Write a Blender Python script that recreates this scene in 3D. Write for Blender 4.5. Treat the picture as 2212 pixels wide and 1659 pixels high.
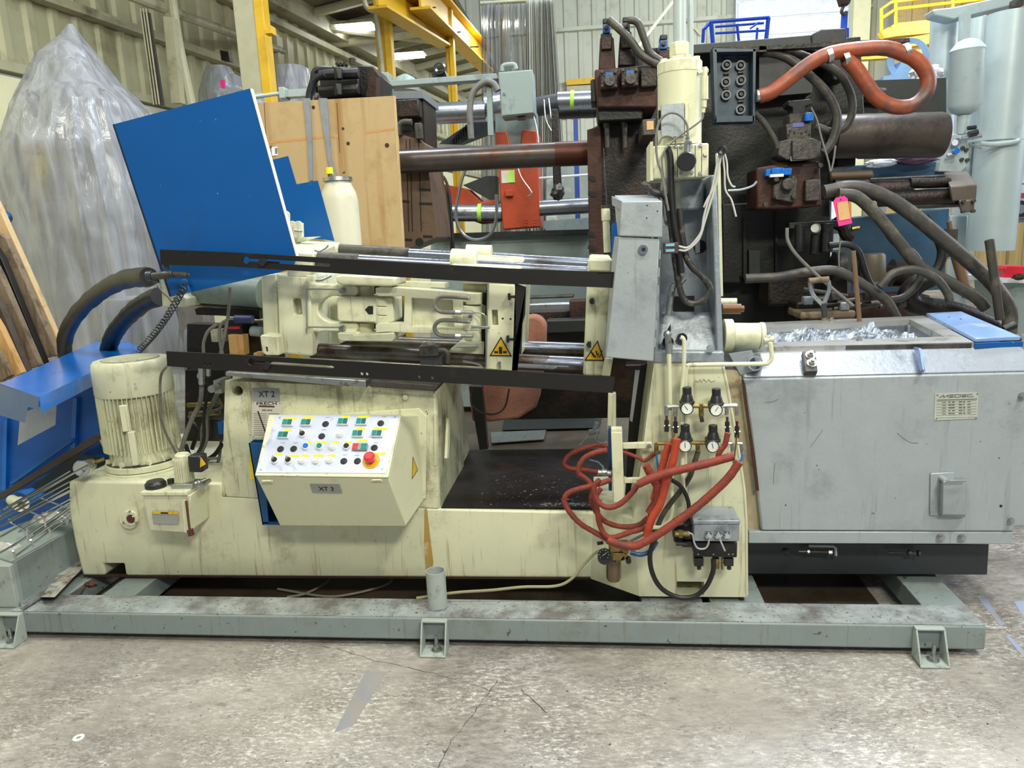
import bpy, bmesh, math, random
from mathutils import Vector as V, Matrix, noise
random.seed(7)
SC = bpy.context.scene
COL = SC.collection
for o in list(bpy.data.objects): bpy.data.objects.remove(o)
PI = math.pi
# ------------------------------------------------------------ camera
FPX, CX, CY, H = 1600.0, 1106.0, 829.5, 1.65
_p, _r, _y = math.radians(11.2), math.radians(-2.6), math.radians(6.8)
FW = V((-math.sin(_y)*math.cos(_p), math.cos(_y)*math.cos(_p), -math.sin(_p)))
_rt = V((math.cos(_y), math.sin(_y), 0)); _up = _rt.cross(FW)
RT = _rt*math.cos(_r)+_up*math.sin(_r); UP = -_rt*math.sin(_r)+_up*math.cos(_r)
O3 = V((0, 0, H))
cam = bpy.data.cameras.new('camera'); camo = bpy.data.objects.new('camera', cam); COL.objects.link(camo)
cam.sensor_width = 36; cam.lens = 36*FPX/2212.0; cam.clip_end = 200; cam.clip_start = .05
camo.matrix_world = Matrix(((RT.x, UP.x, -FW.x, 0), (RT.y, UP.y, -FW.y, 0), (RT.z, UP.z, -FW.z, H), (0, 0, 0, 1)))
SC.camera = camo
# ------------------------------------------------------------ light
SC.view_settings.view_transform = 'Standard'; SC.view_settings.look = 'None'
SC.view_settings.exposure = -.22; SC.view_settings.gamma = 1; SC.view_settings.use_curve_mapping = False
w = bpy.data.worlds.new('world'); SC.world = w; w.use_nodes = True
w.node_tree.nodes['Background'].inputs[0].default_value = (.78, .86, 1, 1)
w.node_tree.nodes['Background'].inputs[1].default_value = .36
def arealight(loc, size, power, col, target=None, sy=None):
    l = bpy.data.lights.new('hall_or_fill_light', 'AREA'); l.shape = 'RECTANGLE'; l.size = size; l.size_y = sy or size; l.energy = power; l.color = col
    o = bpy.data.objects.new('hall_or_fill_light', l); COL.objects.link(o); o.location = loc
    d = (V(target)-V(loc)) if target else V((0, 0, -1))
    o.rotation_euler = d.to_track_quat('-Z', 'Y').to_euler(); return o
COOL = (.82, .9, 1); WARM = (1, .97, .82)
arealight((1.6, -2.2, 4.8), 1.6, 265, WARM, (0, 3, .5), .5)
arealight((-1.2, .6, 5.6), 1.2, 110, WARM, (-1, 3, 0), .35)
arealight((2.4, .7, 5.6), 1.0, 200, WARM, (0, 3, 0), .3)
arealight((-2.0, 5.2, 5.4), 1.2, 110, COOL, None, .35)
arealight((2.2, 6.2, 5.6), 1.2, 270, COOL, (1.5, 3.2, .5), .5)
arealight((1.4, 3.0, 6.0), 1.6, 150, COOL, None, 1.0)
arealight((-4.2, 3.0, 5.2), 1.2, 120, WARM, None, .3)
arealight((-1.2, 13.5, 5.2), 1.2, 200, WARM, None, .3)
arealight((.2, 8.6, 8.0), 2, 420, COOL, (.2, 11, 4))  # added fill to brighten the plastic curtain, no fixture hangs here
arealight((3, 15, 6.5), 3, 800, COOL, (3, 24, 3), 1)
arealight((8, 13, 6.5), 3, 700, WARM, (9, 20, 3), 1)
arealight((9.5, 6.5, 4.5), 3.0, 420, COOL, (1.5, 4.2, .8), 3.0)
# ------------------------------------------------------------ pixel helpers
def ray(px, py): return FW+RT*((px-CX)/FPX)-UP*((py-CY)/FPX)
def P(px, py, y):
    d = ray(px, py); return O3+d*(y/d.y)
def PZ(px, py, z):
    d = ray(px, py); return O3+d*((z-H)/d.z)
def PX(px, py, x):
    d = ray(px, py); return O3+d*(x/d.x)
def PL(px, py, o, n):
    d = ray(px, py); o = V(o); n = V(n); return O3+d*((o-O3).dot(n)/d.dot(n))
def mpp(y): return y/FPX          # metres per pixel, roughly, at depth y
# ------------------------------------------------------------ geometry: (verts, faces)
def prism(pts, vec):
    pts = [V(p) for p in pts]; n = len(pts); vec = V(vec)
    return (pts+[p+vec for p in pts], [list(range(n))[::-1], list(range(n, 2*n))]+[[i, (i+1) % n, n+(i+1) % n, n+i] for i in range(n)])
def slab(px, y, d):
    return prism([P(a, b, y) for a, b in px], (0, d, 0))
def loft(a, b):
    n = len(a); return ([V(p) for p in a]+[V(p) for p in b], [list(range(n))[::-1], list(range(n, 2*n))]+[[i, (i+1) % n, n+(i+1) % n, n+i] for i in range(n)])
def wbox(x0, x1, y0, y1, z0, z1):
    return prism([(x0, y0, z0), (x1, y0, z0), (x1, y0, z1), (x0, y0, z1)], (0, y1-y0, 0))
def bx(x0, y0, x1, y1, Y, d):
    a = P(x0, (y0+y1)/2, Y); b = P(x1, (y0+y1)/2, Y); c = P((x0+x1)/2, y0, Y); e = P((x0+x1)/2, y1, Y)
    return wbox(a.x, b.x, Y, Y+d, e.z, c.z)
def obox(c, sx, sy, sz, m=None):
    m = m or Matrix.Identity(3); c = V(c)
    r = []
    for z in (-1, 1):
        for x, y in ((-1, -1), (1, -1), (1, 1), (-1, 1)): r.append(c+m@V((x*sx/2, y*sy/2, z*sz/2)))
    return (r, [[3, 2, 1, 0], [4, 5, 6, 7], [0, 1, 5, 4], [1, 2, 6, 5], [2, 3, 7, 6], [3, 0, 4, 7]])
def frame_of(d):
    d = V(d).normalized(); u = d.cross(V((0, 0, 1)))
    if u.length < 1e-3: u = V((1, 0, 0))
    u.normalize(); return d, u, d.cross(u)
def lathe(p0, p1, prof, n=20):
    """prof: (t in 0..1 along p0->p1 , radius)"""
    p0, p1 = V(p0), V(p1); d, u, w_ = frame_of(p1-p0); vs = []; fs = []
    for t, r in prof:
        c = p0+(p1-p0)*t
        for k in range(n):
            a = 2*PI*k/n; vs.append(c+(u*math.cos(a)+w_*math.sin(a))*r)
    for j in range(len(prof)-1):
        for k in range(n): fs.append([j*n+k, j*n+(k+1) % n, (j+1)*n+(k+1) % n, (j+1)*n+k])
    fs.append(list(range(n))[::-1]); fs.append([(len(prof)-1)*n+k for k in range(n)])
    return (vs, fs)
def cyl(p0, p1, r, r1=None, n=20): return lathe(p0, p1, [(0, r), (1, r if r1 is None else r1)], n)
def ring(p0, p1, ro, ri, n=24):
    g = lathe(p0, p1, [(0, ri), (0, ro), (1, ro), (1, ri)], n); m = 4
    fs = g[1][:-2]+[[3*n+k, 3*n+(k+1) % n, (k+1) % n, k] for k in range(n)]
    return (g[0], fs)
def cr(pts, k=6):
    pts = [V(p) for p in pts]
    if len(pts) < 3: return pts
    q = [pts[0]*2-pts[1]]+pts+[pts[-1]*2-pts[-2]]; out = []
    for i in range(1, len(q)-2):
        for j in range(k):
            t = j/k; a, b, c, d = q[i-1], q[i], q[i+1], q[i+2]
            out.append(.5*((2*b)+(c-a)*t+(2*a-5*b+4*c-d)*t*t+(3*b-a-3*c+d)*t**3))
    out.append(pts[-1]); return out
def tube(pts, r, n=10, k=6, smooth=True, wob=0):
    pts = cr(pts, k) if smooth else [V(p) for p in pts]
    m = len(pts); vs = []; fs = []; u = None
    for i, p in enumerate(pts):
        d = (pts[min(i+1, m-1)]-pts[max(i-1, 0)])
        if d.length < 1e-7: d = V((0, 0, 1))
        d.normalize()
        if u is None: u = d.orthogonal().normalized()
        u = (u-d*u.dot(d)); u = u.normalized() if u.length > 1e-4 else d.orthogonal().normalized()
        w_ = d.cross(u); rr = r*(1+(random.uniform(-wob, wob) if wob else 0))
        for k_ in range(n):
            a = 2*PI*k_/n; vs.append(p+(u*math.cos(a)+w_*math.sin(a))*rr)
    for j in range(m-1):
        for k_ in range(n): fs.append([j*n+k_, j*n+(k_+1) % n, (j+1)*n+(k_+1) % n, (j+1)*n+k_])
    fs.append(list(range(n))[::-1]); fs.append([(m-1)*n+k_ for k_ in range(n)])
    return (vs, fs)
def tpx(pts, r, Y=None, **kw):
    return tube([P(p[0], p[1], p[2] if len(p) > 2 else Y) for p in pts], r, **kw)
def ball(c, r, n=12, sz=1):
    c = V(c); prof = []; vs = []; fs = []
    m = n//2
    for j in range(m+1):
        a = PI*j/m-PI/2
        for k in range(n):
            b = 2*PI*k/n; vs.append(c+V((math.cos(a)*math.cos(b)*r, math.cos(a)*math.sin(b)*r, math.sin(a)*r*sz)))
    for j in range(m):
        for k in range(n): fs.append([j*n+k, j*n+(k+1) % n, (j+1)*n+(k+1) % n, (j+1)*n+k])
    return (vs, fs)
def cpx(x0, y0, x1, y1, Y, dpx, n=20, Y1=None, prof=None):
    a = P(x0, y0, Y); b = P(x1, y1, Y1 or Y); r = dpx/2*mpp((a-O3).dot(FW))
    return cyl(a, b, r, n=n) if prof is None else lathe(a, b, [(t, r*q) for t, q in prof], n)
def disc(px, py, Y, rpx, d, n=20, r1=None):
    """round boss facing the front (-Y): from Y-d to Y"""
    c = P(px, py, Y); r = rpx*mpp((c-O3).dot(FW)); return cyl(c, c-V((0, d, 0)), r, None if r1 is None else r*r1, n)
def hexb(px, py, Y, rpx, d): return disc(px, py, Y, rpx, d, 6)
# ------------------------------------------------------------ materials
def lin(h):
    h = h.lstrip('#'); r = []
    for i in (0, 2, 4):
        c = int(h[i:i+2], 16)/255; r.append(c/12.92 if c <= .04045 else ((c+.055)/1.055)**2.4)
    return (*r, 1)
MATS = {}
def mt(name, col, rough=.5, metal=0.0, dirt=None, mott=.12, bump=.0, scale=6, streak=None, fine=None, coat=0, alpha=None, emit=None, trans=0):
    m = bpy.data.materials.new(name); m.use_nodes = True; nt = m.node_tree; N = nt.nodes; L = nt.links
    b = N['Principled BSDF']; b.inputs['Roughness'].default_value = rough; b.inputs['Metallic'].default_value = metal
    if coat: b.inputs['Coat Weight'].default_value = coat; b.inputs['Coat Roughness'].default_value = .15
    if trans: b.inputs['Transmission Weight'].default_value = trans
    tc = N.new('ShaderNodeTexCoord'); c = lin(col)
    def nz(sc, det=5, vec=None, ro=.6):
        n = N.new('ShaderNodeTexNoise'); n.inputs['Scale'].default_value = sc; n.inputs['Detail'].default_value = det; n.inputs['Roughness'].default_value = ro
        L.new(vec or tc.outputs['Object'], n.inputs['Vector']); return n.outputs['Fac']
    def ramp(f, a, b_):
        r = N.new('ShaderNodeMapRange'); r.inputs[1].default_value = a; r.inputs[2].default_value = b_; L.new(f, r.inputs[0]); return r.outputs[0]
    def mix(f, a, b_):
        x = N.new('ShaderNodeMix'); x.data_type = 'RGBA'; L.new(f, x.inputs[0])
        for s, v in ((6, a), (7, b_)):
            if isinstance(v, tuple): x.inputs[s].default_value = v
            else: L.new(v, x.inputs[s])
        return x.outputs[2]
    cur = mix(ramp(nz(scale), .3, .7), tuple(v*(1-mott) for v in c[:3])+(1,), tuple(min(1, v*(1+mott)) for v in c[:3])+(1,))
    if dirt:
        dc, amt, ds = dirt; f = ramp(nz(ds, 8, ro=.7), .62-.27*amt, .75-.22*amt); cur = mix(f, cur, lin(dc))
    if streak:
        sc_, amt, ss = streak; mp = N.new('ShaderNodeMapping'); L.new(tc.outputs['Object'], mp.inputs[0]); mp.inputs['Scale'].default_value = (ss, ss, ss*.06)
        f = ramp(nz(1, 4, mp.outputs[0]), .66-.3*amt, .8-.25*amt); cur = mix(f, cur, lin(sc_))
    if fine:
        fc, amt, fs_ = fine; f = ramp(nz(fs_, 3), .74-.3*amt, .77-.3*amt); cur = mix(f, cur, lin(fc))
    L.new(cur, b.inputs['Base Color'])
    L.new(ramp(nz(scale*2.3, 4), -.2, 1.2), (mr := N.new('ShaderNodeMapRange')).inputs[0]); mr.inputs[3].default_value = rough*.75; mr.inputs[4].default_value = min(1, rough*1.3); L.new(mr.outputs[0], b.inputs['Roughness'])
    if bump:
        bp = N.new('ShaderNodeBump'); bp.inputs['Strength'].default_value = bump; bp.inputs['Distance'].default_value = .01; L.new(nz(scale*6, 4), bp.inputs['Height']); L.new(bp.outputs[0], b.inputs['Normal'])
    if alpha is not None: b.inputs['Alpha'].default_value = alpha
    if emit: b.inputs['Emission Color'].default_value = lin(emit[0]); b.inputs['Emission Strength'].default_value = emit[1]
    MATS[name] = m; return m
CREAM = mt('cream_paint', '#cfd0b1', .4, 0, ('#b4b194', .3, 5), .06, .05, 4, ('#9c926f', .24, 42), ('#5d5843', .1, 60))
CREAMD = mt('cream_paint_grimy', '#c8c9a9', .5, 0, ('#8f896f', .42, 5), .08, .1, 4, ('#7f775b', .36, 42), ('#4a4232', .2, 50))
CREAM2 = mt('cream_gloss_panel', '#cccdae', .38, 0, ('#bdbb9d', .2, 3), .03, .03, 5)
GREYP = mt('grey_hammered_paint', '#9da5a9', .42, .15, ('#878e92', .35, 3), .05, .14, 8, ('#878d91', .22, 34), ('#4a4e50', .07, 36))
GREYG = mt('grey_casting_paint', '#8f989f', .4, .25, ('#5f666b', .3, 5), .1, .25, 8)
SKID = mt('grey_green_skid_paint', '#818d8d', .5, 0, ('#7a7f79', .35, 5), .08, .1, 5, ('#6f706a', .25, 40), ('#54503f', .22, 30))
SKIDT = mt('scuffed_skid_top', '#9ea6a6', .38, .1, ('#6c6967', .62, 4), .25, .15, 9, None, ('#5b5855', .4, 60))
SKIDB = mt('grey_bracket_paint', '#a2aba6', .5, 0, ('#6f7269', .2, 8), .08, .1, 9)
BLUE = mt('blue_sheet_paint', '#004f93', .38, .0, ('#084a88', .25, 2.5), .05, .02, 2, None, ('#7aa7cf', .02, 30))
BLUE2 = mt('bright_blue_paint', '#0f6cc8', .22, .0, ('#0a3f86', .2, 5), .08, .15, 6, coat=.4)
BLUED = mt('dark_blue_plastic', '#0c4475', .35, 0, None, .1, .05, 6)
BLACK = mt('black_steel_rail', '#191715', .42, .1, ('#2b2926', .2, 5), .1, .05, 6)
BLK = mt('black_rubber', '#111112', .45, 0, ('#2e2c2a', .25, 12), .1, .1, 20)
BLKP = mt('black_plastic', '#202123', .35)
DARKB = mt('charcoal_base_paint', '#33363a', .45, .1, ('#26282a', .3, 4), .1, .05, 5)
STEEL = mt('polished_rod', '#9aa1ad', .22, .95, ('#6d625a', .25, 4), .1, .03, 5)
RODB = mt('greasy_rod', '#5e5a55', .35, .8, ('#3a2e22', .5, 5), .2, .1, 6)
CHROME = mt('chrome', '#c4c8cc', .18, 1)
ZINC = mt('zinc_fitting', '#a9adab', .35, .9, ('#5e5a50', .25, 20), .1)
BRASS = mt('brass_fitting', '#8d7b4a', .4, .8, ('#4a3f2c', .4, 20), .1)
WHITEP = mt('white_plastic', '#dfe2e4', .35)
PANELW = mt('panel_face_white', '#ccd3e6', .3, .35, ('#99a3bb', .25, 9), .06, .03, 9)
TEAL = mt('teal_lens', '#0f7f7d', .3)
TEALD = mt('dark_teal_lens', '#14615f', .3)
YEL = mt('yellow_sticker', '#efd81d', .45)
YELW = mt('warning_yellow', '#d9ac1c', .5, 0, ('#8a6a16', .25, 40))
ORY = mt('amber_plate', '#e0a51e', .35)
RED = mt('red_button', '#c9323a', .3, coat=.3)
REDD = mt('deep_red_glass', '#4d1016', .12, coat=.6)
BLUB = mt('blue_lens', '#1b66d4', .25)
HOLE = mt('dark_hole', '#101216', .7)
HOSER = mt('red_rubber_hose', '#803021', .6, 0, ('#5a2e26', .45, 14), .15, .35, 22, None, ('#b0735e', .2, 110))
HOSEO = mt('orange_red_hose', '#a83c22', .55, 0, ('#8a3a28', .35, 14), .15, .25, 18)
HOSEG = mt('grey_hose', '#6d6c66', .5, 0, ('#45443f', .3, 14), .1, .15, 20)
HOSED = mt('dusty_dark_hose', '#37342d', .5, 0, ('#5e5747', .4, 7), .15, .15, 12)
ORNG = mt('orange_conduit', '#8e4323', .45, 0, ('#443a36', .5, 4), .15, .1, 10)
ALU = mt('aluminium_dross', '#aab2b8', .3, .9, ('#5b6168', .4, 14), .25, .6, 14)
ALUP = mt('aluminium_tube', '#a7adb3', .28, .9, ('#7b8188', .2, 7), .08)
GREASE = mt('greasy_dark_casting', '#1c1815', .42, .3, ('#3a281c', .42, 5), .25, .4, 9)
GREAS2 = mt('oily_green_black', '#171811', .4, .2, ('#0e0e0b', .4, 4), .25, .2, 8)
RUST = mt('rusty_brown_block', '#42261b', .6, .2, ('#211812', .45, 5), .25, .3, 9)
DGRN = mt('dark_green_grey_sheet', '#272c29', .5, .1, ('#1b1e1a', .3, 4), .15, .05, 5)
GMET = mt('grimy_grey_metal', '#4c4944', .45, .4, ('#2a2723', .4, 8), .2, .3, 10)
OLIVE = mt('grey_green_machine_paint', '#8a9893', .5, 0, ('#6b726e', .2, 4), .06, .05, 5)
NAVY = mt('navy_slate_box', '#2e3d49', .4, .1, ('#25303a', .3, 5), .1)
ORANGE = mt('orange_machine_paint', '#aa3d14', .45, 0, ('#8f3516', .35, 4), .1, .1, 6)
WOOD = mt('pine_wood', '#c79d62', .6, 0, ('#9a7340', .35, 6), .1, .1, 5, ('#a67c46', .3, 22))
WOODG = mt('weathered_wood', '#7b6a54', .7, 0, ('#4b3d30', .45, 6), .15, .2, 7, ('#52432f', .4, 22))
WOODD = mt('dark_old_board', '#4a4038', .7, 0, ('#2f2823', .45, 6), .15, .2, 7)
WOODP = mt('pale_board', '#c2a77b', .65, 0, ('#9a7c52', .3, 8), .1, .1, 6, ('#a98b5e', .3, 22))
TERRA = mt('terracotta_block', '#a06d59', .8, 0, ('#8f5c47', .3, 5), .08, .3, 12)
PINK = mt('pink_card', '#ee2f86', .5); TANC = mt('tan_paper', '#c9a06a', .6, 0, ('#a98658', .3, 30))
PAPER = mt('paper_label', '#c7c5b6', .5); GREYL = mt('grey_label', '#8f9290', .45)
INK = mt('black_ink', '#17181a', .6); INKG = mt('faded_ink', '#6c6c62', .6)
YELB = mt('yellow_structural_paint', '#cfa316', .5, 0, ('#9c7f20', .25, 3), .08)
WALLM = mt('cream_corrugated_sheet', '#aaa887', .5, .1, ('#807d61', .3, 1.2), .08, 0, 2, ('#6c6849', .25, 3))
WALLF = mt('pale_far_siding', '#b5b7a4', .55, 0, ('#96977f', .3, .8), .06, 0, 1, ('#84846a', .2, 2))
BLOCKW = mt('cream_block_wall', '#d7d4ac', .6, 0, ('#b8b48a', .25, 1.5), .05)
BEIGE = mt('beige_far_siding', '#b09a68', .6, 0, ('#8a774c', .3, 1), .06, 0, 1, ('#6e5f3c', .3, 3))
CEILM = mt('dusty_roof_deck', '#6a6449', .7, 0, ('#3f3b2c', .35, .6), .1)
STRUC = mt('dirty_cream_steel', '#a8a587', .55, 0, ('#67634c', .35, 1.5), .1)
LBLUE = mt('light_grey_green_pipe', '#a9b6b5', .38, .1, ('#8e9b9b', .15, 3), .05)
GASW = mt('cream_gas_bottle', '#cdcab2', .4, 0, ('#a8a58d', .15, 5), .04)
WHT = mt('white_panel', '#dde2ea', .4); CBLUE = mt('cobalt_frame', '#0b3fae', .4)
TEALF = mt('teal_pipe', '#5c8a8c', .4)
STRAP = mt('grey_strap', '#8c9096', .45, .1, ('#6b7078', .3, 10))
LAMP = mt('lamp_tube', '#ffffff', .5, emit=('#f4fbff', 30))
CLEAR = mt('brown_oil_glass', '#5d3b1e', .2, 0, None, .2, 0, 8, trans=.2)
def film():
    m = bpy.data.materials.new('clear_plastic_film'); m.use_nodes = True; nt = m.node_tree; N = nt.nodes; L = nt.links
    b = N['Principled BSDF']; b.inputs['Base Color'].default_value = lin('#9b9ea2'); b.inputs['Roughness'].default_value = .22
    tc = N.new('ShaderNodeTexCoord'); mp = N.new('ShaderNodeMapping'); L.new(tc.outputs['Object'], mp.inputs[0]); mp.inputs['Scale'].default_value = (7, 7, .8)
    n = N.new('ShaderNodeTexNoise'); n.inputs['Scale'].default_value = 1.3; n.inputs['Detail'].default_value = 5; n.inputs['Distortion'].default_value = 1.1; L.new(mp.outputs[0], n.inputs['Vector'])
    r = N.new('ShaderNodeMapRange'); r.inputs[1].default_value = .3; r.inputs[2].default_value = .68; r.inputs[3].default_value = .4; r.inputs[4].default_value = .93; L.new(n.outputs['Fac'], r.inputs[0]); L.new(r.outputs[0], b.inputs['Alpha'])
    bp = N.new('ShaderNodeBump'); bp.inputs['Strength'].default_value = .55; bp.inputs['Distance'].default_value = .04; L.new(n.outputs['Fac'], bp.inputs['Height']); L.new(bp.outputs[0], b.inputs['Normal'])
    return m
FILM = film()
# ------------------------------------------------------------ object builders
WO = {}
def build(name, geos, mat, parent=None, bevel=0, label=None, kind=None, origin=None, smooth=True, seg=2):
    if isinstance(geos, tuple): geos = [geos]
    vs = []; fs = []
    for g in geos:
        o = len(vs); vs += g[0]; fs += [[i+o for i in f] for f in g[1]]
    lo = V((min(v.x for v in vs), min(v.y for v in vs), min(v.z for v in vs))); hi = V((max(v.x for v in vs), max(v.y for v in vs), max(v.z for v in vs)))
    c = V(origin) if origin is not None else V(((lo.x+hi.x)/2, (lo.y+hi.y)/2, lo.z if parent is None else (lo.z+hi.z)/2))
    me = bpy.data.meshes.new(name); me.from_pydata([v-c for v in vs], [], fs)
    bm = bmesh.new(); bm.from_mesh(me); bmesh.ops.recalc_face_normals(bm, faces=bm.faces); bm.to_mesh(me); bm.free()
    if smooth:
        me.polygons.foreach_set('use_smooth', [True]*len(me.polygons)); me.set_sharp_from_angle(angle=math.radians(35))
    if isinstance(mat, (list, tuple)):
        for x in mat: me.materials.append(x)
    else: me.materials.append(mat)
    ob = bpy.data.objects.new(name, me); COL.objects.link(ob); WO[ob.name] = c
    if parent: ob.parent = parent; ob.location = c-WO[parent.name]
    else: ob.location = c
    if bevel:
        b = ob.modifiers.new('bevel', 'BEVEL'); b.width = bevel; b.segments = seg; b.limit_method = 'ANGLE'; b.angle_limit = math.radians(40)
    if label: ob['label'] = label
    if kind: ob['kind'] = kind
    return ob
def tag(o, label, cat, group=None):
    o['label'] = label; o['category'] = cat
    if group: o['group'] = group
    return o
def thing(name, label, cat, loc, group=None):
    o = bpy.data.objects.new(name, None); COL.objects.link(o); o.empty_display_size = .05
    o.location = V(loc); WO[o.name] = V(loc); return tag(o, label, cat, group)
def solo(name, geos, mat, label, cat, group=None, **kw): return tag(build(name, geos, mat, None, **kw), label, cat, group)
def struct(name, geos, mat, **kw): return build(name, geos, mat, None, kind='structure', **kw)
def cut(ob, geos):
    vs = []; fs = []; c = WO[ob.name]
    for g in geos:
        o = len(vs); vs += [v-c for v in g[0]]; fs += [[i+o for i in f] for f in g[1]]
    me = bpy.data.meshes.new('t'); me.from_pydata(vs, [], fs)
    bm = bmesh.new(); bm.from_mesh(me); bmesh.ops.recalc_face_normals(bm, faces=bm.faces); bm.to_mesh(me); bm.free()
    t = bpy.data.objects.new('t', me); COL.objects.link(t); t.matrix_world = Matrix.Translation(c)
    m = ob.modifiers.new('b', 'BOOLEAN'); m.object = t; m.solver = 'EXACT'; m.operation = 'DIFFERENCE'
    if len(ob.modifiers) > 1: ob.modifiers.move(len(ob.modifiers)-1, 0)
    bv = [x for x in ob.modifiers if x.type == 'BEVEL']
    for x in bv: x.show_viewport = False
    dg = bpy.context.evaluated_depsgraph_get(); dg.update()
    nm = bpy.data.meshes.new_from_object(ob.evaluated_get(dg)); ob.modifiers.remove(m); ob.data = nm
    for x in bv: x.show_viewport = True
    bpy.data.objects.remove(t)
def text(name, s, o, xdir, zdir, size, mat, parent, depth=.0006, font_shear=0, sx=1):
    cu = bpy.data.curves.new(name, 'FONT'); cu.body = s; cu.size = size; cu.extrude = depth; cu.align_x = 'CENTER'; cu.align_y = 'CENTER'; cu.shear = font_shear; cu.resolution_u = 3
    t = bpy.data.objects.new('t', cu); COL.objects.link(t); dg = bpy.context.evaluated_depsgraph_get(); dg.update()
    me = bpy.data.meshes.new_from_object(t.evaluated_get(dg)); bpy.data.objects.remove(t)
    x = V(xdir).normalized(); z = V(zdir); z = (z-x*z.dot(x)).normalized(); y = x.cross(z)
    me.transform(Matrix(((x.x, z.x, y.x, 0), (x.y, z.y, y.y, 0), (x.z, z.z, y.z, 0), (0, 0, 0, 1)))@Matrix.Diagonal((sx, 1, 1, 1)))
    me.materials.clear(); me.materials.append(mat)
    ob = bpy.data.objects.new(name, me); COL.objects.link(ob); ob.parent = parent; ob.location = V(o)-WO[parent.name]; WO[ob.name] = V(o); return ob
def warn_tri(parent, a, b, c, y, d=.002, bolt=True):
    """yellow warning triangle with black border; a top, b left, c right in pixels"""
    g = build('warning_sign', slab([a, b, c], y-d, d), INK, parent, label='black-edged yellow warning triangle')
    m = ((a[0]+b[0]+c[0])/3, (a[1]+b[1]+c[1])/3); f = .82
    i = [(m[0]+(q[0]-m[0])*f, m[1]+(q[1]-m[1])*f) for q in (a, b, c)]
    build('sign_face', slab(i, y-d-.001, .001), YELW, g)
    return g, m
# ------------------------------------------------------------ setting
def floor_mat():
    m = bpy.data.materials.new('stained_concrete'); m.use_nodes = True; nt = m.node_tree; N = nt.nodes; L = nt.links; b = N['Principled BSDF']
    tc = N.new('ShaderNodeTexCoord'); vec = tc.outputs['Object']
    def nz(sc, det=6, v=None, ro=.6, dist=0):
        n = N.new('ShaderNodeTexNoise'); n.inputs['Scale'].default_value = sc; n.inputs['Detail'].default_value = det; n.inputs['Roughness'].default_value = ro; n.inputs['Distortion'].default_value = dist; L.new(v or vec, n.inputs['Vector']); return n.outputs['Fac']
    def rg(f, a, c, lo=0, hi=1):
        r = N.new('ShaderNodeMapRange'); r.inputs[1].default_value = a; r.inputs[2].default_value = c; r.inputs[3].default_value = lo; r.inputs[4].default_value = hi; L.new(f, r.inputs[0]); return r.outputs[0]
    def mix(f, a, c):
        x = N.new('ShaderNodeMix'); x.data_type = 'RGBA'; L.new(f, x.inputs[0])
        for s, v in ((6, a), (7, c)):
            if isinstance(v, tuple): x.inputs[s].default_value = v
            else: L.new(v, x.inputs[s])
        return x.outputs[2]
    def mul(a, c):
        x = N.new('ShaderNodeMath'); x.operation = 'MULTIPLY'; L.new(a, x.inputs[0]); L.new(c, x.inputs[1]); return x.outputs[0]
    mp = N.new('ShaderNodeMapping'); L.new(vec, mp.inputs[0]); mp.inputs['Scale'].default_value = (1, 2.2, 1); mp.inputs['Rotation'].default_value = (0, 0, -.35)
    mv = mp.outputs[0]
    c = mix(rg(nz(1.1), .35, .65), lin('#797470'), lin('#979186'))
    c = mix(rg(nz(.8, 3, None, .5, .6), .48, .62), c, lin('#645c56'))            # oily patches
    c = mix(rg(nz(14, 10, mv, .8), .4, .62, 0, .6), c, lin('#aeaaa1'))
    c = mix(mul(rg(nz(1.6, 5, None, .7), .42, .6), rg(nz(30, 8, mv, .85), .5, .58)), c, lin('#d6d5ce'))  # worn pale grain
    c = mix(mul(rg(nz(3.1, 5, None, .7), .45, .62, 0, .7), rg(nz(55, 5, mv, .8), .47, .56)), c, lin('#5f5a56'))
    c = mix(rg(nz(6, 9, mv, .8), .585, .62, 0, .7), c, lin('#68615c'))
    c = mix(rg(nz(60, 2), .70, .715), c, lin('#3d3733'))                          # specks
    L.new(c, b.inputs['Base Color']); L.new(rg(nz(2.2), .3, .7, .35, .75), b.inputs['Roughness'])
    bp = N.new('ShaderNodeBump'); bp.inputs['Strength'].default_value = .25; bp.inputs['Distance'].default_value = .01; L.new(nz(30, 5), bp.inputs['Height']); L.new(bp.outputs[0], b.inputs['Normal'])
    return m
flo = struct('floor', wbox(-12, 16, -3, 30, -.1, 0), floor_mat(), origin=(0, 0, 0))
CRK = mt('crack_dirt', '#4f4843', .8)
for pts in ([(690, 1396), (740, 1404), (800, 1425), (860, 1437), (930, 1453), (1000, 1472), (1035, 1482), (1060, 1492), (1095, 1498)], [(1080, 1465), (1060, 1490), (1030, 1530), (1005, 1565), (975, 1600), (955, 1640), (940, 1670)], [(1125, 1490), (1150, 1510), (1185, 1545)], [(1200, 1470), (1260, 1450), (1330, 1440), (1400, 1425)]):
    q = []
    for a, b in zip(pts, pts[1:]):
        for k in range(6): t_ = k/6; q.append(PZ(a[0]+(b[0]-a[0])*t_+random.uniform(-1.5, 1.5), a[1]+(b[1]-a[1])*t_+random.uniform(-1.5, 1.5), .0004))
    vs = []; fs = []
    for k, p in enumerate(q): ww = random.uniform(.0006, .0026); vs += [p+V((-ww, -ww*.6, 0)), p+V((ww, ww*.6, 0))]
    for k in range(len(q)-1): fs.append([2*k, 2*k+1, 2*k+3, 2*k+2])
    build('crack', (vs, fs), CRK, flo, smooth=False)
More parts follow.
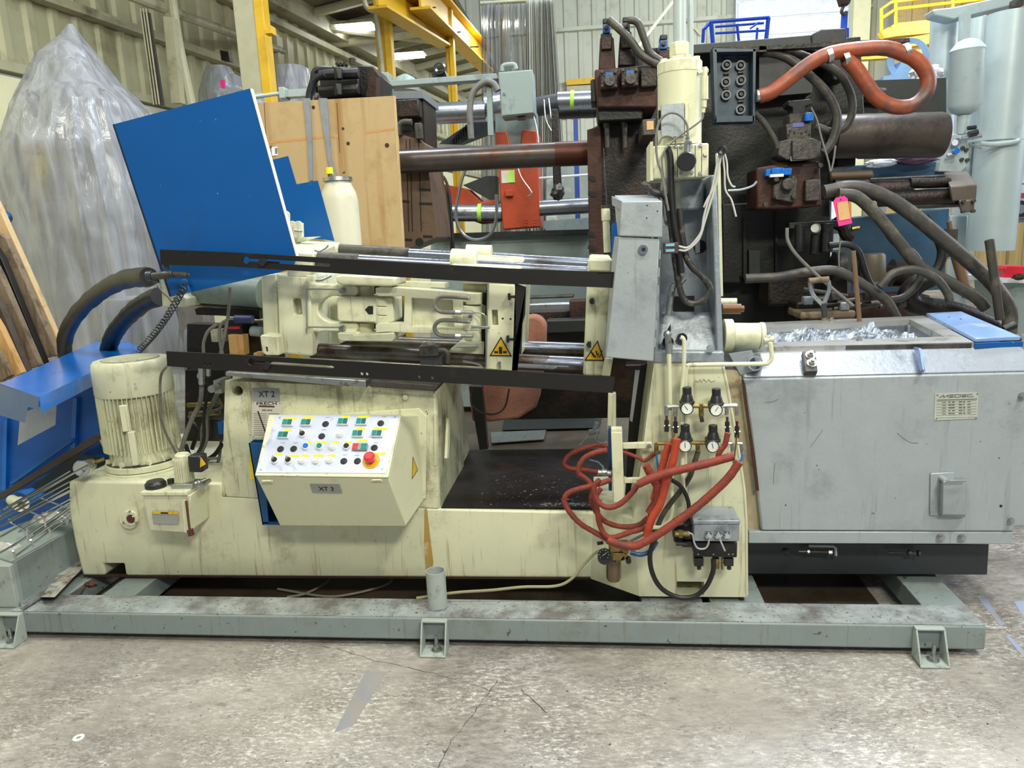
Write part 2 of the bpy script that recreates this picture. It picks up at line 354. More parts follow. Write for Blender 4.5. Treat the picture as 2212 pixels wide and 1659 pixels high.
# left wall: block wall below, ribbed sheet above
WA = V((-5.5, 6.2, 0)); WD = V((math.sin(math.radians(8)), math.cos(math.radians(8)), 0)); WN = V((WD.y, -WD.x, 0))
def wpt(s, z, off=0): return WA+WD*s+WN*off+V((0, 0, z))
def ribbed(p0, d, n, length, z0, z1, pitch=.3, dep=.035):
    vs = []; fs = []; s = 0; prof = []
    while s < length:
        prof += [(s, 0), (s+pitch*.55, 0), (s+pitch*.65, dep), (s+pitch*.9, dep)]; s += pitch
    for s, o in prof: vs += [p0+d*s+n*o+V((0, 0, z0)), p0+d*s+n*o+V((0, 0, z1))]
    for i in range(len(prof)-1): fs.append([2*i, 2*i+2, 2*i+3, 2*i+1])
    return (vs, fs)
struct('wall_left', ribbed(WA-WD*8, WD, WN, 27, 3.38, 5.3), WALLM, smooth=False)
struct('wall_left_block', prism([wpt(-8, 0, -.15), wpt(19, 0, -.15), wpt(19, 0, .12), wpt(-8, 0, .12)], (0, 0, 3.3)), BLOCKW)
for i, z in enumerate((3.34, 4.08, 4.9)):
    struct('trim_%d' % (i+1), prism([wpt(-8, z, .02), wpt(19, z, .02), wpt(19, z, .16), wpt(-8, z, .16)], (0, 0, .09)), STRUC, bevel=.005)
struct('trim_4', prism([wpt(-8, 5.1, .02), wpt(19, 5.1, .02), wpt(19, 5.1, .3), wpt(-8, 5.1, .3)], (0, 0, .28)), STRUC)
# far wall
struct('wall_far', ribbed(V((-4, 24, 0)), V((1, 0, 0)), V((0, -1, 0)), 12.3, 0, 11, .42, .05), WALLF, smooth=False)
struct('trim_5', wbox(-4, 8, 23.75, 23.95, 4.9+.25, 5.02+.25), WALLF)
struct('trim_6', wbox(-4, 8, 23.75, 23.95, 7.6, 7.7), WALLF)
struct('wall_right_far', ribbed(V((8.35, 23, 0)), V((1, 0, 0)), V((0, -1, 0)), 8, 0, 11, .42, .05), BEIGE, smooth=False)
struct('trim_7', wbox(8.35, 16, 22.8, 22.94, 6.3, 6.4), BEIGE)
a = P(1588, 50, 23.6); b = P(1835, 50, 23.6)
d1 = struct('door_1', wbox(a.x, b.x, 23.5, 23.7, 0, 9), WHT, bevel=.01)
for k in range(9): build('door_panel', wbox(a.x+.05, b.x-.05, 23.45, 23.5, 4.6+k*.48, 5.04+k*.48), WHT, d1, bevel=.015)
c = P(1838, 50, 23.2)
struct('trim_8', wbox(c.x, c.x+.45, 23, 23.4, 0, 9), BLOCKW)
# roof
rv = [V((-6.0, 2.5, 5.32)), V((-3.05, 23.6, 5.32)), V((-2.3, 23.6, 5.5)), V((-2.3, 2.5, 5.85))]
struct('ceiling', prism(rv, (0, 0, .12)), CEILM)
def rz(x, y): # roof height
    s = (y-6.2)/WD.y; xw = -5.5+WD.x*s; return 5.3+(x-xw)/(9-xw)*2.1
for k in range(18):
    y = 8+k*.85; x0 = -5.5+WD.x*(y-6.2)/WD.y
    struct('trim_%d' % (20+k), prism([V((x0, y, 5.3-.12)), V((x0, y+.09, 5.3-.12)), V((-2.3, y+.09, rz(-2.3, y)-.12)), V((-2.3, y, rz(-2.3, y)-.12))], (0, 0, .12)), STRUC)
for k, (a, b) in enumerate((((590, 45, 5.15), (1000, 95, 5.3)), ((640, 105, 5.0), (920, 70, 5.3)))):
    p, q = PZ(*a), PZ(*b); struct('trim_%d' % (50+k), tube([p, q], .07, smooth=False), STRUC)
# roof light fixtures
lf = []
for i, (px, py, z) in enumerate(((752, 62, 5.2), (868, 122, 5.2))):
    c = PZ(px, py, z); t = thing('ceiling_light', 'bright strip light under the roof, %s' % ('the larger and nearer one' if i == 0 else 'the smaller and farther one'), 'light', c)
    build('housing', obox(c+V((0, 0, .05)), .95, .42, .05), STRUC, t)
    for k in range(4): build('tube', cyl(c+V((-.42, -.15+k*.1, 0)), c+V((.42, -.15+k*.1, 0)), .02, n=8), LAMP, t)
# steel columns
def colm(px0, px1, Y, label, mweb, mfl, pxf):
    a = P(px0, 100, Y); b = P(px1, 100, Y); f = P(pxf, 100, Y)
    t = thing('steel_column', label, 'column', ((a.x+b.x)/2, Y, 0))
    build('web', wbox(a.x, f.x, Y, Y+.3, 0, 5.3), mweb, t, bevel=.01)
    build('flange', wbox(f.x, b.x, Y-.02, Y+.12, 0, 5.3), mfl, t, bevel=.005)
    return t, a, b
t, a, b = colm(512, 578, 7, 'broad building column with grimy side and yellow front flange', STRUC, YELB, 558)
build('bracket', bx(570, 55, 586, 72, 6.8, .1), YELB, t)
t, a, b = colm(812, 846, 9.5, 'yellow building column carrying a thin vertical drain pipe', YELB, YELB, 832)
solo('drain_pipe', tpx([(785, -10), (790, 12), (800, 22), (812, 26), (814, 45), (826, 160), (840, 400)], .03, 9.35), STRUC, 'grey drain pipe with an elbow running down the yellow column', 'pipe')
t, a, b = colm(962, 980, 11.5, 'farther yellow building column below the crane beam', YELB, YELB, 970)
# crane beams
def ibeam(p, q, h, w_, mat, name, label, cat, t=.03):
    p, q = V(p), V(q); d = (q-p).normalized(); s = d.cross(V((0, 0, 1))).normalized(); up = s.cross(d)
    if up.z < 0: up = -up
    def bar(o, a, b): # cross-section a along s, b along up
        c = [o-s*a/2-up*b/2, o+s*a/2-up*b/2, o+s*a/2+up*b/2, o-s*a/2+up*b/2]; return prism([p+x for x in c], q-p)
    e = thing(name, label, cat, (p+q)/2)
    build('top_flange', bar(up*h/2, w_, t), mat, e); build('bottom_flange', bar(-up*h/2, w_, t), mat, e); build('web', bar(V((0, 0, 0)), t, h), mat, e); return e
ibeam(P(812, -18, 8.6), P(962, 78, 11.6), .3, .22, YELB, 'crane_runway_beam', 'yellow crane beam descending from the frame top to the farther column', 'beam')
ibeam(P(905, -20, 9.6), P(1052, 132, 15.5), .38, .26, YELB, 'crane_runway_beam', 'longer yellow crane beam running back behind the farther column', 'beam')
for i, (x0, y0, x1, y1) in enumerate(((903, 18, 942, 16), (920, 34, 946, 35), (973, 71, 996, 69), (996, 102, 1034, 101))):
    solo('support_bar', cpx(x0, y0, x1, y1, 10.2+i*.8, 3, 6), GMET, ['topmost short dark bar between the two yellow crane beams', 'second short dark bar, just below the topmost one at the crane beams', 'short dark bar crossing the right side of the farther yellow column', 'lowest short dark bar below the longer yellow crane beam'][i], 'bar')
# wall pipes and mess on the left wall
solo('wall_pipe', tpx([(370, -10), (385, 90), (415, 235), (430, 330)], .05, 7.9), STRUC, 'thick cream vertical pipe in front of the ribbed wall', 'pipe')
solo('wall_pipe', tpx([(362, 30), (375, 110), (402, 235), (415, 330)], .03, 8.0), STRUC, 'thin cream vertical pipe left of the thick cream pipe', 'pipe')
solo('wall_pipe', tube([P(255, -20, 7.4), P(372, 25, 8.2), P(505, 73, 10), P(720, 150, 14.5)], .055, smooth=False), STRUC, 'long cream pipe sloping along the top of the left wall', 'pipe')
t = thing('conduit_bundle', 'upright dirty conduit rack fixed to the ribbed left wall', 'conduit', P(335, 230, 7.6))
build('back_plate', slab([(306, 25), (322, 27), (353, 228), (330, 228)], 7.62, .03), GMET, t)
for k in range(3): build('conduit', cpx(303+k*6, 18, 332+k*6, 226, 7.58, 3.5, 8), STRUC, t)
build('conduit_column', slab([(352, 35), (372, 37), (390, 222), (370, 222)], 7.75, .1), STRUC, t)
solo('wall_box', slab([(475, 108), (493, 112), (496, 132), (478, 130)], 9.5, .1), GREASE, 'small dark junction box hanging by the left wall', 'box')
# left edge things
t = thing('caution_sign', 'yellow and black caution sign on the cream wall at the left edge', 'sign', P(0, 410, 5.9))
s = build('sign_plate', slab([(-38, 374), (19, 375), (22, 409), (-38, 408)], 5.9, .01), YELW, t)
build('header', slab([(-38, 375), (18, 376), (20, 388), (-38, 387)], 5.895, .005), INK, s)
text('sign_text', 'CAUTION', P(-10, 381.5, 5.89), (1, .1, 0), (0, 0, 1), .048, YELW, s)
for k in range(3): build('sign_text', slab([(-30, 392+k*5), (4, 392.5+k*5), (4, 394+k*5), (-30, 393.5+k*5)], 5.893, .003), INK, s)
build('sign_mark', slab([(13, 392), (20, 396), (20, 402), (15, 403), (12, 399)], 5.893, .003), INK, s)
t = thing('yellow_cabinet', 'bright yellow cabinet in a wooden surround behind the wrapped stack', 'cabinet', P(45, 480, 5.95))
build('body', slab([(30, 318), (90, 320), (90, 470), (44, 470)], 5.95, .25), mt('cabinet_yellow', '#f2dc10', .4), t, bevel=.01)
build('top_panel', slab([(30, 312), (90, 314), (90, 330), (31, 328)], 5.93, .05), ORY, t)
build('side_board', slab([(8, 282), (17, 290), (52, 430), (44, 470)], 5.85, .12), WOODG, t)
solo('wall_bracket', slab([(58, 192), (76, 205), (72, 250), (66, 252), (64, 225), (45, 203)], 5.8, .05), RUST, 'rusty bracket sticking out of the cream wall', 'bracket')
t = thing('safety_helmet', 'yellow and blue round object lying behind the leaning boards', 'helmet', P(15, 490, 5.0))
build('shell', ball(P(12, 470, 5.0), .045), BLUED, t); build('brim', ball(P(8, 478, 4.97), .04, sz=.6), YELW, t)
# ============================================================ FOREGROUND MACHINE
# ------------------------------------------------------------ skid
t = thing('steel_skid', 'grey welded steel skid frame under the whole cream machine', 'skid', (0, 2.8, 0)); skid = t
fb = build('front_beam', wbox(-2.95, 1.437, 2.74, 2.90, .03, .13), SKID, t, bevel=.008)
build('top_wear', wbox(-2.60, 1.433, 2.745, 2.897, .13, .132), SKIDT, t)
build('rear_beam', wbox(-2.95, 1.437, 3.95, 4.10, .03, .13), SKID, t, bevel=.006)
for x0, x1 in ((-2.62, -2.45), (-2.28, -2.12), (.16, .41), (.44, .66), (1.27, 1.437)):
    build('cross_member', wbox(x0, x1, 2.90, 3.95, .035, .1295), SKID if x0 != .16 else SKIDT, t, bevel=.004)
for x in (-2.59, -.69, 1.225):
    sk = .0
    for s, dx in ((-1, 0), (1, 0)):
        xx = x+s*.05-.003
        build('gusset', prism([(xx, 2.74, .128), (xx, 2.74, .002), (xx, 2.655, .002), (xx, 2.715, .128)], (.007, 0, 0)), SKIDB, t, bevel=.002)
    build('foot_plate', wbox(x-.053, x+.053, 2.655, 2.74, .001, .009), SKIDB, t, bevel=.002)
    build('top_lip', wbox(x-.053, x+.053, 2.713, 2.74, .122, .13), SKIDB, t, bevel=.002)
    b = build('anchor_bolt', [cyl((x+.01, 2.70, .008), (x+.01, 2.70, .075), .008, n=10)], ZINC, t)
    build('nut', [cyl((x+.01, 2.70, .014), (x+.01, 2.70, .03), .016, n=6), cyl((x+.01, 2.70, .009), (x+.01, 2.70, .014), .022, n=14)], ZINC, b)
p = PZ(941, 1322, .13)+V((0, .045, 0))
build('pipe_stub', ring(p, p+V((0, 0, .165)), .041, .0375, 28), SKIDB, t, label='short open vertical pipe welded on the front beam')
build('weld_bead', ring(p+V((0, 0, .0)), p+V((0, 0, .006)), .046, .040, 20), SKIDT, t)
for x, y in ((.54, 2.98), (.50, 3.05), (.57, 2.93)):
    build('bolt', cyl((x, y, .129), (x, y, .142), .011, n=6), RUST, t)
build('shim_block', wbox(.43, .48, 3.10, 3.16, .13, .16), ZINC, t, bevel=.002)
build('wedge_mount', [wbox(1.30, 1.38, 3.2, 3.3, .13, .15), cyl((1.34, 3.25, .15), (1.34, 3.25, .18), .014, n=6)], DARKB, t, bevel=.002)
# left rear gray frame behind the skid
t = thing('grey_channel_frame', 'low grey steel channel frame running back left of the cream base', 'frame', PZ(20, 1300, .0))
z1 = .34
q = [PZ(-60, 1215, z1), PZ(35, 1212, z1), PZ(165, 1120, z1), PZ(165, 1050, z1+.02)]
build('top_flange', loft([PZ(25, 1213, z1), PZ(180, 1128, z1), PZ(160, 1085, z1), PZ(-80, 1180, z1)], [PZ(25, 1213, z1)-V((0, 0, .012)), PZ(180, 1128, z1)-V((0, 0, .012)), PZ(160, 1085, z1)-V((0, 0, .012)), PZ(-80, 1180, z1)-V((0, 0, .012))]), OLIVE, t)
a, b = PZ(27, 1214, z1), PZ(180, 1129, z1)
build('side_web', prism([a, b, b-V((0, 0, .2)), a-V((0, 0, .2))], (.01, .01, 0)), SKID, t)
build('leg', wbox(a.x-.14, a.x, a.y-.02, a.y+.1, .131, z1-.01), SKIDB, t, bevel=.004)
build('lower_flange', prism([a-V((0, 0, .2)), b-V((0, 0, .2)), b-V((-.06, .06, .2)), a-V((-.06, .06, .2))], (0, 0, .01)), SKIDT, t)
# ------------------------------------------------------------ machine base
YB = 3.06
t = thing('machine_base', 'long cream painted machine base with a raised pedestal and a dark trough deck', 'machine', P(700, 1246, YB)); base = t
zb = P(700, 1246, YB).z; zd = P(952, 1099, YB).z; zl = P(300, 1042, YB).z
body = build('lower_body', prism([P(148, 1039, YB), P(480, 1043, YB), P(484, 1070, YB), P(951, 1098, YB), P(1300, 1106, YB), P(1300, 1250, YB), P(178, 1244, YB), P(162, 1180, YB), P(148, 1103, YB)], (0, .85, 0)), CREAM, t, bevel=.012)
a, b = P(222, 1218, YB), P(274, 1262, YB)
cut(body, [wbox(a.x, b.x, YB-.05, YB+.3, b.z-.1, a.z)])
build('end_strip', slab([(146, 1150), (160, 1153), (176, 1232), (162, 1230)], YB+.12, .02), CREAM, t)
ped = build('pedestal', prism([P(485, 821, YB), P(943, 841, YB), P(951, 1104, YB-.001), P(478, 1078, YB-.001)], (0, .62, 0)), CREAMD, t, bevel=.014)
a = P(512, 845, YB); cut(ped, [cyl(a-V((0, .05, 0)), a+V((0, .2, 0)), .021, n=24)])
# wedge-shaped flank and trough deck
xr = P(951, 1099, YB).x
bk = PZ(1014, 974, zd)
build('pedestal_flank', loft([(xr-.02, YB+.003, zd), (bk.x, bk.y, zd), (bk.x-.3, bk.y+.05, zd), (xr-.2, YB+.4, zd)], [P(944, 842, YB)+V((-.02, .003, 0)), P(996, 832, bk.y), P(996, 832, bk.y)+V((-.3, .05, 0)), P(943, 842, YB)+V((-.2, .4, 0))]), CREAMD, t, bevel=.006)
build('slot_rail', prism([PL(964, 903, (xr+.03, YB+.1, zd), (1, -.12, 0)), PL(968, 903, (xr+.03, YB+.1, zd), (1, -.12, 0)), PL(964, 990, (xr+.03, YB+.1, zd), (1, -.12, 0)), PL(960, 990, (xr+.03, YB+.1, zd), (1, -.12, 0))], (.012, 0, 0)), CREAM, t)
build('trough_deck', prism([(xr+.003, YB+.004, zd+.001), (P(1372, 1100, YB).x, YB+.004, zd+.001), (P(1372, 1100, YB).x, bk.y, zd+.001), (bk.x+.002, bk.y, zd+.001)], (0, 0, .004)), GREASE, t)
build('deck_edge', tube([P(940, 893, YB-.002), P(940, 1005, YB-.002)], .006, smooth=False), CREAM2, t)
g = build('sight_glass', [disc(282, 1120, YB, 21, .02, 24), disc(282, 1120, YB-.02, 17, .006, 24)], CREAM, t, bevel=.003)
build('glass', disc(282, 1121, YB-.026, 10, .004, 20, .8), REDD, g)
for k in range(3): build('screw', disc(282+16*math.cos(k*2.1+.5), 1120+16*math.sin(k*2.1+.5), YB-.02, 2.4, .009, 8), ZINC, g)
build('bolt_head', disc(876, 858, YB, 6, .006, 6), CREAM, t)
build('top_channel', loft([P(487, 803, 3.02), P(790, 822, 3.02), P(790, 838, 3.02), P(487, 812, 3.02)], [P(487, 803, 3.02)+V((0, .12, 0)), P(790, 822, 3.02)+V((0, .12, 0)), P(790, 838, 3.02)+V((0, .12, 0)), P(487, 812, 3.02)+V((0, .12, 0))]), ZINC, t, bevel=.003, label='silvery sheet channel lying on the pedestal top')
build('top_edge_plate', slab([(800, 822), (948, 832), (940, 846), (798, 836)], YB-.02, .3), GMET, t, bevel=.004)
# floor clutter under the base
# name plates on the pedestal
g = build('name_plate', slab([(545, 838), (603, 840), (604, 868), (546, 866)], YB-.002, .002), GREYL, t)
text('lettering', 'XT 2', P(576, 852, YB-.003), (1, 0, -.01), (0, 0, 1), .036, INK, g)
g = build('data_plate', slab([(544, 868), (608, 869), (609, 948), (545, 946)], YB-.002, .002), PAPER, t)
text('lettering', 'FRECH', P(576, 872, YB-.003), (1, 0, -.01), (0, 0, 1), .019, INK, g, sx=1.7)
build('dark_bar', slab([(559, 876), (593, 877), (593, 880), (559, 879)], YB-.003, .001), mt('maroon_bar', '#4a1f1c', .5), g)
for k in range(11): build('printed_line', slab([(548, 893+k*4.6), (576, 893.3+k*4.6), (576, 894+k*4.6), (548, 893.8+k*4.6)], YB-.003, .001), INKG, g); build('printed_line', slab([(580+k % 3*3, 893.3+k*4.6), (603-k % 4*3, 893.6+k*4.6), (603-k % 4*3, 895+k*4.6), (580+k % 3*3, 894.6+k*4.6)], YB-.003, .001), INKG, g)
for x0_, x1_ in ((566, 575), (577, 582), (583, 588)): build('small_print', slab([(x0_, 884.5), (x1_, 884.7), (x1_, 887.5), (x0_, 887.3)], YB-.003, .001), INKG, g)
for (x, y) in ((548, 870), (605, 871), (606, 945), (548, 943)): build('rivet', disc(x, y, YB-.002, 1.3, .002, 6), ZINC, g)
build('rust_line', slab([(180, 1243.2), (1276, 1249.2), (1276, 1252), (182, 1246)], YB+.002, .02), RUST, t)
build('small_yellow_label', slab([(539, 975), (544, 975), (548, 1036), (541, 1036)], YB-.002, .002), YEL, t)
# yellow brown drips on the base: a run of old oil
build('oil_run', slab([(917, 1100), (922, 1098), (936, 1215), (932, 1238), (920, 1240), (916, 1180)], YB-.0015, .0014), mt('dried_oil', '#a98b45', .3, 0, ('#c9bf95', .35, 14)), t)
# ------------------------------------------------------------ control box XT 3
YF = 2.74
A1, A2 = P(553, 1030, YF), P(840, 1034, YF)                         # front top edge
zt = P(585, 898, 2.90).z
B1, B2 = P(585, 898, 2.95), P(867, 898, 2.95)
C1, C2 = P(605, 1136, 2.86), P(876, 1137, 2.86)
D2 = P(917, 1078, YB); E2 = P(907, 896, YB)
t = thing('control_box', 'cream sloped control desk full of push buttons, hung on the pedestal', 'control box', C1)
dx = V((A1.x-.0, 0, 0))
def off(v, x): return V((x, v.y, v.z))
L = [A1, C1, off(D2, C1.x+.02), off(E2, B1.x-.0), B1]; R = [A2, C2, D2, E2, B2]
build('housing', (L+R, [[0, 1, 2, 3, 4], [9, 8, 7, 6, 5], [0, 5, 6, 1], [1, 6, 7, 2], [2, 7, 8, 3], [3, 8, 9, 4], [4, 9, 5, 0]]), CREAM2, t, bevel=.004)
build('mounting_flange', slab([(735, 893), (905, 882), (921, 900), (920, 1078), (905, 1076)], YB-.012, .011), CREAM, t, bevel=.003)
N = (B1-A1).cross(A2-A1).normalized()
if N.z < 0: N = -N
def PN(px, py, h=0): return PL(px, py, A1+N*h, N)
def pplate(pts, h0, h1):
    return loft([PN(a, b)+N*h0 for a, b in pts], [PN(a, b)+N*h1 for a, b in pts])
build('lid', pplate([(553, 1030), (840, 1034), (868, 898), (584, 898)], .0005, .012), CREAM, t, bevel=.002)
fp = build('button_panel', pplate([(557, 1024), (836, 1026), (864, 900), (600, 900)], .012, .0145), PANELW, t)
for x, y in ((607, 906), (855, 905), (566, 1018), (827, 1016)): build('screw', [cyl(PN(x, y)+N*.0145, PN(x, y)+N*.0165, .004, n=8)], ZINC, fp)
ux = (A2-A1).normalized(); uz = N.cross(ux)
if uz.z < 0: uz = -uz
MB = Matrix((ux, uz, N)).transposed()
def zx(x, y): return (450+x/3.687, 800+y/3.687)
def knob(name, x, y, r, h, mat, label, cap=None, capmat=None):
    c = PN(*zx(x, y))+N*.0145
    b = build(name, lathe(c, c+N*h, [(0, r), (.7, r*.97), (1, r*.85)], 20), mat, fp, label=label)
    if cap: build('cap', lathe(c+N*h, c+N*(h+cap), [(0, r*.72), (1, r*.62)], 18), capmat, b)
    return b
for (x, y, nm) in ((645, 437, 'first row'), (792, 437, ''), (1085, 430, ''), (1230, 430, ''), (612, 535, ''), (1200, 525, ''), (1353, 525, '')):
    c = PN(*zx(x, y))+N*.0145
    b = build('square_button', obox(c+N*.006, .048, .031, .012, MB), WHITEP, fp, bevel=.002)
    for s, m in ((-1, TEAL), (1, TEALD)): build('lens', obox(c+N*.013+ux*s*.0105, .019, .025, .003, MB), m, b)
c = PN(*zx(1218, 630))+N*.0145
b = build('square_button', obox(c+N*.006, .062, .031, .012, MB), GREYL, fp, bevel=.002, label='wide red and green start stop button')
build('lens', obox(c+N*.013-ux*.018, .022, .025, .003, MB), RED, b); build('lens', obox(c+N*.013+ux*.018, .022, .025, .003, MB), TEAL, b)
for x, y in ((942, 443), (1380, 437), (912, 540), (585, 642), (689, 640), (1329, 632), (1087, 738), (1195, 738)):
    knob('blanking_plug', x, y, .0145, .003, INK, None)
knob('push_button', 790, 625, .0165, .012, WHITEP, 'blue push button', .004, BLUB)
knob('push_button', 898, 625, .0165, .012, WHITEP, 'green push button', .004, TEAL)
knob('push_button', 1112, 625, .0165, .012, WHITEP, 'black push button', .004, INK)
for x, y in ((1004, 628), (1060, 525), (757, 735), (868, 735), (975, 732)): knob('push_button', x, y, .0165, .011, WHITEP, None, .004, mt('ivory_lens', '#c9ccc8', .3))
for x, y in ((763, 527), (543, 735), (652, 735)):
    b = knob('key_switch', x, y, .0165, .012, WHITEP, 'black key switch with a small key', .006, INK)
    c = PN(*zx(x, y))+N*.033; build('key', [obox(c+N*.006, .002, .009, .018, MB), ring(c+N*.012-ux*.0013, c+N*.012+ux*.0013, .008, .005, 12)], ZINC, b)
c = PN(*zx(1305, 735))+N*.0145
b = build('emergency_stop', cyl(c, c+N*.003, .036, n=28), ORY, fp, label='red mushroom emergency stop on an amber disc')
build('mushroom', lathe(c-uz*.0+N*.003, c+N*.045, [(0, .016), (.45, .016), (.5, .023), (.8, .023), (1, .014)], 24), RED, b)
for x, y in ((665, 398), (805, 392), (1103, 386), (1245, 384), (640, 492), (1218, 482), (1375, 483), (808, 597), (910, 590), (1022, 590), (1120, 590), (1232, 579), (568, 683), (690, 697), (778, 694), (885, 694), (988, 694), (1365, 680)):
    a_, b_ = 46+random.randint(-20, 14), 9
    q = [zx(x-a_, y+b_), zx(x+a_, y+b_-2), zx(x+a_+2, y-b_-2), zx(x-a_+2, y-b_)]
    l = build('yellow_legend', pplate(q, .0146, .0152), YEL, fp)
for x, y in ((960, 390), (1405, 383), (930, 487), (605, 590), (705, 590), (1345, 588), (1095, 687), (1190, 690)):
    build('printed_symbol', pplate([zx(x-18, y+3), zx(x+18, y+2), zx(x+18, y-1), zx(x-18, y)], .0146, .015), INKG, fp)
for x, y in ((577, 1039), (814, 1037)): build('hinge', [cpx(x-9, y, x+9, y-.4, YF-.006, 4.5, 8), bx(x-12, y-2, x+12, y+3, YF-.004, .006)], CREAM, t)
FN = (C1-A1).cross(A2-A1).normalized()
if FN.y > 0: FN = -FN
def PF(px, py, h): return PL(px, py, A1+FN*h, FN)
g = build('name_plate', loft([PF(a, b, .0005) for a, b in ((669, 1046), (733, 1047), (739, 1066), (675, 1065))], [PF(a, b, .002) for a, b in ((669, 1046), (733, 1047), (739, 1066), (675, 1065))]), GREYL, t)
text('lettering', 'XT 3', PF(705, 1056.5, .003), ux, (C1-A1)*-1, .031, INK, g, sx=1.0)
sn = (C2-A2).cross(D2-A2).normalized()
if sn.x < 0: sn = -sn
tri = [(892, 986), (903, 1015), (890, 1036)]
for nm, k, h, m in (('warning_sign', 1.0, .0012, INK), ('sign_face', .85, .002, YELW)):
    mx, my = 895, 1012; pts = [(mx+(a-mx)*k, my+(b-my)*k) for a, b in tri]
    build(nm, loft([PL(a, b, A2+sn*.0004, sn) for a, b in pts], [PL(a, b, A2+sn*h, sn) for a, b in pts]), m, t)
# blue document bin
t = thing('document_bin', 'dark blue plastic bin hanging on the pedestal left of the control desk', 'bin', P(580, 1134, 3.0))
o = slab([(537, 955), (580, 951), (640, 951), (605, 1134), (567, 1134)], 2.93, .006)
build('front_wall', slab([(537, 957), (566, 957), (580, 1130), (612, 1130), (612, 1134), (567, 1134)], 2.93, .006), BLUED, t)
build('back_wall', slab([(545, 950), (640, 950), (630, 1125), (568, 1125)], 3.03, .006), BLUED, t)
build('side_wall', prism([P(537, 957, 2.93), P(567, 1134, 2.93), P(570, 1125, 3.03), P(547, 950, 3.03)], (.005, 0, 0)), BLUED, t)
build('floor_panel', prism([P(567, 1131, 2.93), P(620, 1131, 2.93), P(620, 1126, 3.03), P(570, 1126, 3.03)], (0, 0, .006)), BLUED, t)
solo('marker_rod', cpx(557, 888, 580, 952, 2.98, 3.2, 8), RUST, 'thin dark rod standing in the blue bin', 'rod')
# ------------------------------------------------------------ big cream motor
zm = zl+.0
c0 = PZ(308, 1012, zm)+V((0, 0, 0)); YM = c0.y
c0 = V((P(309, 1000, YM).x, YM+.02, zm)); zt_ = P(290, 772, YM).z
t = thing('electric_motor', 'large cream finned electric motor standing upright on the base', 'motor', c0)
def mz(py): return P(300, py, YM).z
def mr(dpx): return dpx/2*mpp((c0-O3).dot(FW))
ax = lambda z: V((c0.x, c0.y, z))
build('base_flange', [cyl(ax(zm), ax(mz(1006)), mr(158), n=40), cyl(ax(mz(1005)), ax(mz(992)), mr(154), n=40)], CREAM, t, bevel=.004)
build('flange_top', cyl(ax(mz(991.5)), ax(mz(990)), mr(148), n=40), GMET, t)
build('stator', cyl(ax(mz(992)), ax(mz(850)), mr(132), n=40), CREAMD, t)
fn = []
for k in range(52):
    a = 2*PI*k/52; u = V((math.cos(a), math.sin(a), 0)); 
    m = Matrix((u, V((-u.y, u.x, 0)), V((0, 0, 1)))).transposed()
    fn.append(obox(ax((mz(965)+mz(845))/2)+u*mr(142), .022, .004, mz(845)-mz(965), m))
build('cooling_fins', fn, CREAMD, t, kind='stuff')
build('fan_cowl', lathe(ax(mz(848)), ax(mz(776)), [(0, mr(150)), (.05, mr(153)), (.75, mr(153)), (.93, mr(150)), (1, mr(142))], 48), CREAM, t)
g = build('fan_grille', cyl(ax(mz(776)), ax(mz(776)+.004), mr(112), n=40), ZINC, t, label='round wire grille on the motor top')
gr = []
for k in range(-12, 13):
    h = math.sqrt(max(0, mr(108)**2-(k*.009)**2)); z = mz(776)+.006
    gr.append(obox((c0.x+k*.009, c0.y, z), .003, 2*h, .004)); gr.append(obox((c0.x, c0.y+k*.009, z), 2*h, .003, .004))
build('grille_wire', gr, CREAM, g, kind='stuff')
for k in range(8):
    a = 2*PI*k/8+.3; u = V((math.cos(a), math.sin(a), 0)); m = Matrix((u, V((-u.y, u.x, 0)), V((0, 0, 1)))).transposed()
    build('gusset', prism([ax(mz(992))+u*mr(146)+V((-u.y, u.x, 0))*.003, ax(mz(992))+u*mr(110), ax(mz(968))+u*mr(120)], V((-u.y, u.x, 0))*.006), CREAM, t)
for k in range(8):
    a = 2*PI*k/8+.7; u = V((math.cos(a), math.sin(a), 0)); build('bolt', cyl(ax(mz(992))+u*mr(138), ax(mz(982))+u*mr(138), .013, n=6), CREAM, t)
ang = math.radians(-75); u = V((math.cos(ang), math.sin(ang), 0)); m = Matrix((V((-u.y, u.x, 0)), u, V((0, 0, 1)))).transposed()
build('terminal_strip', [obox(ax((mz(860)+mz(915))/2)+u*mr(146), .035, .035, mz(860)-mz(915), m), obox(ax((mz(915)+mz(985))/2)+u*mr(146)+V((.02, 0, 0)), .03, .035, mz(905)-mz(975), m)], CREAM, t, bevel=.004)
build('screw', cyl(P(292, 830, c0.y-mr(150)), P(292, 830, c0.y-mr(150)-.02), .006, n=8), ZINC, t)
solo('motor_cable', tube([ax(mz(992))+V((.21, -.05, .01)), P(352, 920, YM-.16), P(346, 850, YM-.2), P(348, 810, YM-.24), P(361, 790, 2.86)], .006), HOSEG, 'thin grey cable rising in front of the cream motor to the lower black rail', 'cable')
# top surface clutter of low body
t = thing('pressure_gauge', 'round chrome pressure gauge lying left of the big cream motor', 'gauge', P(186, 1022, 3.08))
c = P(176, 1012, 3.0); e = P(192, 1004, 3.09)
build('case', lathe(c, e, [(0, .036), (.05, .039), (.9, .037), (1, .03)], 28), CHROME, t); d = (c-e).normalized()
g = build('dial', cyl(c+d*.0005, c+d*.002, .033, n=28), GREYL, t); build('needle', tube([c+d*.004, c+d*.004+V((.015, 0, -.015))], .0012, smooth=False), INK, g)
build('stem', cyl(e, e+V((.06, .03, .02)), .008), BRASS, t)
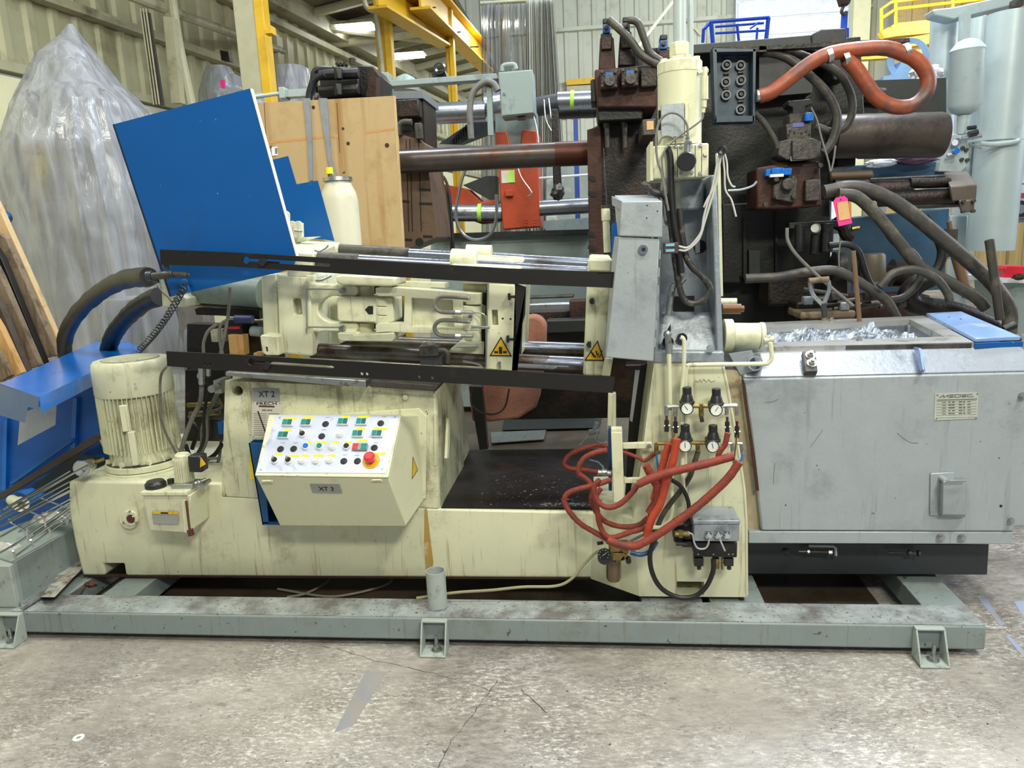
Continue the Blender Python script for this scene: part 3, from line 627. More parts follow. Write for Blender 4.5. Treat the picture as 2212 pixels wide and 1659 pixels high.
# ------------------------------------------------------------ lubrication unit
t = thing('lubrication_unit', 'small cream oil reservoir with a pump motor on the front of the base', 'pump', P(370, 1148, 2.95))
F = [P(308, 1070, 2.88), P(412, 1070, 2.88), P(407, 1151, 2.90), P(323, 1146, 2.90)]
Bk = [P(338, 1052, YB-.002), P(449, 1048, YB-.002), P(454, 1125, YB-.002), P(345, 1125, YB-.002)]
Bk[3] = V((F[3].x+.01, YB-.002, F[3].z+.01)); Bk[0] = V((F[0].x, YB-.002, F[0].z)); Bk[1].z = F[1].z; Bk[2].z = F[2].z+.01
build('reservoir', loft(F, Bk), CREAM, t, bevel=.004)
build('lid', wbox(F[0].x-.005, Bk[1].x+.006, 2.872, YB-.003, F[0].z, F[0].z+.018), CREAM, t, bevel=.003)
zz = F[0].z+.018
p = PZ(337, 1052, zz); build('filler_cap', lathe(p, p+V((0, 0, .03)), [(0, .045), (.6, .045), (.75, .04), (1, .036)], 24), BLKP, t)
p = PZ(401, 1046, zz); p.y = 2.965
r = .029
mo = build('pump_motor', [lathe(p, P(394, 979, 2.965), [(0, .042), (.12, .042), (.14, .033), (.95, .033), (1, .026)], 24)], CREAM, t)
q = P(394, 979, 2.965); ff = []
for k in range(24):
    a = 2*PI*k/24; u_ = V((math.cos(a), math.sin(a), 0)); m = Matrix((u_, V((-u_.y, u_.x, 0)), V((0, 0, 1)))).transposed(); ff.append(obox((p*.5+q*.5)+u_*.036, .009, .0035, (q.z-p.z)*.72, m))
build('motor_fins', ff, CREAM, mo, kind='stuff')
g = build('terminal_box', [obox(P(428, 999, 2.93), .062, .06, .075)], BLKP, mo, bevel=.008)
build('warning_sign', slab([(433, 988), (444, 1003), (432, 1010)], 2.898, .003), YELW, g)
build('base_casting', [obox(P(403, 1045, 2.95), .1, .08, .02), ball(P(430, 1042, 2.93), .012), cyl(P(420, 1045, 2.92), P(446, 1035, 2.95), .008)], ZINC, t, bevel=.003)
build('switch_block', obox(P(369, 1040, 2.95), .022, .02, .025), BLKP, t)
g = build('label_plate', slab([(328, 1105), (384, 1106), (385, 1132), (331, 1131)], 2.882, .004), GREYL, t)
build('label_header', slab([(328, 1105), (384, 1106), (384, 1111), (329, 1110)], 2.880, .002), YELW, g)
build('small_print', slab([(347, 1106.5), (363, 1107), (363, 1110), (347, 1109.5)], 2.879, .001), INK, g)
build('sight_strip', slab([(392, 1079), (401, 1080), (408, 1150), (398, 1150)], 2.876, .004), CREAM, t); build('sight_tube', cpx(402, 1082, 410, 1148, 2.872, 5, 12), CLEAR, t); build('drain_plug', cyl(P(410, 1143, 2.885), P(414, 1156, 2.885), .014), REDD, t)
build('outlet', cyl(P(436, 1050, 2.92), P(452, 1038, 3.0), .01), ZINC, t)
# ------------------------------------------------------------ injection column
YC = 2.91
t = thing('injection_column', 'tall tapering cream column carrying the grey bracket and the gauges', 'column', P(1490, 1288, YC)); colt = t
e = P(1276, 1250, YB); f_ = P(1381, 1288, YC)
zc = P(1381, 1288, YC).z
low = build('foot', loft([(e.x, YB, e.z), (f_.x, YC, zc), (P(1614, 1290, YC).x, YC, P(1614, 1290, YC).z), (P(1614, 1290, YC).x, YC+.55, zc), (e.x, YC+.55, e.z)],
     [(e.x+.02, YB, zd+.006), (P(1368, 1104, YC).x, YC, zd+.01), (P(1614, 1100, YC).x, YC, zd+.01), (P(1614, 1100, YC).x, YC+.55, zd+.01), (e.x+.02, YC+.55, zd+.01)]), CREAM, t)
a, b = P(1462, 1256, YC), P(1521, 1286, YC); cut(low, [wbox(a.x, b.x, YC-.05, YC+.3, b.z, a.z)])
build('upper_plate', slab([(1413, 782), (1560, 782), (1572, 840), (1598, 990), (1606, 1050), (1613, 1135), (1366, 1135), (1385, 1000), (1400, 880)], YC+.0006, .32), CREAM, t)
build('front_edge_bead', tpx([(1560, 783), (1572, 840), (1598, 990), (1608, 1060), (1612, 1130), (1613, 1285)], .006, YC+.002, smooth=False), CREAM2, t)
g = build('handwriting', tpx([(1498, 834), (1503, 822), (1508, 826), (1512, 820), (1516, 826), (1520, 819), (1526, 825), (1531, 820), (1536, 825), (1545, 822)], .0008, YC-.001, n=5), INKG, t)
0 and build('oil_stain', slab([(1344, 1225), (1352, 1222), (1362, 1240), (1364, 1262), (1352, 1268), (1338, 1255)], YC+.02, .001), BRASS, t)
# ------------------------------------------------------------ gray casting bracket
t = thing('gooseneck_bracket', 'tall grey cast bracket with a deep open recess above the cream column', 'bracket', P(1490, 783, 2.93)); 
YG = 2.93
build('back_web', slab([(1432, 378), (1545, 378), (1556, 760), (1425, 760)], YG+.2, .1), GREYG, t)
build('right_wall', slab([(1536, 378), (1547, 378), (1564, 782), (1549, 782)], YG, .25), GREYG, t, bevel=.006)
build('left_wall', slab([(1416, 510), (1426, 510), (1424, 782), (1412, 782)], YG+.02, .22), GREYG, t, bevel=.006)
lw = build('lower_block', loft([P(1412, 782, YG), P(1564, 782, YG), P(1564, 782, YG)+V((0, .3, 0)), P(1412, 782, YG)+V((0, .3, 0))], [P(1424, 672, YG+.1), P(1556, 672, YG+.1), P(1556, 690, YG+.3), P(1424, 690, YG+.3)]), GREYG, t, bevel=.02, seg=3)
build('lower_lip', slab([(1413, 758), (1564, 760), (1565, 784), (1412, 784)], YG-.03, .05), GREYG, t, bevel=.006)
build('upper_boss', [cpx(1488, 386, 1490, 455, YG+.16, 62, 24), cpx(1452, 382, 1455, 480, YG+.2, 40, 20)], GREYG, t, bevel=.01)
build('oval_opening', disc(1512, 533, YG+.2, 14, .003, 24), HOLE, t); build('hole_light_plate', bx(1502, 520, 1512, 546, YG+.19, .005), ZINC, t)  # bright plate stands in for light showing through the opening
build('port', bx(1455, 640, 1500, 672, YG+.19, .02), HOLE, t)
build('clamp_strip', slab([(1449, 700), (1449, 760), (1437, 745), (1437, 720)], YG-.005, .006), HOLE, t)
build('recess', disc(1443, 738, YG+.03, 12, .012, 16), HOLE, t); build('recess', disc(1473, 730, YG+.03, 11, .012, 16), HOLE, t)
build('stud', disc(1534, 752, YG-.03, 8, .02, 12), GREYG, t)
# ------------------------------------------------------------ injection cylinder
YI = 3.02
t = thing('injection_cylinder', 'fat cream vertical hydraulic cylinder with bolted cap above the grey bracket', 'cylinder', P(1468, 385, YI))
c0_ = P(1468, 310, YI); r = 46*mpp((c0_-O3).dot(FW)); vx = c0_.x
def vz(py): return P(1468, py, YI).z
AX = lambda z: V((vx, YI, z))
build('barrel', cyl(AX(vz(315)), AX(vz(160)), r, n=40), CREAM2, t)
build('end_cap', lathe(AX(vz(160)), AX(vz(134)), [(0, r*1.02), (.85, r*1.02), (1, r*.95)], 40), CREAM, t)
for k in range(8):
    a_ = 2*PI*k/8+.35; build('cap_bolt', cyl(AX(vz(136))+V((math.cos(a_)*r*.78, math.sin(a_)*r*.78, 0)), AX(vz(128))+V((math.cos(a_)*r*.78, math.sin(a_)*r*.78, 0)), .014, n=14), CREAM, t)
build('union_nut', [cyl(AX(vz(134)), AX(vz(122)), .036, n=20), cyl(AX(vz(122)), AX(vz(93)), .038, n=6)], CREAM, t, bevel=.003)
build('feed_pipe', cyl(AX(vz(95)), AX(vz(-60)), .0235, n=24), LBLUE, t); 
a = P(1492, 130, YI+.1); b = P(1491, -60, YI+.1); build('return_pipe', cyl(a, b, .011, n=16), LBLUE, t)
hb = build('flange_block', bx(1408, 312, 1531, 385, YI-.1, .22), CREAM2, t, bevel=.006)
for x in (1463, 1501, 1515): build('joint_line', bx(x, 314, x+1.2, 383, YI-.1008, .001), HOLE, hb)
for x, y in ((1460, 316), (1470, 316), (1493, 316), (1513, 314), (1459, 375), (1470, 374), (1495, 373), (1512, 374)): build('socket_screw', disc(x, y, YI-.1, 3.6, .006, 12), ZINC, hb)
build('end_plate', slab([(1405, 306), (1411, 306), (1411, 390), (1405, 390)], YI-.11, .22), CREAM, hb)
build('id_plate', bx(1429, 224, 1478, 295, YI-r-.012, .03), GREYP, t); build('id_strip', bx(1480, 223, 1489, 290, YI-r-.008, .03), CREAM, t)
build('side_ports', [cpx(1508, 158, 1530, 152, YI-.06, 9, 10), cpx(1522, 145, 1522, 170, YI-.06, 12, 12)], CREAM, t)
build('position_sensor', [cpx(1522, 165, 1522, 215, YI-.06, 16, 16), cpx(1521, 215, 1520, 232, YI-.06, 12, 14), cpx(1520, 232, 1519, 243, YI-.06, 8, 12)], CREAM, t)
build('side_port', disc(1524, 332, YI-.1, 5, .01, 12), CREAM, t)
for (x, y) in ((1487, 200), (1483, 207)): pass
g = build('lifting_lug', bx(1423, 238, 1430, 280, YI-r*.6, .02), HOLE, t)
# cable connector
t = thing('cable_connector', 'round black cable connector on the front of the cream cylinder block', 'connector', P(1483, 360, 2.88))
build('cap', lathe(P(1483, 347, 2.92), P(1483, 349, 2.84), [(0, .03), (.2, .034), (.85, .035), (1, .031)], 24), BLKP, t)
build('gland', [cpx(1485, 330, 1486, 312, 2.88, 15, 14), cpx(1486, 312, 1486, 306, 2.88, 18, 6), cpx(1486, 306, 1486, 296, 2.88, 10, 12)], ZINC, t)
solo('sensor_cable', tpx([(1486, 298), (1484, 270), (1470, 250), (1447, 244), (1425, 262), (1417, 300), (1420, 345), (1428, 370), (1434, 400), (1444, 455)], .0045, 2.87), HOSEG, 'grey sensor cable arching from the connector over the cream cylinder', 'cable')
solo('sensor_cable', tpx([(1519, 243), (1516, 258), (1495, 275), (1460, 300), (1436, 325), (1430, 350), (1436, 400), (1440, 440)], .0035, 2.88), HOSEG, 'thinner grey cable crossing below the sensor on the cream cylinder', 'cable')
solo('sensor_cable', tpx([(1423, 312), (1430, 298), (1445, 294), (1458, 302), (1459, 314)], .003, 2.9), HOSEG, 'short looped grey wire on the left of the cylinder block', 'cable')
# ------------------------------------------------------------ holding furnace
YT = 3.0
t = thing('holding_furnace', 'big grey painted holding furnace with an open metal-splashed top on a charcoal base', 'furnace', P(1870, 1241, 3.13)); fur = t
zs = P(1900, 810, YT).z; zt = P(2150, 741, YT+.1).z
x0 = P(1612, 900, YT).x; x1 = P(2260, 900, YT).x; zb_ = P(1900, 1149, YT).z
yb0 = YT+.11; yb1 = PZ(2074, 678, zt).y+.0
pf = build('front_panel', prism([P(1606, 818, YT), P(2270, 803, YT), P(2262, 1137, YT), P(2193, 1138, YT), P(2192, 1149, YT), P(1645, 1147, YT), P(1640, 1100, YT), P(1622, 930, YT)], (0, yb1-YT-.05, 0)), GREYP, t, bevel=.008)
build('lower_flange', prism([P(1618, 1148, YT), P(2190, 1149.5, YT), P(2186, 1176, YT), P(1617, 1174, YT)], (0, yb1-YT-.1, 0)), GREYP, t, bevel=.004)
xr1 = PZ(2207, 738, zt).x
SHM = mt('grey_paint_shiny_shoulder', '#a4aab2', .3, .4, ('#7f858c', .28, 4), .06, .15, 8, ('#6a6f75', .12, 18))
sh = build('sloped_shoulder', loft([P(1606, 818, YT)+V((0, .002, 0)), P(2270, 803, YT)+V((0, .002, 0)), P(2270, 803, YT)+V((0, 1., 0)), P(1606, 818, YT)+V((0, 1., 0))],
    [V((x0-.02, yb0, zt-.02)), V((xr1, yb0, zt-.02)), V((xr1-.02, yb1, zt-.02)), V((x0-.02, yb1, zt-.02))]), SHM, t, bevel=.012, seg=3)
def fz(px, py, dz=0): return PZ(px, py, zt+dz)
# top frame plate with opening
o = [fz(1560, 752), fz(2104, 739), fz(1996, 682), fz(1560, 700)]
i = [fz(1640, 740), fz(2040, 727), fz(1966, 690), fz(1640, 708)]
vs = []
for q in (o, i):
    for p in q: vs += [p, p-V((0, 0, .03))]
fs = []
for k in range(4):
    a, b = 2*k, 2*((k+1) % 4)
    fs += [[a, b, 8+b, 8+a], [a+1, 8+a+1, 8+b+1, b+1], [a, a+1, b+1, b], [8+a, 8+b, 8+b+1, 8+a+1]]
build('top_frame', (vs, fs), mt('bare_steel_frame', '#b3b2ad', .35, .6, ('#6f6454', .3, 7), .1, .1), t)
ii = [p-V((0, 0, .028)) for p in i]; jj = [p-V((0, 0, .16)) for p in i]
vs = ii+jj; build('well_lining', (vs, [[k, (k+1) % 4, 4+(k+1) % 4, 4+k] for k in range(4)]), ALU, t)
# crumpled metal crust in the well
nx, ny = 70, 26; vs = []; fs = []
for a in range(nx+1):
    for b in range(ny+1):
        u, v = a/nx, b/ny
        p = (i[0]*(1-u)+i[1]*u)*(1-v)+(i[3]*(1-u)+i[2]*u)*v
        h = -.036+.045*noise.fractal(V((p.x*9, p.y*9, 3)), .8, 2.1, 4)+.02*abs(noise.noise(V((p.x*40, p.y*40, 1))))-.05*max(0, u-.75)/.25
        vs.append(p+V((0, 0, h)))
for a in range(nx):
    for b in range(ny): fs.append([a*(ny+1)+b, (a+1)*(ny+1)+b, (a+1)*(ny+1)+b+1, a*(ny+1)+b+1])
build('metal_crust', (vs, fs), ALU, t, smooth=False, label='crumpled silvery aluminium crust in the open well')
build('cover_plate', loft([fz(2000, 683, .0)+V((0, 0, 0)), fz(2106, 739, .0), fz(2204, 735, 0), fz(2076, 679, 0)], [fz(2000, 683, .0)+V((0, 0, .016)), fz(2106, 739, .0)+V((0, 0, .016)), fz(2204, 735, 0)+V((0, 0, .016)), fz(2076, 679, 0)+V((0, 0, .016))]), mt('pale_blue_cover', '#8fb0e0', .25, .3, ('#c7d5ea', .35, 4), .05), t, bevel=.003)
build('cover_edge', prism([fz(2104, 741, -.0)-V((0, .012, 0)), fz(2207, 737, -.0)-V((0, .012, 0)), fz(2207, 737)-V((0, .012, .02)), fz(2104, 741)-V((0, .012, .02))], (0, .012, 0)), BLUE, t)
for x, y in ((2020, 690), (2040, 700), (2050, 686), (2075, 690)): p = fz(x, y, .016); build('screw', cyl(p, p+V((0, 0, .003)), .004, n=8), BLUE, t)
for x, y in ((1796, 694), (1856, 736)): p = fz(x, y); build('bolt', [cyl(p, p+V((0, 0, .012)), .014, n=6), cyl(p+V((0, 0, .012)), p+V((0, 0, .02)), .008)], ZINC, t)
build('rim_strip', prism([fz(1640, 748)-V((0, .006, 0)), fz(2098, 741)-V((0, .006, 0)), fz(2098, 741)-V((0, .006, .03)), fz(1640, 748)-V((0, .006, .03))], (0, .005, 0)), GMET, t, bevel=.002)
SN = (V((x0, yb0, zt))-V((x0, YT, zs))).cross(V((1, 0, 0))).normalized()
if SN.z < 0: SN = -SN
SO = V((x0, YT, zs))
def PS(px, py, h=0): return PL(px, py, SO+SN*h, SN)
def splate(pts, h0, h1): return loft([PS(a, b)+SN*h0 for a, b in pts], [PS(a, b)+SN*h1 for a, b in pts])
cut(sh, [prism([q+V((0, 0, .2)) for q in i], (0, 0, -.36))]); cut(pf, [prism([q+V((0, 0, .2)) for q in i], (0, 0, -.36))])
g = build('clamp_pad', splate([(1730, 769), (1758, 768), (1763, 812), (1736, 812)], .0, .03), GMET, t, bevel=.003)
for x, y in ((1747, 778), (1750, 795)):
    p = PS(x, y)+SN*.03; b = build('bolt', [cyl(p, p+SN*.004, .02, n=20), cyl(p+SN*.004, p+SN*.016, .013, n=6), cyl(p+SN*.016, p+SN*.026, .007)], ZINC, g)
a = PS(1976, 748); b = PS(1993, 806); c = PS(1990, 752)+SN*.06
build('lifting_lug', prism([PS(1972, 750, .002), PS(1988, 806, .002), PS(1992, 800, .04), PS(1984, 752, .05)], (.012, 0, 0)), mt('lug_grey_blue', '#7189b5', .35, .3), t, bevel=.004)
# nameplate
NPL = mt('etched_nameplate', '#bcc1b6', .4, .3)
g = build('name_plate', slab([(2020, 850), (2114, 848), (2111, 904), (2018, 908)], YT-.003, .003), NPL, t)
def np_(x, y): return (2000+x/16.93, 830+y/16.93)
def stroke(pts, w_=.9): 
    for a, b in zip(pts, pts[1:]):
        a, b = np_(*a), np_(*b); dx_, dy_ = b[0]-a[0], b[1]-a[1]; l = math.hypot(dx_, dy_); ox, oy = -dy_/l*w_/2, dx_/l*w_/2
        LT.append(slab([(a[0]+ox, a[1]+oy), (b[0]+ox, b[1]+oy), (b[0]-ox, b[1]-oy), (a[0]-ox, a[1]-oy)], YT-.0042, .001))
for letter in ([[(500, 495), (660, 400), (655, 490), (815, 395), (810, 485)]],
               [[(850, 392), (1030, 385)], [(850, 437), (1020, 432)], [(850, 482), (1020, 478)]],
               [[(1060, 385), (1270, 378), (1270, 450), (1220, 470), (1060, 476), (1060, 385)]],
               [[(1310, 385), (1495, 375)], [(1310, 430), (1490, 422)], [(1300, 470), (1490, 462)]],
               [[(1700, 370), (1530, 378), (1530, 462), (1750, 452)]]):
    LT = []
    for s_ in letter: stroke(s_, .85)
    build('letter', LT, INK, g)
LT = []; stroke([(415, 583), (1880, 540)], .9); build('printed_line', LT, INK, g)
for k, y in enumerate((620, 725, 830, 925, 1025, 1125, 1225)):
    LT = []; stroke([(390, y+8), (760 if k < 5 else 1100, y)], .35); stroke([(780, y), (1480, y-18)], .3); stroke([(1520, y-18), (1860, y-26)], .35); build('printed_line', LT, INKG, g)
for k in range(5):
    y = 660+k*103; LT = []
    stroke([(830, y), (900+40*(k % 3), y-2)], 1.3); stroke([(960, y-2), (1060, y-6)], 1.3); stroke([(1210, y-8), (1330, y-10)], 1.3); stroke([(1370, y-10), (1440-30*(k % 2), y-12)], 1.3); build('printed_figures', LT, INK, g)
    LT = []; stroke([(600, y+10), (740, y+8)], 1.6); stroke([(1520, y-20), (1640, y-24)], 1.6); build('small_print', LT, INKG, g)
for x, y in ((2025, 853.5), (2111.5, 850.5), (2022.5, 904.5), (2108.5, 903)): build('rivet', disc(x, y, YT-.003, 1.7, .002, 8), INKG, g)
# handle cover box
g = build('cover_plate_box', slab([(2011, 1023), (2062, 1020), (2062, 1116), (2009, 1114)], YT-.01, .009), GREYP, t, bevel=.003)
build('hood', [loft([P(2033, 1036, YT-.01), P(2087, 1036, YT-.01), P(2086, 1117, YT-.01), P(2028, 1117, YT-.01)], [P(2038, 1040, YT-.07), P(2085, 1040, YT-.07), P(2084, 1112, YT-.045), P(2036, 1112, YT-.045)])], GREYP, g, bevel=.003)
build('handle_bar', cpx(2043, 1041, 2085, 1040, YT-.085, 4, 10), CHROME, g); build('pivot', disc(2033, 1032, YT-.01, 6, .05, 16), GREYP, g)
for x, y, r_ in ((2183, 1124, 7), (2031, 1161, 9), (2077, 1161, 9), (2207, 855, 8)):
    b = build('bolt', [disc(x, y, YT, r_, .005, 20), hexb(x, y, YT-.005, r_*.7, .014), disc(x, y, YT-.019, r_*.35, .012, 10)], ZINC, t)
for x, y in ((2162, 1093), (1697, 1091)): build('hole', disc(x, y, YT-.0005, 3 if x > 2000 else 1.4, .001, 12), HOLE, t)
for pts in (((1750, 966), (1755, 960), (1777, 929)), ((1938, 935), (1952, 947), (1968, 956), (1984, 957)), ((1652, 869), (1668, 868), (1681, 862)), ((1671, 1046), (1672, 1020), (1674, 1000))):
    build('scratch', tpx(list(pts), .0011, YT-.0005, n=4), INKG, t)
# charcoal base
build('base_box', slab([(1600, 1172), (2137, 1176), (2133, 1242), (1600, 1240)], 3.13, yb1-3.13-.1), DARKB, t, bevel=.004)
g = build('leveling_screw', [cpx(1725, 1191, 1770, 1191, 3.09, 4, 10), cpx(1743, 1191, 1748, 1191, 3.09, 12, 6), cpx(1789, 1193, 1797, 1193, 3.09, 12, 6)], ZINC, t)
build('hook_bracket', tube([P(1747, 1179, 3.10), P(1800, 1180, 3.09), P(1805, 1184, 3.09), P(1806, 1200, 3.09)], .006, smooth=False, n=6), SKIDB, g)
build('threaded_rod', cpx(1748, 1191, 1790, 1192, 3.09, 8, 10), GMET, g)
build('leveling_screw', [cpx(1918, 1193, 1960, 1194, 3.10, 4, 8), cpx(1960, 1194, 1978, 1195, 3.09, 9, 10), cpx(1963, 1194, 1967, 1194, 3.09, 13, 6), cpx(1982, 1195, 1987, 1195, 3.09, 14, 14)], GMET, t)
build('washer_stud', [disc(1699, 1190, 3.13, 6, .01, 14), cpx(1691, 1190, 1703, 1190, 3.12, 5, 8)], GMET, t)
# furnace end lining next to the column
LIN = mt('rusty_lining', '#a89c80', .7, 0, ('#6b4a2a', .45, 8), .12, .3, 7, ('#7f5a30', .3, 12))
t = thing('furnace_end_shield', 'stained rusty lining sheet between the cream column and the grey furnace', 'shield', P(1630, 1148, 3.05))
build('sheet', slab([(1560, 800), (1604, 800), (1613, 850), (1633, 1000), (1645, 1147), (1600, 1147), (1580, 950)], 3.03, .02), LIN, t)
build('peeling_edge', slab([(1603, 812), (1610, 832), (1618, 900), (1631, 985), (1640, 1060), (1634, 1060), (1624, 985), (1606, 850)], YT-.012, .011), RUST, t)
# intake nozzle between bracket and furnace
t = thing('nozzle_cylinder', 'horizontal cream cylinder leading from the grey bracket over the furnace well', 'cylinder', P(1605, 730, 3.1))
build('flange', cpx(1562, 724, 1582, 724, 3.1, 70, 28), CREAM, t, bevel=.004)
build('barrel', cpx(1582, 724, 1640, 725, 3.1, 54, 28), CREAM, t, bevel=.004); build('end_ring', cpx(1640, 725, 1650, 725, 3.1, 58, 28), CREAM, t, bevel=.003)
build('hose_tail', [cpx(1650, 735, 1672, 732, 3.05, 13, 12), cpx(1660, 726, 1664, 745, 3.05, 12, 6)], CREAM, t)
solo('guide_pin', [cpx(1560, 667, 1600, 667, 3.15, 22, 20), cpx(1600, 667, 1607, 667, 3.15, 14, 12)], mt('bronze_pin', '#5f4128', .45, .5), 'short bronze pin beside the top of the cream nozzle cylinder', 'pin')
solo('guide_pin', cpx(1555, 652, 1591, 652, 3.2, 16, 16), CREAM, 'short cream pin above the bronze pin', 'pin')
solo('steel_pipe', [tpx([(1664, 740), (1667, 770), (1660, 783), (1640, 786), (1500, 788), (1486, 793), (1481, 812), (1480, 880), (1480, 1080)], .0085, 2.86, k=4)], CREAM, 'cream pipe bent from the nozzle cylinder across and down the column', 'pipe')
t = thing('cream_riser_pipe', 'left cream riser pipe with a swivel fitting in front of the column', 'pipe', P(1445, 1090, 2.84))
build('pipe', tpx([(1445, 765), (1447, 860), (1449, 1000), (1452, 1100), (1440, 1130), (1410, 1140)], .009, 2.85, k=4), CREAM, t)
build('fitting', [cpx(1443, 722, 1444, 745, 2.86, 15, 6), cpx(1445, 742, 1446, 768, 2.86, 16, 16), ball(P(1442, 722, 2.87), .016)], ZINC, t)
solo('steel_pipe', tpx([(1470, 728), (1476, 732), (1478, 745), (1477, 800), (1473, 860), (1474, 1000), (1478, 1110), (1460, 1135), (1400, 1140)], .008, 2.83, k=4), CREAM, 'right cream riser pipe with a bent top in front of the column', 'pipe')
g = solo('blackened_scoop', [slab([(1575, 765), (1625, 758), (1638, 800), (1600, 810)], 3.02, .02), ring(P(1632, 785, 2.98), P(1632, 785, 3.06), .03, .024)], GREYG, 'splashed grey oval spout at the left end of the furnace', 'spout')
# ------------------------------------------------------------ clamping unit (inclined)
t = thing('clamping_unit', 'inclined cream toggle clamping unit with steel tie rods and three platens', 'clamp', P(880, 800, 3.2)); cl = t
Y1, Y2 = 3.12, 3.62
rp = build('rear_platen', slab([(597, 590), (668, 596), (676, 770), (603, 764)], 3.04, .72), CREAM, t, bevel=.01)
a, b = P(631, 645, 3.04), P(652, 679, 3.04); cut(rp, [wbox(a.x, b.x, 2.9, 3.1, b.z, a.z)])
build('rear_cap_plate', slab([(564, 594), (596, 591), (602, 725), (568, 723)], 3.08, .62), CREAM, t, bevel=.006)
build('corner_foot', slab([(561, 727), (565, 723), (600, 726), (603, 768), (575, 768), (566, 762)], 3.0, .12), CREAM, t, bevel=.006)
g = build('slot', slab([(574, 749), (578, 749), (579, 759), (576, 759)], 2.999, .002), HOLE, t)
tz = P(680, 546, 3.06).z
build('platen_top', loft([P(624, 544, 3.04), P(680, 546, 3.04), P(735, 524, 3.75), P(625, 517, 3.75)], [P(620, 600, 3.04), P(669, 600, 3.04), P(724, 600, 3.75), P(622, 600, 3.75)]), CREAM, t, bevel=.008)
build('top_pad', slab([(628, 520), (636, 513), (688, 511), (640, 525)], 3.5, .04), CREAM, t)
# rod bosses
for (x, y, Y) in ((676, 558, Y1), (733, 541, Y2), (672, 757, Y1), (720, 738, Y2)): build('rod_nut', cpx(x-10, y-.4, x+2, y, Y, 42 if Y < 3.3 else 34, 24), CREAM, t)
def rod(x0, y0, x1, y1, Y, d, cutm=None):
    g = build('tie_rod', cpx(x0, y0, x1, y1, Y, d, 28), STEEL if y0 < 700 else RODB, t)
    return g
rod(674, 559, 1290, 592, Y1, 30); rod(735, 541, 1290, 572, Y2, 26)
rod(672, 757, 1270, 789, Y1, 33); rod(720, 737, 1270, 757, Y2, 31)
build('rod_sleeve', cpx(674, 559, 777, 564.5, Y1, 31.5, 28), GMET, t); build('rod_sleeve', cpx(735, 541, 885, 549, Y2, 27.5, 28), GMET, t)
build('bright_rod', cpx(1108, 781, 1262, 788, Y1, 34, 28), STEEL, t); build('bright_rod', cpx(1108, 750.5, 1262, 756.5, Y2, 31.7, 28), STEEL, t)
# rear arms casting (open crescent)
arc = [(724+math.cos(a_)*38, 668+math.sin(a_)*29) for a_ in [math.radians(q) for q in range(-72, -289, -18)]]
build('rear_arm', slab([(663, 612), (768, 617), (772, 622), (772, 636), (767, 640), (745, 640)]+[(x_, y_) for x_, y_ in arc]+[(745, 697), (767, 697), (773, 702), (772, 714), (767, 718), (700, 716), (690, 719), (668, 716)], 3.06, .06), CREAM, t, bevel=.005)
build('rear_arm', slab([(680, 605), (768, 612), (772, 630), (690, 630)], 3.5, .06), CREAM, t, bevel=.005)
build('inner_web', slab([(684, 636), (745, 640), (745, 700), (684, 700)], 3.28, .1), CREAM, t)
for y0, y1 in ((617, 640), (697, 719)):
    build('pin_knuckle', cpx(789, y0, 789, y1, 3.12, 38, 24), CREAM, t)
cl1 = build('crosshead_link', slab([(727, 644), (732, 640), (845, 643), (849, 648), (849, 694), (844, 698), (733, 695), (728, 690)], 3.04, .16), CREAM, t, bevel=.006)
build('window', slab([(788, 669), (796, 661), (806, 661), (806, 679), (796, 679)], 3.039, .002), HOLE, cl1)
for y0, y1 in ((643, 660), (661.5, 679), (680.5, 699)): build('hinge_barrel', cpx(829, y0, 829, y1, 3.07, 40, 24), CREAM, cl1, bevel=.003)
build('crosshead', slab([(725, 597), (737, 594), (850, 599), (852, 603), (852, 617), (844, 619), (738, 616), (727, 611)], 3.0, .2), CREAM, t, bevel=.006)
build('crosshead', slab([(729, 719), (764, 720), (766, 724), (848, 719), (850, 723), (850, 735), (846, 738), (740, 737), (730, 733)], 3.0, .2), CREAM, t, bevel=.006)
build('crosshead_far', slab([(780, 606), (960, 612), (962, 622), (860, 617)], 3.5, .1), CREAM, t)
fa = build('front_arm', slab([(811, 622), (822, 619), (862, 621), (1000, 631), (1030, 633), (1030, 655), (1000, 652), (1000, 711), (1030, 713), (1030, 732), (1000, 731), (960, 723), (840, 717), (812, 719), (811, 702), (820, 698), (872, 699), (874, 640), (820, 640), (811, 637)], 3.02, .07), CREAM, t, bevel=.006)
a, b = P(886, 646, 3.02), P(978, 708, 3.02); cut(fa, [prism([P(886, 644, 3.0), P(976, 649, 3.0), P(979, 709, 3.0), P(886, 707, 3.0)], (0, .055, 0))])
build('lock_hole', disc(922, 674, 3.074, 4.5, .001, 16), HOLE, fa); build('lock_hole', disc(966, 679, 3.074, 4.5, .001, 16), HOLE, fa)
for y0, y1, xx in ((632, 657, 1024), (713, 736, 1022)): build('pin_knuckle', cpx(xx, y0, xx, y1, 3.04, 36, 24), CREAM, t, bevel=.003)
build('pin_knuckle', cpx(1019, 659, 1019, 712, 3.05, 44, 24), CREAM, t, bevel=.003)
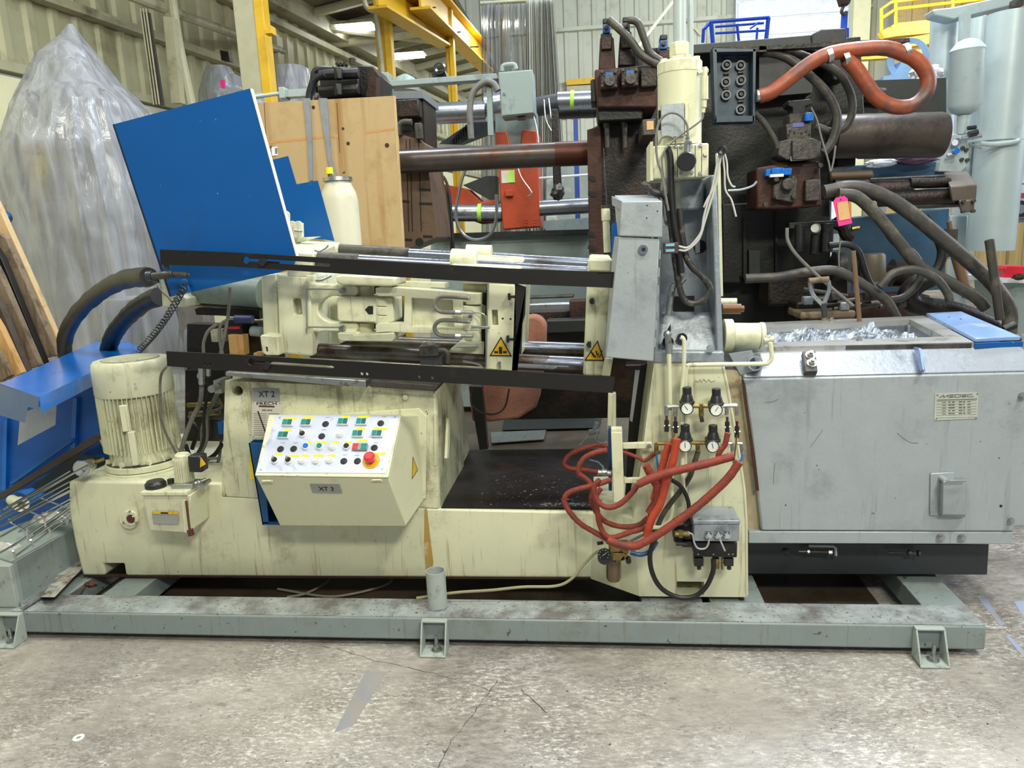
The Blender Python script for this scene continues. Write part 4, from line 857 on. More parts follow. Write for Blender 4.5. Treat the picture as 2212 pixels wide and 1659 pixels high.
# moving platen
mp_ = build('moving_platen', slab([(1056, 612), (1113, 615), (1106, 802), (1048, 797)], 3.02, .76), CREAM, t, bevel=.01)
a, b = P(1062, 670, 3.02), P(1076, 703, 3.02); cut(mp_, [wbox(a.x, b.x, 2.9, 3.07, b.z, a.z)])
build('platen_flank', slab([(998, 612), (1056, 614), (1049, 797), (968, 792), (972, 752), (985, 748), (1038, 747), (1039, 735), (1050, 735), (1050, 711), (1040, 711), (1040, 658), (1052, 657), (1052, 632), (1000, 631)], 3.1, .6), CREAM, t, bevel=.01)
build('pin_gap', slab([(1030, 632), (1052, 632), (1052, 660), (1034, 656)], 3.095, .004), HOLE, t); build('pin_gap', slab([(1036, 711), (1050, 711), (1046, 738), (1036, 736)], 3.095, .004), HOLE, t)
build('platen_top_block', loft([P(973, 571, 3.02), P(1127, 577, 3.02), P(1137, 549, 3.78), P(1010, 541, 3.78)], [P(998, 613, 3.02), P(1113, 616, 3.02), P(1124, 606, 3.78), P(1010, 600, 3.78)]), mt('cream_top_splashed', '#c4c1ad', .35, .2, ('#9c9a8c', .35, 8), .1, .2), t, bevel=.012, seg=3)
build('rod_boss', cpx(975, 560, 1030, 563, 3.12, 46, 24), CREAM, t, bevel=.004); build('rod_boss', cpx(1008, 545, 1062, 547, 3.6, 34, 24), CREAM, t)
for x, y in ((1100, 641), (1097, 733)): build('stop_bolt', [cpx(x-2, y, x+14, y, 3.0, 6, 10), bx(x-3, y-7, x+2, y+7, 2.99, .03)], BLKP, t)
for x, y in ((1086, 688), (1103, 689)): build('hole', disc(x, y, 3.0195, 2.2, .0005, 10), HOLE, mp_)
build('grease_nipple', [cpx(1079, 785, 1080, 797, 3.0, 5, 8), disc(1079, 784, 3.01, 4, .01, 10)], ZINC, t)
# fixed platen
build('fixed_platen', slab([(1270, 560), (1325, 562), (1306, 812), (1259, 811)], 3.02, .76), CREAMD, t, bevel=.01)
build('fixed_platen_cap', slab([(1274, 546+14), (1321, 548+14), (1320, 587), (1273, 585)], 3.0, .75), CREAM, t, bevel=.006)
for x, y in ((1279, 651), (1273, 745)): build('stop_bolt', [bx(x-6, y-2, x+4, y+2, 3.0, .02), bx(x-4, y-6, x+4, y+6, 2.99, .03)], BLKP, t)
build('under_block', slab([(1320, 770), (1352, 775), (1352, 815), (1300, 812)], 3.1, .3), RUST, t)
build('foot_slide', slab([(1306, 775), (1324, 776), (1318, 812), (1300, 811)], 3.0, .3), CREAM, t)
for tri_ in (((1082, 727), (1057, 769), (1106, 770)), ((1291, 735), (1262, 779), (1306, 780))):
    g, m = warn_tri(t, *tri_, 3.019)
    mm = (m[0], m[1]+2)
    if tri_[0][0] == 1082:
        build('hand_symbol', [bx(mm[0]-4, mm[1]-8, mm[0]+3, mm[1]+7, 3.0145, .001), bx(mm[0]-14, mm[1]+1, mm[0]-6, mm[1]+6, 3.0145, .001), bx(mm[0]+5, mm[1]+1, mm[0]+13, mm[1]+6, 3.0145, .001)], INK, g)
    else:
        for k in range(7): build('scrape', slab([(mm[0]-12+k*4, mm[1]-8+k % 3*5), (mm[0]-9+k*4, mm[1]-10+k % 3*5), (mm[0]-2+k*2, mm[1]+8)], 3.0145, .001), GREASE, g)
# lubrication pipes and loops
for y0, y1 in ((628, 626), (710, 707)):
    build('lube_pipe', tpx([(663, y0+80 if y0 < 700 else y0+10), (662, y0+5), (665, y0-3), (700, y0-3), (740, y1)], .0035, 3.03, k=3), ZINC, t); build('lube_fitting', disc(742, y1+1, 3.06, 6, .03, 10), ZINC, t)
for y0 in (644, 695):
    build('lube_hose', tpx([(1012, y0), (975, y0-3), (950, y0-2), (939, y0+10), (942, y0+22), (955, y0+30), (990, y0+31)], .0085, 2.97, k=5), HOSEG, t, label='looped grey braided lubrication hose')
    build('lube_fitting', cpx(990, y0-2, 1016, y0, 2.97, 9, 8), ZINC, t); build('lube_fitting', [cpx(988, y0+30, 1022, y0+31, 2.97, 8, 8), cpx(984, y0+30.5, 996, y0+31, 2.97, 12, 6)], ZINC, t)
build('lube_pipe', tpx([(1022, 675), (1040, 677), (1049, 684), (1050, 700), (1050, 790)], .003, 3.0, k=3), ZINC, t); build('lube_pipe', tpx([(1018, 706), (1045, 707), (1058, 708)], .006, 2.99), ZINC, t)
build('lube_pipe', tpx([(1054, 612), (1052, 700), (1050, 795)], .003, 3.01), ZINC, t)
build('lube_pipe', tpx([(1000, 780), (1030, 786), (1042, 792), (1045, 797)], .004, 3.05), ZINC, t)
build('pin_nut', ring(P(1016, 685, 3.0), P(1016, 685, 3.04), .012, .006, 8), ZINC, t)
build('top_lube_pipe', tpx([(680, 541), (690, 543), (705, 535), (709, 530)], .004, 3.02), ZINC, t); build('top_lube_pipe', tpx([(682, 606), (695, 605), (715, 596)], .005, 3.0), ZINC, t)
build('lube_block', slab([(661, 595), (678, 596), (679, 606), (672, 608), (662, 608)], 3.0, .03), CREAM, t)
# sheaves on rear platen top
t = thing('pulley_guard', 'two small round-topped cream guards standing on the rear platen', 'guard', P(635, 513, 3.4))
for (x0_, y0_, w_, Y) in ((604, 455, 20, 3.45), (634, 477, 17, 3.35)):
    arc = [(x0_+w_/2+math.cos(a_)*w_/2, y0_+9+math.sin(a_)*9) for a_ in [math.radians(q) for q in range(180, 361, 20)]]
    build('cheek', slab(arc+[(x0_+w_, 514), (x0_, 514)], Y, .015), CREAM, t)
    build('cheek', slab([(a+(-14 if w_ == 17 else -8), b) for a, b in arc+[(x0_+w_, 514), (x0_, 514)]], Y+.12, .015), CREAM, t)
    build('web', slab([(x0_-10, y0_+5), (x0_+4, y0_+4), (x0_+5, 512), (x0_-8, 512)], Y+.02, .1), CREAM, t)
build('pin', cpx(636, 498, 652, 500, 3.33, 5, 8), ZINC, t)
# closing cylinder left
t = thing('closing_cylinder', 'grey-green horizontal closing cylinder behind the rear cream platen', 'cylinder', P(480, 660, 3.35))
build('barrel', cpx(398, 622, 566, 634, 3.35, 62, 32), TEALF if 0 else mt('dull_green_grey', '#7f8f86', .4, .1, ('#6b7566', .2, 5)), t)
build('end_flange', slab([(346, 590), (350, 582), (388, 585), (392, 640), (401, 644), (401, 664), (350, 662)], 3.2, .3), CREAM, t, bevel=.006)
build('bottom_trim', cpx(400, 656, 566, 668, 3.34, 6, 8), GMET, t)
# hydraulics under closing cylinder
t = thing('valve_manifold', 'dark hydraulic valve cluster with a red label stripe under the closing cylinder', 'valve', P(520, 770, 3.3))
build('block', bx(491, 688, 522, 722, 3.3, .1), BLKP, t, bevel=.004); build('red_stripe', bx(492, 705, 518, 711, 3.297, .003), RED, t)
build('solenoid', cpx(508, 689, 546, 690, 3.28, 18, 14), mt('navy_solenoid', '#37406b', .4), t); build('gland', cpx(496, 687, 508, 688, 3.28, 8, 10), ZINC, t)
build('valve_body', bx(525, 697, 560, 768, 3.35, .12), GREASE, t, bevel=.006); build('coil', cpx(543, 715, 566, 717, 3.3, 22, 14), OLIVE, t)
build('limit_box', bx(455, 712, 482, 739, 3.32, .05), CREAMD, t, bevel=.004); build('lower_block', bx(500, 722, 535, 770, 3.4, .1), GREASE, t)
build('gear_rack', slab([(421, 668), (430, 664), (560, 668), (560, 690), (480, 682), (424, 680)], 3.4, .05), GREASE, t)
solo('wood_block', slab([(492, 723), (524, 724), (527, 768), (496, 765)], 3.27, .06), WOOD, 'small yellow pine block standing below the dark valve cluster', 'block', bevel=.002)
solo('wood_chip', bx(548, 762, 564, 769, 3.2, .05), WOOD, 'thin pale wood chip beside the pine block', 'wood')
t = thing('dark_hydraulic_frame', 'dark greasy frame and pump parts behind the pedestal, right of the motor', 'frame', P(440, 1000, 3.6))
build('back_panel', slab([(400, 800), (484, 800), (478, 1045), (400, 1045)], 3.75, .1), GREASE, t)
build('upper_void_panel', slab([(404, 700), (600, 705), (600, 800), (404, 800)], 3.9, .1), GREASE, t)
build('block', bx(455, 905, 480, 950, 3.3, .15), BLKP, t, bevel=.004); build('blue_coil', bx(470, 912, 482, 938, 3.26, .05), BLUE, t, bevel=.003)
build('fitting', [cpx(435, 790, 436, 830, 3.2, 14, 8), cpx(450, 790, 450, 812, 3.2, 10, 8), cpx(428, 812, 440, 812, 3.2, 12, 6), disc(468, 836, 3.15, 8, .05, 14), bx(462, 822, 478, 850, 3.16, .1)], ZINC, t)
build('pipe', cpx(405, 875, 470, 872, 3.4, 10, 10), BRASS, t); build('pipe', cpx(410, 895, 475, 890, 3.45, 12, 10), BRASS, t)
HS = [[(436, 830), (432, 870), (415, 905), (398, 950), (392, 985), (410, 1010)], [(450, 815), (448, 850), (440, 900), (440, 950), (420, 985), (395, 975)], [(470, 850), (460, 870), (446, 900), (445, 950), (430, 985)],
      [(470, 860), (478, 880), (450, 895), (436, 930), (440, 985), (470, 990)], [(400, 960), (420, 1000), (460, 985), (480, 960)], [(395, 1010), (440, 1020), (470, 1000), (478, 950)], [(404, 900), (425, 930), (415, 970)]]
for k, h_ in enumerate(HS):
    solo('hydraulic_hose', tpx(h_, .0075 if k % 2 else .011, 3.22+.03*k), HOSEG if k in (0, 2, 3, 5) else BLK, ['thick grey hose curling down just right of the motor fins', 'thin black hose hanging in the middle of the hose tangle by the motor', 'thick grey hose dropping from the round fitting beside the pedestal', 'thin grey hose bulging right near the pedestal edge', 'black hose sagging across the bottom of the tangle by the motor', 'thin grey hose at the very bottom of the tangle by the motor', 'short black hose closest to the motor fins'][k], 'hose')
solo('grey_cable', tpx([(338, 780), (345, 800), (362, 760)], .004, 3.0), HOSEG, 'short grey cable at the motor cowl edge', 'cable') if 0 else None
for k, h_ in enumerate(([(440, 765), (440, 740), (450, 715), (470, 700)], [(497, 620), (494, 670), (486, 720), (475, 770)], [(496, 688), (478, 700), (474, 725), (480, 765)])):
    solo('grey_cable', tpx(h_, .0075, 3.2), HOSEG, ['grey cable arching from behind the lower rail up to the small cream box', 'long grey cable hanging from the closing cylinder past the red stripe', 'grey cable bending from the navy solenoid down to the lower rail'][k], 'cable')
# limit switch
t = thing('limit_switch', 'dark grey switch box with loose wires on the lower tie rod', 'switch', P(930, 790, 3.02))
build('box', bx(905, 747, 947, 770, 2.98, .06), GMET, t, bevel=.003); build('bracket', slab([(908, 768), (955, 770), (955, 790), (908, 788)], 2.99, .05), DARKB, t)
build('gland', tpx([(948, 757), (960, 757), (967, 765), (968, 785)], .01, 2.99), GMET, t)
build('wires', [tpx([(910+k*4, 748), (915+k*4, 740), (922+k*4, 738), (928+k*3, 745)], .0015, 2.97, n=5) for k in range(5)], ZINC, t, kind='stuff')
# ------------------------------------------------------------ black rails
YR = 2.84
def slot(pts): return prism([P(a, b, YR-.05) for a, b in pts], (0, .12, 0))
t = thing('guard_rail', 'long black flat steel rail across the top of the cream clamping unit', 'rail', P(800, 600, YR))
r1 = build('bar', prism([P(345, 539, YR), P(500, 545, YR), P(1100, 580, YR), P(1328, 588, YR), P(1325, 622, YR), P(1100, 613, YR), P(700, 589, YR), P(500, 576, YR), P(347, 572, YR)], (0, .012, 0)), BLACK, t)
kh = [(518+math.cos(a_)*8, 563+math.sin(a_)*8) for a_ in [math.radians(q) for q in range(20, 341, 20)]]
cut(r1, [slot(kh+[(560, 561), (700, 570), (705, 574), (700, 577), (560, 569)])])
build('top_edge', slab([(345, 538), (1328, 587), (1328, 589), (345, 540)], YR, .03) if 0 else bx(1290, 589, 1326, 591, YR, .03), BLACK, t)
k_ = build('knob', [disc(570, 566, YR, 8, .02, 16), cpx(578, 566, 604, 568, YR+.02, 5, 8)], BLKP, t)
build('end_bolt', [cpx(358, 572, 359, 582, YR+.02, 12, 10)], GMET, t)
t = thing('guard_rail', 'long black flat steel rail below the cream clamping unit', 'rail', P(800, 830, YR))
r2 = build('bar', prism([P(359, 759, YR), P(500, 766, YR), P(1000, 795, YR), P(1328, 815, YR), P(1324, 849, YR), P(1100, 835, YR), P(500, 801, YR), P(361, 791, YR)], (0, .012, 0)), BLACK, t)
kh = [(529+math.cos(a_)*8, 786+math.sin(a_)*8) for a_ in [math.radians(q) for q in range(20, 341, 20)]]
cut(r2, [slot(kh+[(575, 786), (708, 795), (713, 798), (708, 801), (575, 792)])]+[disc(x, y, YR+.05, 3.8, .12, 12) for x, y in ((456, 782), (465.5, 782.5), (789, 803), (800, 803.5), (911, 810), (939, 812))])
build('knob', [disc(579, 789, YR, 8, .02, 16), cpx(587, 789, 606, 790, YR+.02, 5, 8)], BLKP, t)
build('screw', disc(1312, 836, YR, 3, .003, 10), BLKP, t)
solo('upright_angle', slab([(1112, 612), (1136, 620), (1134, 680), (1128, 700), (1126, 765), (1108, 765), (1106, 800), (1118, 800), (1112, 612)], 2.853, .012), BLACK, 'black upright flat bar between the two long rails', 'bar')
solo('upright_angle', slab([(1014, 835), (1040, 836), (1054, 970), (1036, 972), (1020, 880)], 3.7, .05), BLACK, 'black upright leg under the lower rail behind the trough', 'leg')
# ------------------------------------------------------------ blue sheet guards
YP = 2.93
t = thing('blue_guard_panel', 'large tilted blue sheet panel standing up at the left of the machine', 'panel', P(450, 640, YP))
build('sheet', slab([(243, 269), (540, 191), (640, 556), (632, 580), (600, 589), (368, 641), (362, 625)], YP, .006), BLUE, t)
build('left_flange', prism([P(243, 269, YP-.001), P(246, 268, YP-.001), P(370, 640, YP-.001), P(366, 641, YP-.001)], (0, .03, 0)), mt('dark_edge', '#0d2233', .4), t)
build('right_edge', prism([P(540, 191, YP-.001), P(542.5, 191, YP-.001), P(642, 556, YP-.001), P(640, 556, YP-.001)], (0, .02, 0)), WHITEP, t)
solo('blue_inner_panel', slab([(560, 352), (622, 337), (640, 398), (686, 390), (722, 521), (700, 517), (640, 515), (600, 500)], 3.78, .006), BLUE, 'smaller stepped blue sheet panel right behind the large one', 'panel')
solo('blue_tab', slab([(388, 606), (396, 602), (403, 604), (404, 612), (412, 630), (400, 634), (392, 625)], YP-.02, .006), mt('sky_tab', '#2f7fd0', .4), 'small light blue plastic tab at the lower corner of the blue panel', 'tab')
# coil cord and lever
hel = []
p0, p1 = P(300, 757, 3.0), P(400, 617, 2.86)
d, u, w_ = frame_of(p1-p0)
for k in range(24*12+1): hel.append(p0+(p1-p0)*(k/288)+(u*math.cos(k*2*PI/12)+w_*math.sin(k*2*PI/12))*.0125+V((0, 0, .0)) + V((0, 0, -.02*math.sin(PI*k/288))))
solo('coiled_cord', tube(hel+[P(413, 607, 2.86)], .003, n=6, smooth=False), BLKP, 'black coiled cord rising from the blue cover to the upper rail', 'cord')
t = thing('swivel_joint', 'small grimy metal swivel at the left end of the upper black rail', 'joint', P(370, 600, 2.85))
build('body', [cpx(330, 597, 374, 592, 2.85, 17, 14), cpx(374, 592, 404, 594, 2.85, 12, 12), cpx(333, 590, 338, 612, 2.86, 14, 10), cpx(404, 594, 410, 593, 2.85, 7, 8)], GMET, t, bevel=.003)
build('collar', cpx(318, 596, 330, 596, 2.86, 21, 16), NAVY, t)
solo('grey_cable', tpx([(338, 612), (350, 630), (366, 645), (378, 665), (387, 690), (388, 720), (385, 760)], .004, 2.98), HOSEG, 'thin grey cable hanging from the swivel past the coiled cord', 'cable')
# big black hoses
def bighose(pts, r, label, wob=.12): return solo('flexible_sleeve', tpx(pts, r, 3.3, n=16, k=8, wob=wob*.5), BLK, label, 'hose')
bighose([(322, 598, 3.0), (270, 604, 3.2), (215, 632, 3.5), (165, 680, 3.8), (140, 735, 4.1), (146, 800, 4.3), (160, 900, 4.4)], .042, 'thick black sleeved hose looping down left from the upper rail')
bighose([(345, 640, 3.6), (310, 655, 3.7), (270, 690, 3.9), (240, 735, 4.1), (228, 800, 4.2), (225, 900, 4.2)], .048, 'second thick black sleeved hose nearer the machine')
# ------------------------------------------------------------ gray sheet guard tower
t = thing('sheet_metal_guard', 'leaning grey sheet metal guard box with a separate cap and round lock', 'guard', P(1360, 780, 2.84))
YS = 2.80
build('body', loft([P(1338, 511, YS), P(1425, 516, YS), P(1412, 781, YS), P(1308, 772, YS)], [P(1328, 511, YS)+V((0, .22, 0)), P(1425, 516, YS)+V((0, .22, 0)), P(1412, 781, YS)+V((0, .22, 0)), P(1308, 772, YS)+V((0, .22, 0))]), GREYP, t, bevel=.004)
cp = build('cap', loft([P(1343, 435, YS-.008), P(1431, 434, YS-.008), P(1431, 513, YS-.008), P(1337, 510, YS-.008)], [P(1343, 435, YS-.008)+V((-.02, .26, .035)), P(1431, 434, YS-.008)+V((-.02, .26, .035)), P(1431, 513, YS)+V((0, .26, 0)), P(1337, 510, YS)+V((0, .26, 0))]), GREYP, t, bevel=.004)
build('side_flap', prism([P(1321, 424, 2.95), P(1343, 435, YS-.008), P(1341, 453, YS-.008), P(1322, 443, 2.95)], (.004, .004, 0)), GREYP, t)
g = build('round_lock', [disc(1389, 539, YS, 11, .012, 24, .9)], CHROME, t); build('lock_core', disc(1390, 539, YS-.012, 4.5, .003, 12), HOLE, g)
for x, y in ((1398, 444), (1420, 456), (1397, 471)): build('screw', disc(x, y, YS-.008, 1.6, .001, 8), HOLE, t)
for k in range(6): build('hinge_knuckle', cpx(1426-k*2.2, 540+k*38, 1425-k*2.2, 560+k*38, YS+.002, 3, 8), GREYP, t)
solo('blue_bracket', [slab([(1322, 482), (1340, 478), (1342, 500), (1334, 505), (1333, 570), (1322, 562)], 2.98, .03)], BLUE2, 'bright blue bracket left of the grey guard box', 'bracket')
t = thing('vertical_tube', 'slim cream upright tube with a grey cap left of the guard box', 'tube', P(1312, 545, 3.1))
build('tube', cpx(1312, 545, 1309, 476, 3.1, 15, 16), CREAM, t); build('upper_sleeve', cpx(1309, 476, 1308, 450, 3.1, 19, 16), CREAM, t); build('cap', cpx(1308, 450, 1308, 443, 3.1, 20, 16), GMET, t)
solo('dark_stand', [slab([(1385, 790), (1400, 785), (1385, 1085), (1350, 1085), (1360, 900)], 3.2, .03)], BLACK, 'dark upright plate in the gap left of the cream column', 'plate')
solo('slim_upright', slab([(1314, 850), (1331, 850), (1331, 930), (1312, 930)], 3.0, .04), CREAMD, 'slim cream upright below the right end of the lower rail', 'post', bevel=.003)
solo('steel_strip', slab([(1372, 800), (1382, 800), (1366, 912), (1360, 908)], 3.05, .006), ZINC, 'thin bright steel strip leaning in the dark gap by the column', 'strip')
# ------------------------------------------------------------ pressure regulators on the column
YK = 2.80
for k, (x, y, lab) in enumerate(((1484, 883, 'upper left black regulator with a white gauge on the cream column'), (1547, 886, 'upper right black regulator with a white gauge on the cream column'), (1480, 964, 'lower left black regulator with a white gauge on the cream column'), (1540, 965, 'lower right black regulator with a white gauge on the cream column'))):
    t = thing('pressure_regulator', lab, 'regulator', P(x, y+16, YK), 'four regulators on the cream column')
    build('knob', [cpx(x+.5, y-30, x, y-47, YK+.02, 19, 16)], BLKP, t, bevel=.002)
    build('bonnet', lathe(P(x, y-12, YK+.02), P(x+.5, y-32, YK+.02), [(0, .028), (.2, .030), (.3, .025), (.8, .02), (1, .017)], 20), BLKP, t)
    build('body', [bx(x-13, y-14, x+11, y+4, YK-.005, .06)], BLK, t, bevel=.005)
    gc = P(x, y, YK-.032); g = build('gauge', lathe(gc+V((0, .032, 0)), gc, [(0, .022), (.2, .0245), (.95, .0245), (1, .0225)], 24), BLKP, t)
    build('dial', disc(x, y, YK-.0315, 11.6, .0015, 24), mt('gauge_dial', '#dfe5dc', .3) if 'gauge_dial' not in MATS else MATS['gauge_dial'], g)
    a = (2.2, 1.0, 1.6, 1.8)[k]; c = P(x, y, YK-.034); build('needle', tube([c-V((math.cos(a), 0, math.sin(a)))*.006, c+V((math.cos(a), 0, math.sin(a)))*.014], .0011, smooth=False, n=5), INK, g)
    for q in range(9):
        b = math.radians(-40+q*32.5); e_ = c+V((math.cos(b)*.0165, .0015, math.sin(b)*.0165)); build('tick', obox(e_, .002, .001, .002), INK, g)
def fit(name, label, cat, segs, mat=ZINC, grp=None):
    """segs: list of (x0,y0,x1,y1,dpx,n)"""
    t = thing(name, label, cat, P(segs[0][0], segs[0][1], YK+.03), grp)
    for s in segs: build('fitting', cpx(s[0], s[1], s[2], s[3], YK+.03, s[4], s[5]), s[6] if len(s) > 6 else mat, t)
    return t
fit('pipe_manifold', 'upper row of brass nipples joining the two upper regulators', 'fitting', [(1496, 877, 1536, 877, 9, 10, BRASS), (1514, 873, 1515, 898, 11, 10, BRASS), (1514, 896, 1517, 911, 9, 8, GMET), (1561, 877, 1578, 876, 8, 10), (1570, 878, 1570, 896, 9, 8), (1578, 876, 1592, 876, 9, 8), (1591, 877, 1593, 897, 9, 8), (1440, 879, 1472, 877, 8, 10), (1440, 877, 1440, 897, 9, 8), (1459, 880, 1459, 898, 9, 8)])
fit('pipe_manifold', 'lower row of brass nipples joining the two lower regulators', 'fitting', [(1494, 956, 1530, 957, 9, 10, BRASS), (1507, 957, 1508, 975, 10, 8, BRASS), (1420, 958, 1466, 957, 8, 10, BRASS), (1418, 957, 1418, 978, 10, 8, BRASS), (1556, 958, 1582, 957, 8, 8), (1582, 958, 1583, 975, 9, 8), (1592, 957, 1603, 958, 8, 8), (1603, 958, 1604, 980, 9, 8)])
for k, (x, y) in enumerate(((1440, 912), (1459, 915), (1571, 915), (1592, 925))):
    t = fit('hose_connector', 'small %s shut-off valve under the regulators' % (('leftmost black', 'black second', 'black third', 'rightmost black')[k]), 'valve', [(x, y-15, x, y-4, 6, 8, REDD), (x, y-4, x, y+20, 10, 8, BLKP), (x-6, y+8, x+7, y+7, 7, 8, ZINC)])
solo('black_hose_elbow', tpx([(1508, 975), (1500, 1000), (1490, 1030), (1470, 1060), (1450, 1085), (1430, 1115), (1412, 1160)], .0105, 2.84), HOSED, 'dark dusty hose slanting down behind the orange hoses on the column', 'hose')
# ------------------------------------------------------------ hoses
def hose(name, pts, r, mat, label, cat='hose', wob=.06, Y=2.76): return solo(name, tpx(pts, r, Y, n=12, k=7, wob=wob), mat, label, cat)
hose('rubber_hose', [(1462, 948), (1455, 990), (1440, 1040), (1425, 1090), (1408, 1120), (1396, 1158)], .0155, HOSEO, 'bright orange-red hose sleeve slanting down from the valves, ending in a cut end', wob=.03, Y=2.73)
hose('rubber_hose', [(1445, 958), (1436, 990), (1428, 1018), (1420, 1050), (1412, 1080)], .014, HOSEO, 'orange hose sleeve directly left of the brightest one', wob=.03, Y=2.77)
hose('rubber_hose', [(1585, 985), (1540, 998), (1490, 1010), (1440, 1022), (1400, 1036), (1379, 1046)], .0155, HOSER, 'long dusty red hose sleeve crossing the column nearly level', wob=.03, Y=2.70)
hose('rubber_hose', [(1379, 1046), (1362, 1068), (1340, 1088), (1318, 1096), (1298, 1090), (1286, 1072), (1284, 1050), (1296, 1036)], .0108, HOSER, 'red hose curling from the level sleeve down to the trough edge', Y=2.74)
hose('rubber_hose', [(1597, 998), (1575, 1030), (1545, 1060), (1505, 1095), (1460, 1128), (1420, 1155), (1388, 1173), (1370, 1180), (1340, 1176), (1312, 1166)], .0155, HOSER, 'longest red hose sweeping from the right side of the column to bottom left', wob=.04, Y=2.68)
hose('rubber_hose', [(1312, 1166), (1285, 1150), (1255, 1132), (1232, 1108), (1219, 1083), (1226, 1066), (1250, 1056), (1275, 1050), (1300, 1043), (1320, 1036)], .0108, HOSER, 'red hose lying as the outermost left loop over the trough edge', Y=2.80)
hose('rubber_hose', [(1315, 963), (1285, 962), (1250, 972), (1228, 985), (1219, 1002), (1232, 1012), (1260, 1015), (1290, 1020)], .0108, HOSER, 'dark red hose looping behind up to the white valve body', Y=3.15)
hose('rubber_hose', [(1312, 972), (1285, 978), (1262, 990), (1250, 1010), (1252, 1024), (1272, 1040), (1280, 1060), (1278, 1080), (1290, 1108), (1310, 1128), (1345, 1138), (1380, 1134), (1400, 1118)], .011, HOSER, 'red hose dropping behind the cream bar then looping below it', Y=2.86)
hose('rubber_hose', [(1298, 1055), (1288, 1072), (1290, 1100), (1296, 1135), (1310, 1158), (1330, 1160), (1360, 1150), (1400, 1136), (1405, 1105)], .0105, HOSER, 'red hose forming the small inner loop below the trough edge', Y=2.78)
hose('rubber_hose', [(1395, 1005), (1408, 1030), (1420, 1055), (1418, 1080), (1402, 1108)], .0155, HOSER, 'short fat pale red sleeve ending beside the brightest orange hose', wob=.04, Y=2.75)
hose('rubber_hose', [(1572, 935), (1566, 960), (1555, 975), (1550, 992)], .0105, HOSER, 'short red sleeve hanging under the right-hand valves', Y=2.75)
hose('rubber_hose', [(1425, 975), (1408, 985), (1392, 995), (1378, 988), (1352, 978), (1340, 974)], .0075, HOSER, 'dark red hose passing behind the cream bar at arm height', Y=2.88)
hose('hose_tail', [(1397, 1158), (1393, 1166), (1388, 1172)], .004, BLUE2, 'blue tube end poking out of the orange hose', 'tube', Y=2.73)
hose('hose_tail', [(1604, 980), (1602, 990), (1598, 1000)], .004, BLUE2, 'short blue tube entering the right red hose', 'tube', Y=2.72)
hose('hose_tail', [(1592, 940), (1588, 975), (1584, 1000)], .003, BRASS, 'thin amber tube below the rightmost valve', 'tube', Y=2.79, wob=0)
hose('hose_tail', [(1418, 978), (1420, 1000), (1424, 1030)], .004, BLUE2, 'blue tube dropping from the lower left brass elbow', 'tube', Y=2.83, wob=0)
hose('hose_tail', [(1457, 935), (1452, 950), (1446, 962)], .004, BRASS, 'thin amber tube above the orange sleeves', 'tube', Y=2.79, wob=0)
hose('black_hose', [(1448, 1035), (1470, 1050), (1484, 1075), (1488, 1100), (1480, 1130)], .0085, BLK, 'black hose curving down behind the long red hose', Y=2.8, wob=.02)
hose('black_hose', [(1440, 1138), (1415, 1165), (1404, 1200), (1410, 1240), (1430, 1272), (1465, 1290), (1500, 1288), (1525, 1268), (1540, 1235), (1541, 1208)], .0095, BLK, 'large black hose loop hanging in front of the column foot', Y=2.72, wob=.02)
hose('blue_hose', [(1362, 1194), (1385, 1198), (1405, 1190), (1418, 1170)], .009, BLUED, 'short dark blue hose from the filter bowl', Y=2.74, wob=.02)
hose('air_hose', [(1310, 1186), (1290, 1192), (1265, 1215), (1235, 1250), (1200, 1266), (1130, 1268), (1060, 1275), (985, 1280), (900, 1292)], .0062, mt('tan_air_hose', '#8f8a6c', .4), 'long tan air hose running from the filter down along the skid', 'hose', Y=2.86, wob=0)
hose('grey_tube', [(1345, 1178), (1380, 1160), (1420, 1142), (1450, 1132), (1470, 1128)], .006, HOSEG, 'grey tube rising from the filter towards the grey junction box', 'tube', Y=2.85, wob=0)
for k, pts in enumerate(([(620, 1290), (660, 1282), (700, 1262), (712, 1250)], [(600, 1272), (700, 1288), (760, 1283), (820, 1268), (843, 1258), (846, 1250)])):
    solo('floor_cable', tube([PZ(a, b, .02) for a, b in pts], .006), mt('dusty_cable', '#8b8878', .5) if k == 0 else MATS['dusty_cable'], ['short grey cable end on the floor under the cream base', 'longer curved grey cable on the floor under the cream base'][k], 'cable')
# ------------------------------------------------------------ cream bar bracket
t = thing('bar_bracket', 'cream upright square bar with two flat arms bolted to the column', 'bracket', P(1335, 1086, 2.84))
build('bar', slab([(1320, 934), (1344, 934), (1349, 1086), (1325, 1086)], 2.84, .06), CREAM, t, bevel=.003); build('top_face', slab([(1321, 928), (1344, 928), (1344, 934.5), (1320, 934.5)], 2.845, .05), CREAM, t)
build('arm', slab([(1345, 958), (1408, 956), (1409, 969), (1346, 970)], 2.87, .02), CREAM, t, bevel=.002); build('arm', slab([(1348, 1034), (1385, 1033), (1385, 1044), (1349, 1044)], 2.87, .02), CREAM, t, bevel=.002)
g = build('bolt', disc(1402, 963, 2.87, 5, .008, 14), ZINC, t)
solo('blue_rail', slab([(1314, 925), (1321, 925), (1322, 1060), (1315, 1060)], 2.9, .04), BLUED, 'narrow dark blue strip behind the cream square bar', 'strip')
t = thing('ball_valve', 'silver ball valve with a long blue lever left of the cream bar', 'valve', P(1308, 1022, 2.9))
build('body', [cpx(1291, 1020, 1322, 1022, 2.88, 13, 8), cpx(1300, 1021, 1312, 1021, 2.88, 17, 14)], ZINC, t, bevel=.002); build('stem', cpx(1304, 1016, 1302, 1006, 2.88, 6, 8), ZINC, t)
build('lever', tpx([(1302, 1008), (1292, 998), (1262, 990)], .004, 2.88, smooth=False, n=6), mt('steel_blue_lever', '#567089', .4), t)
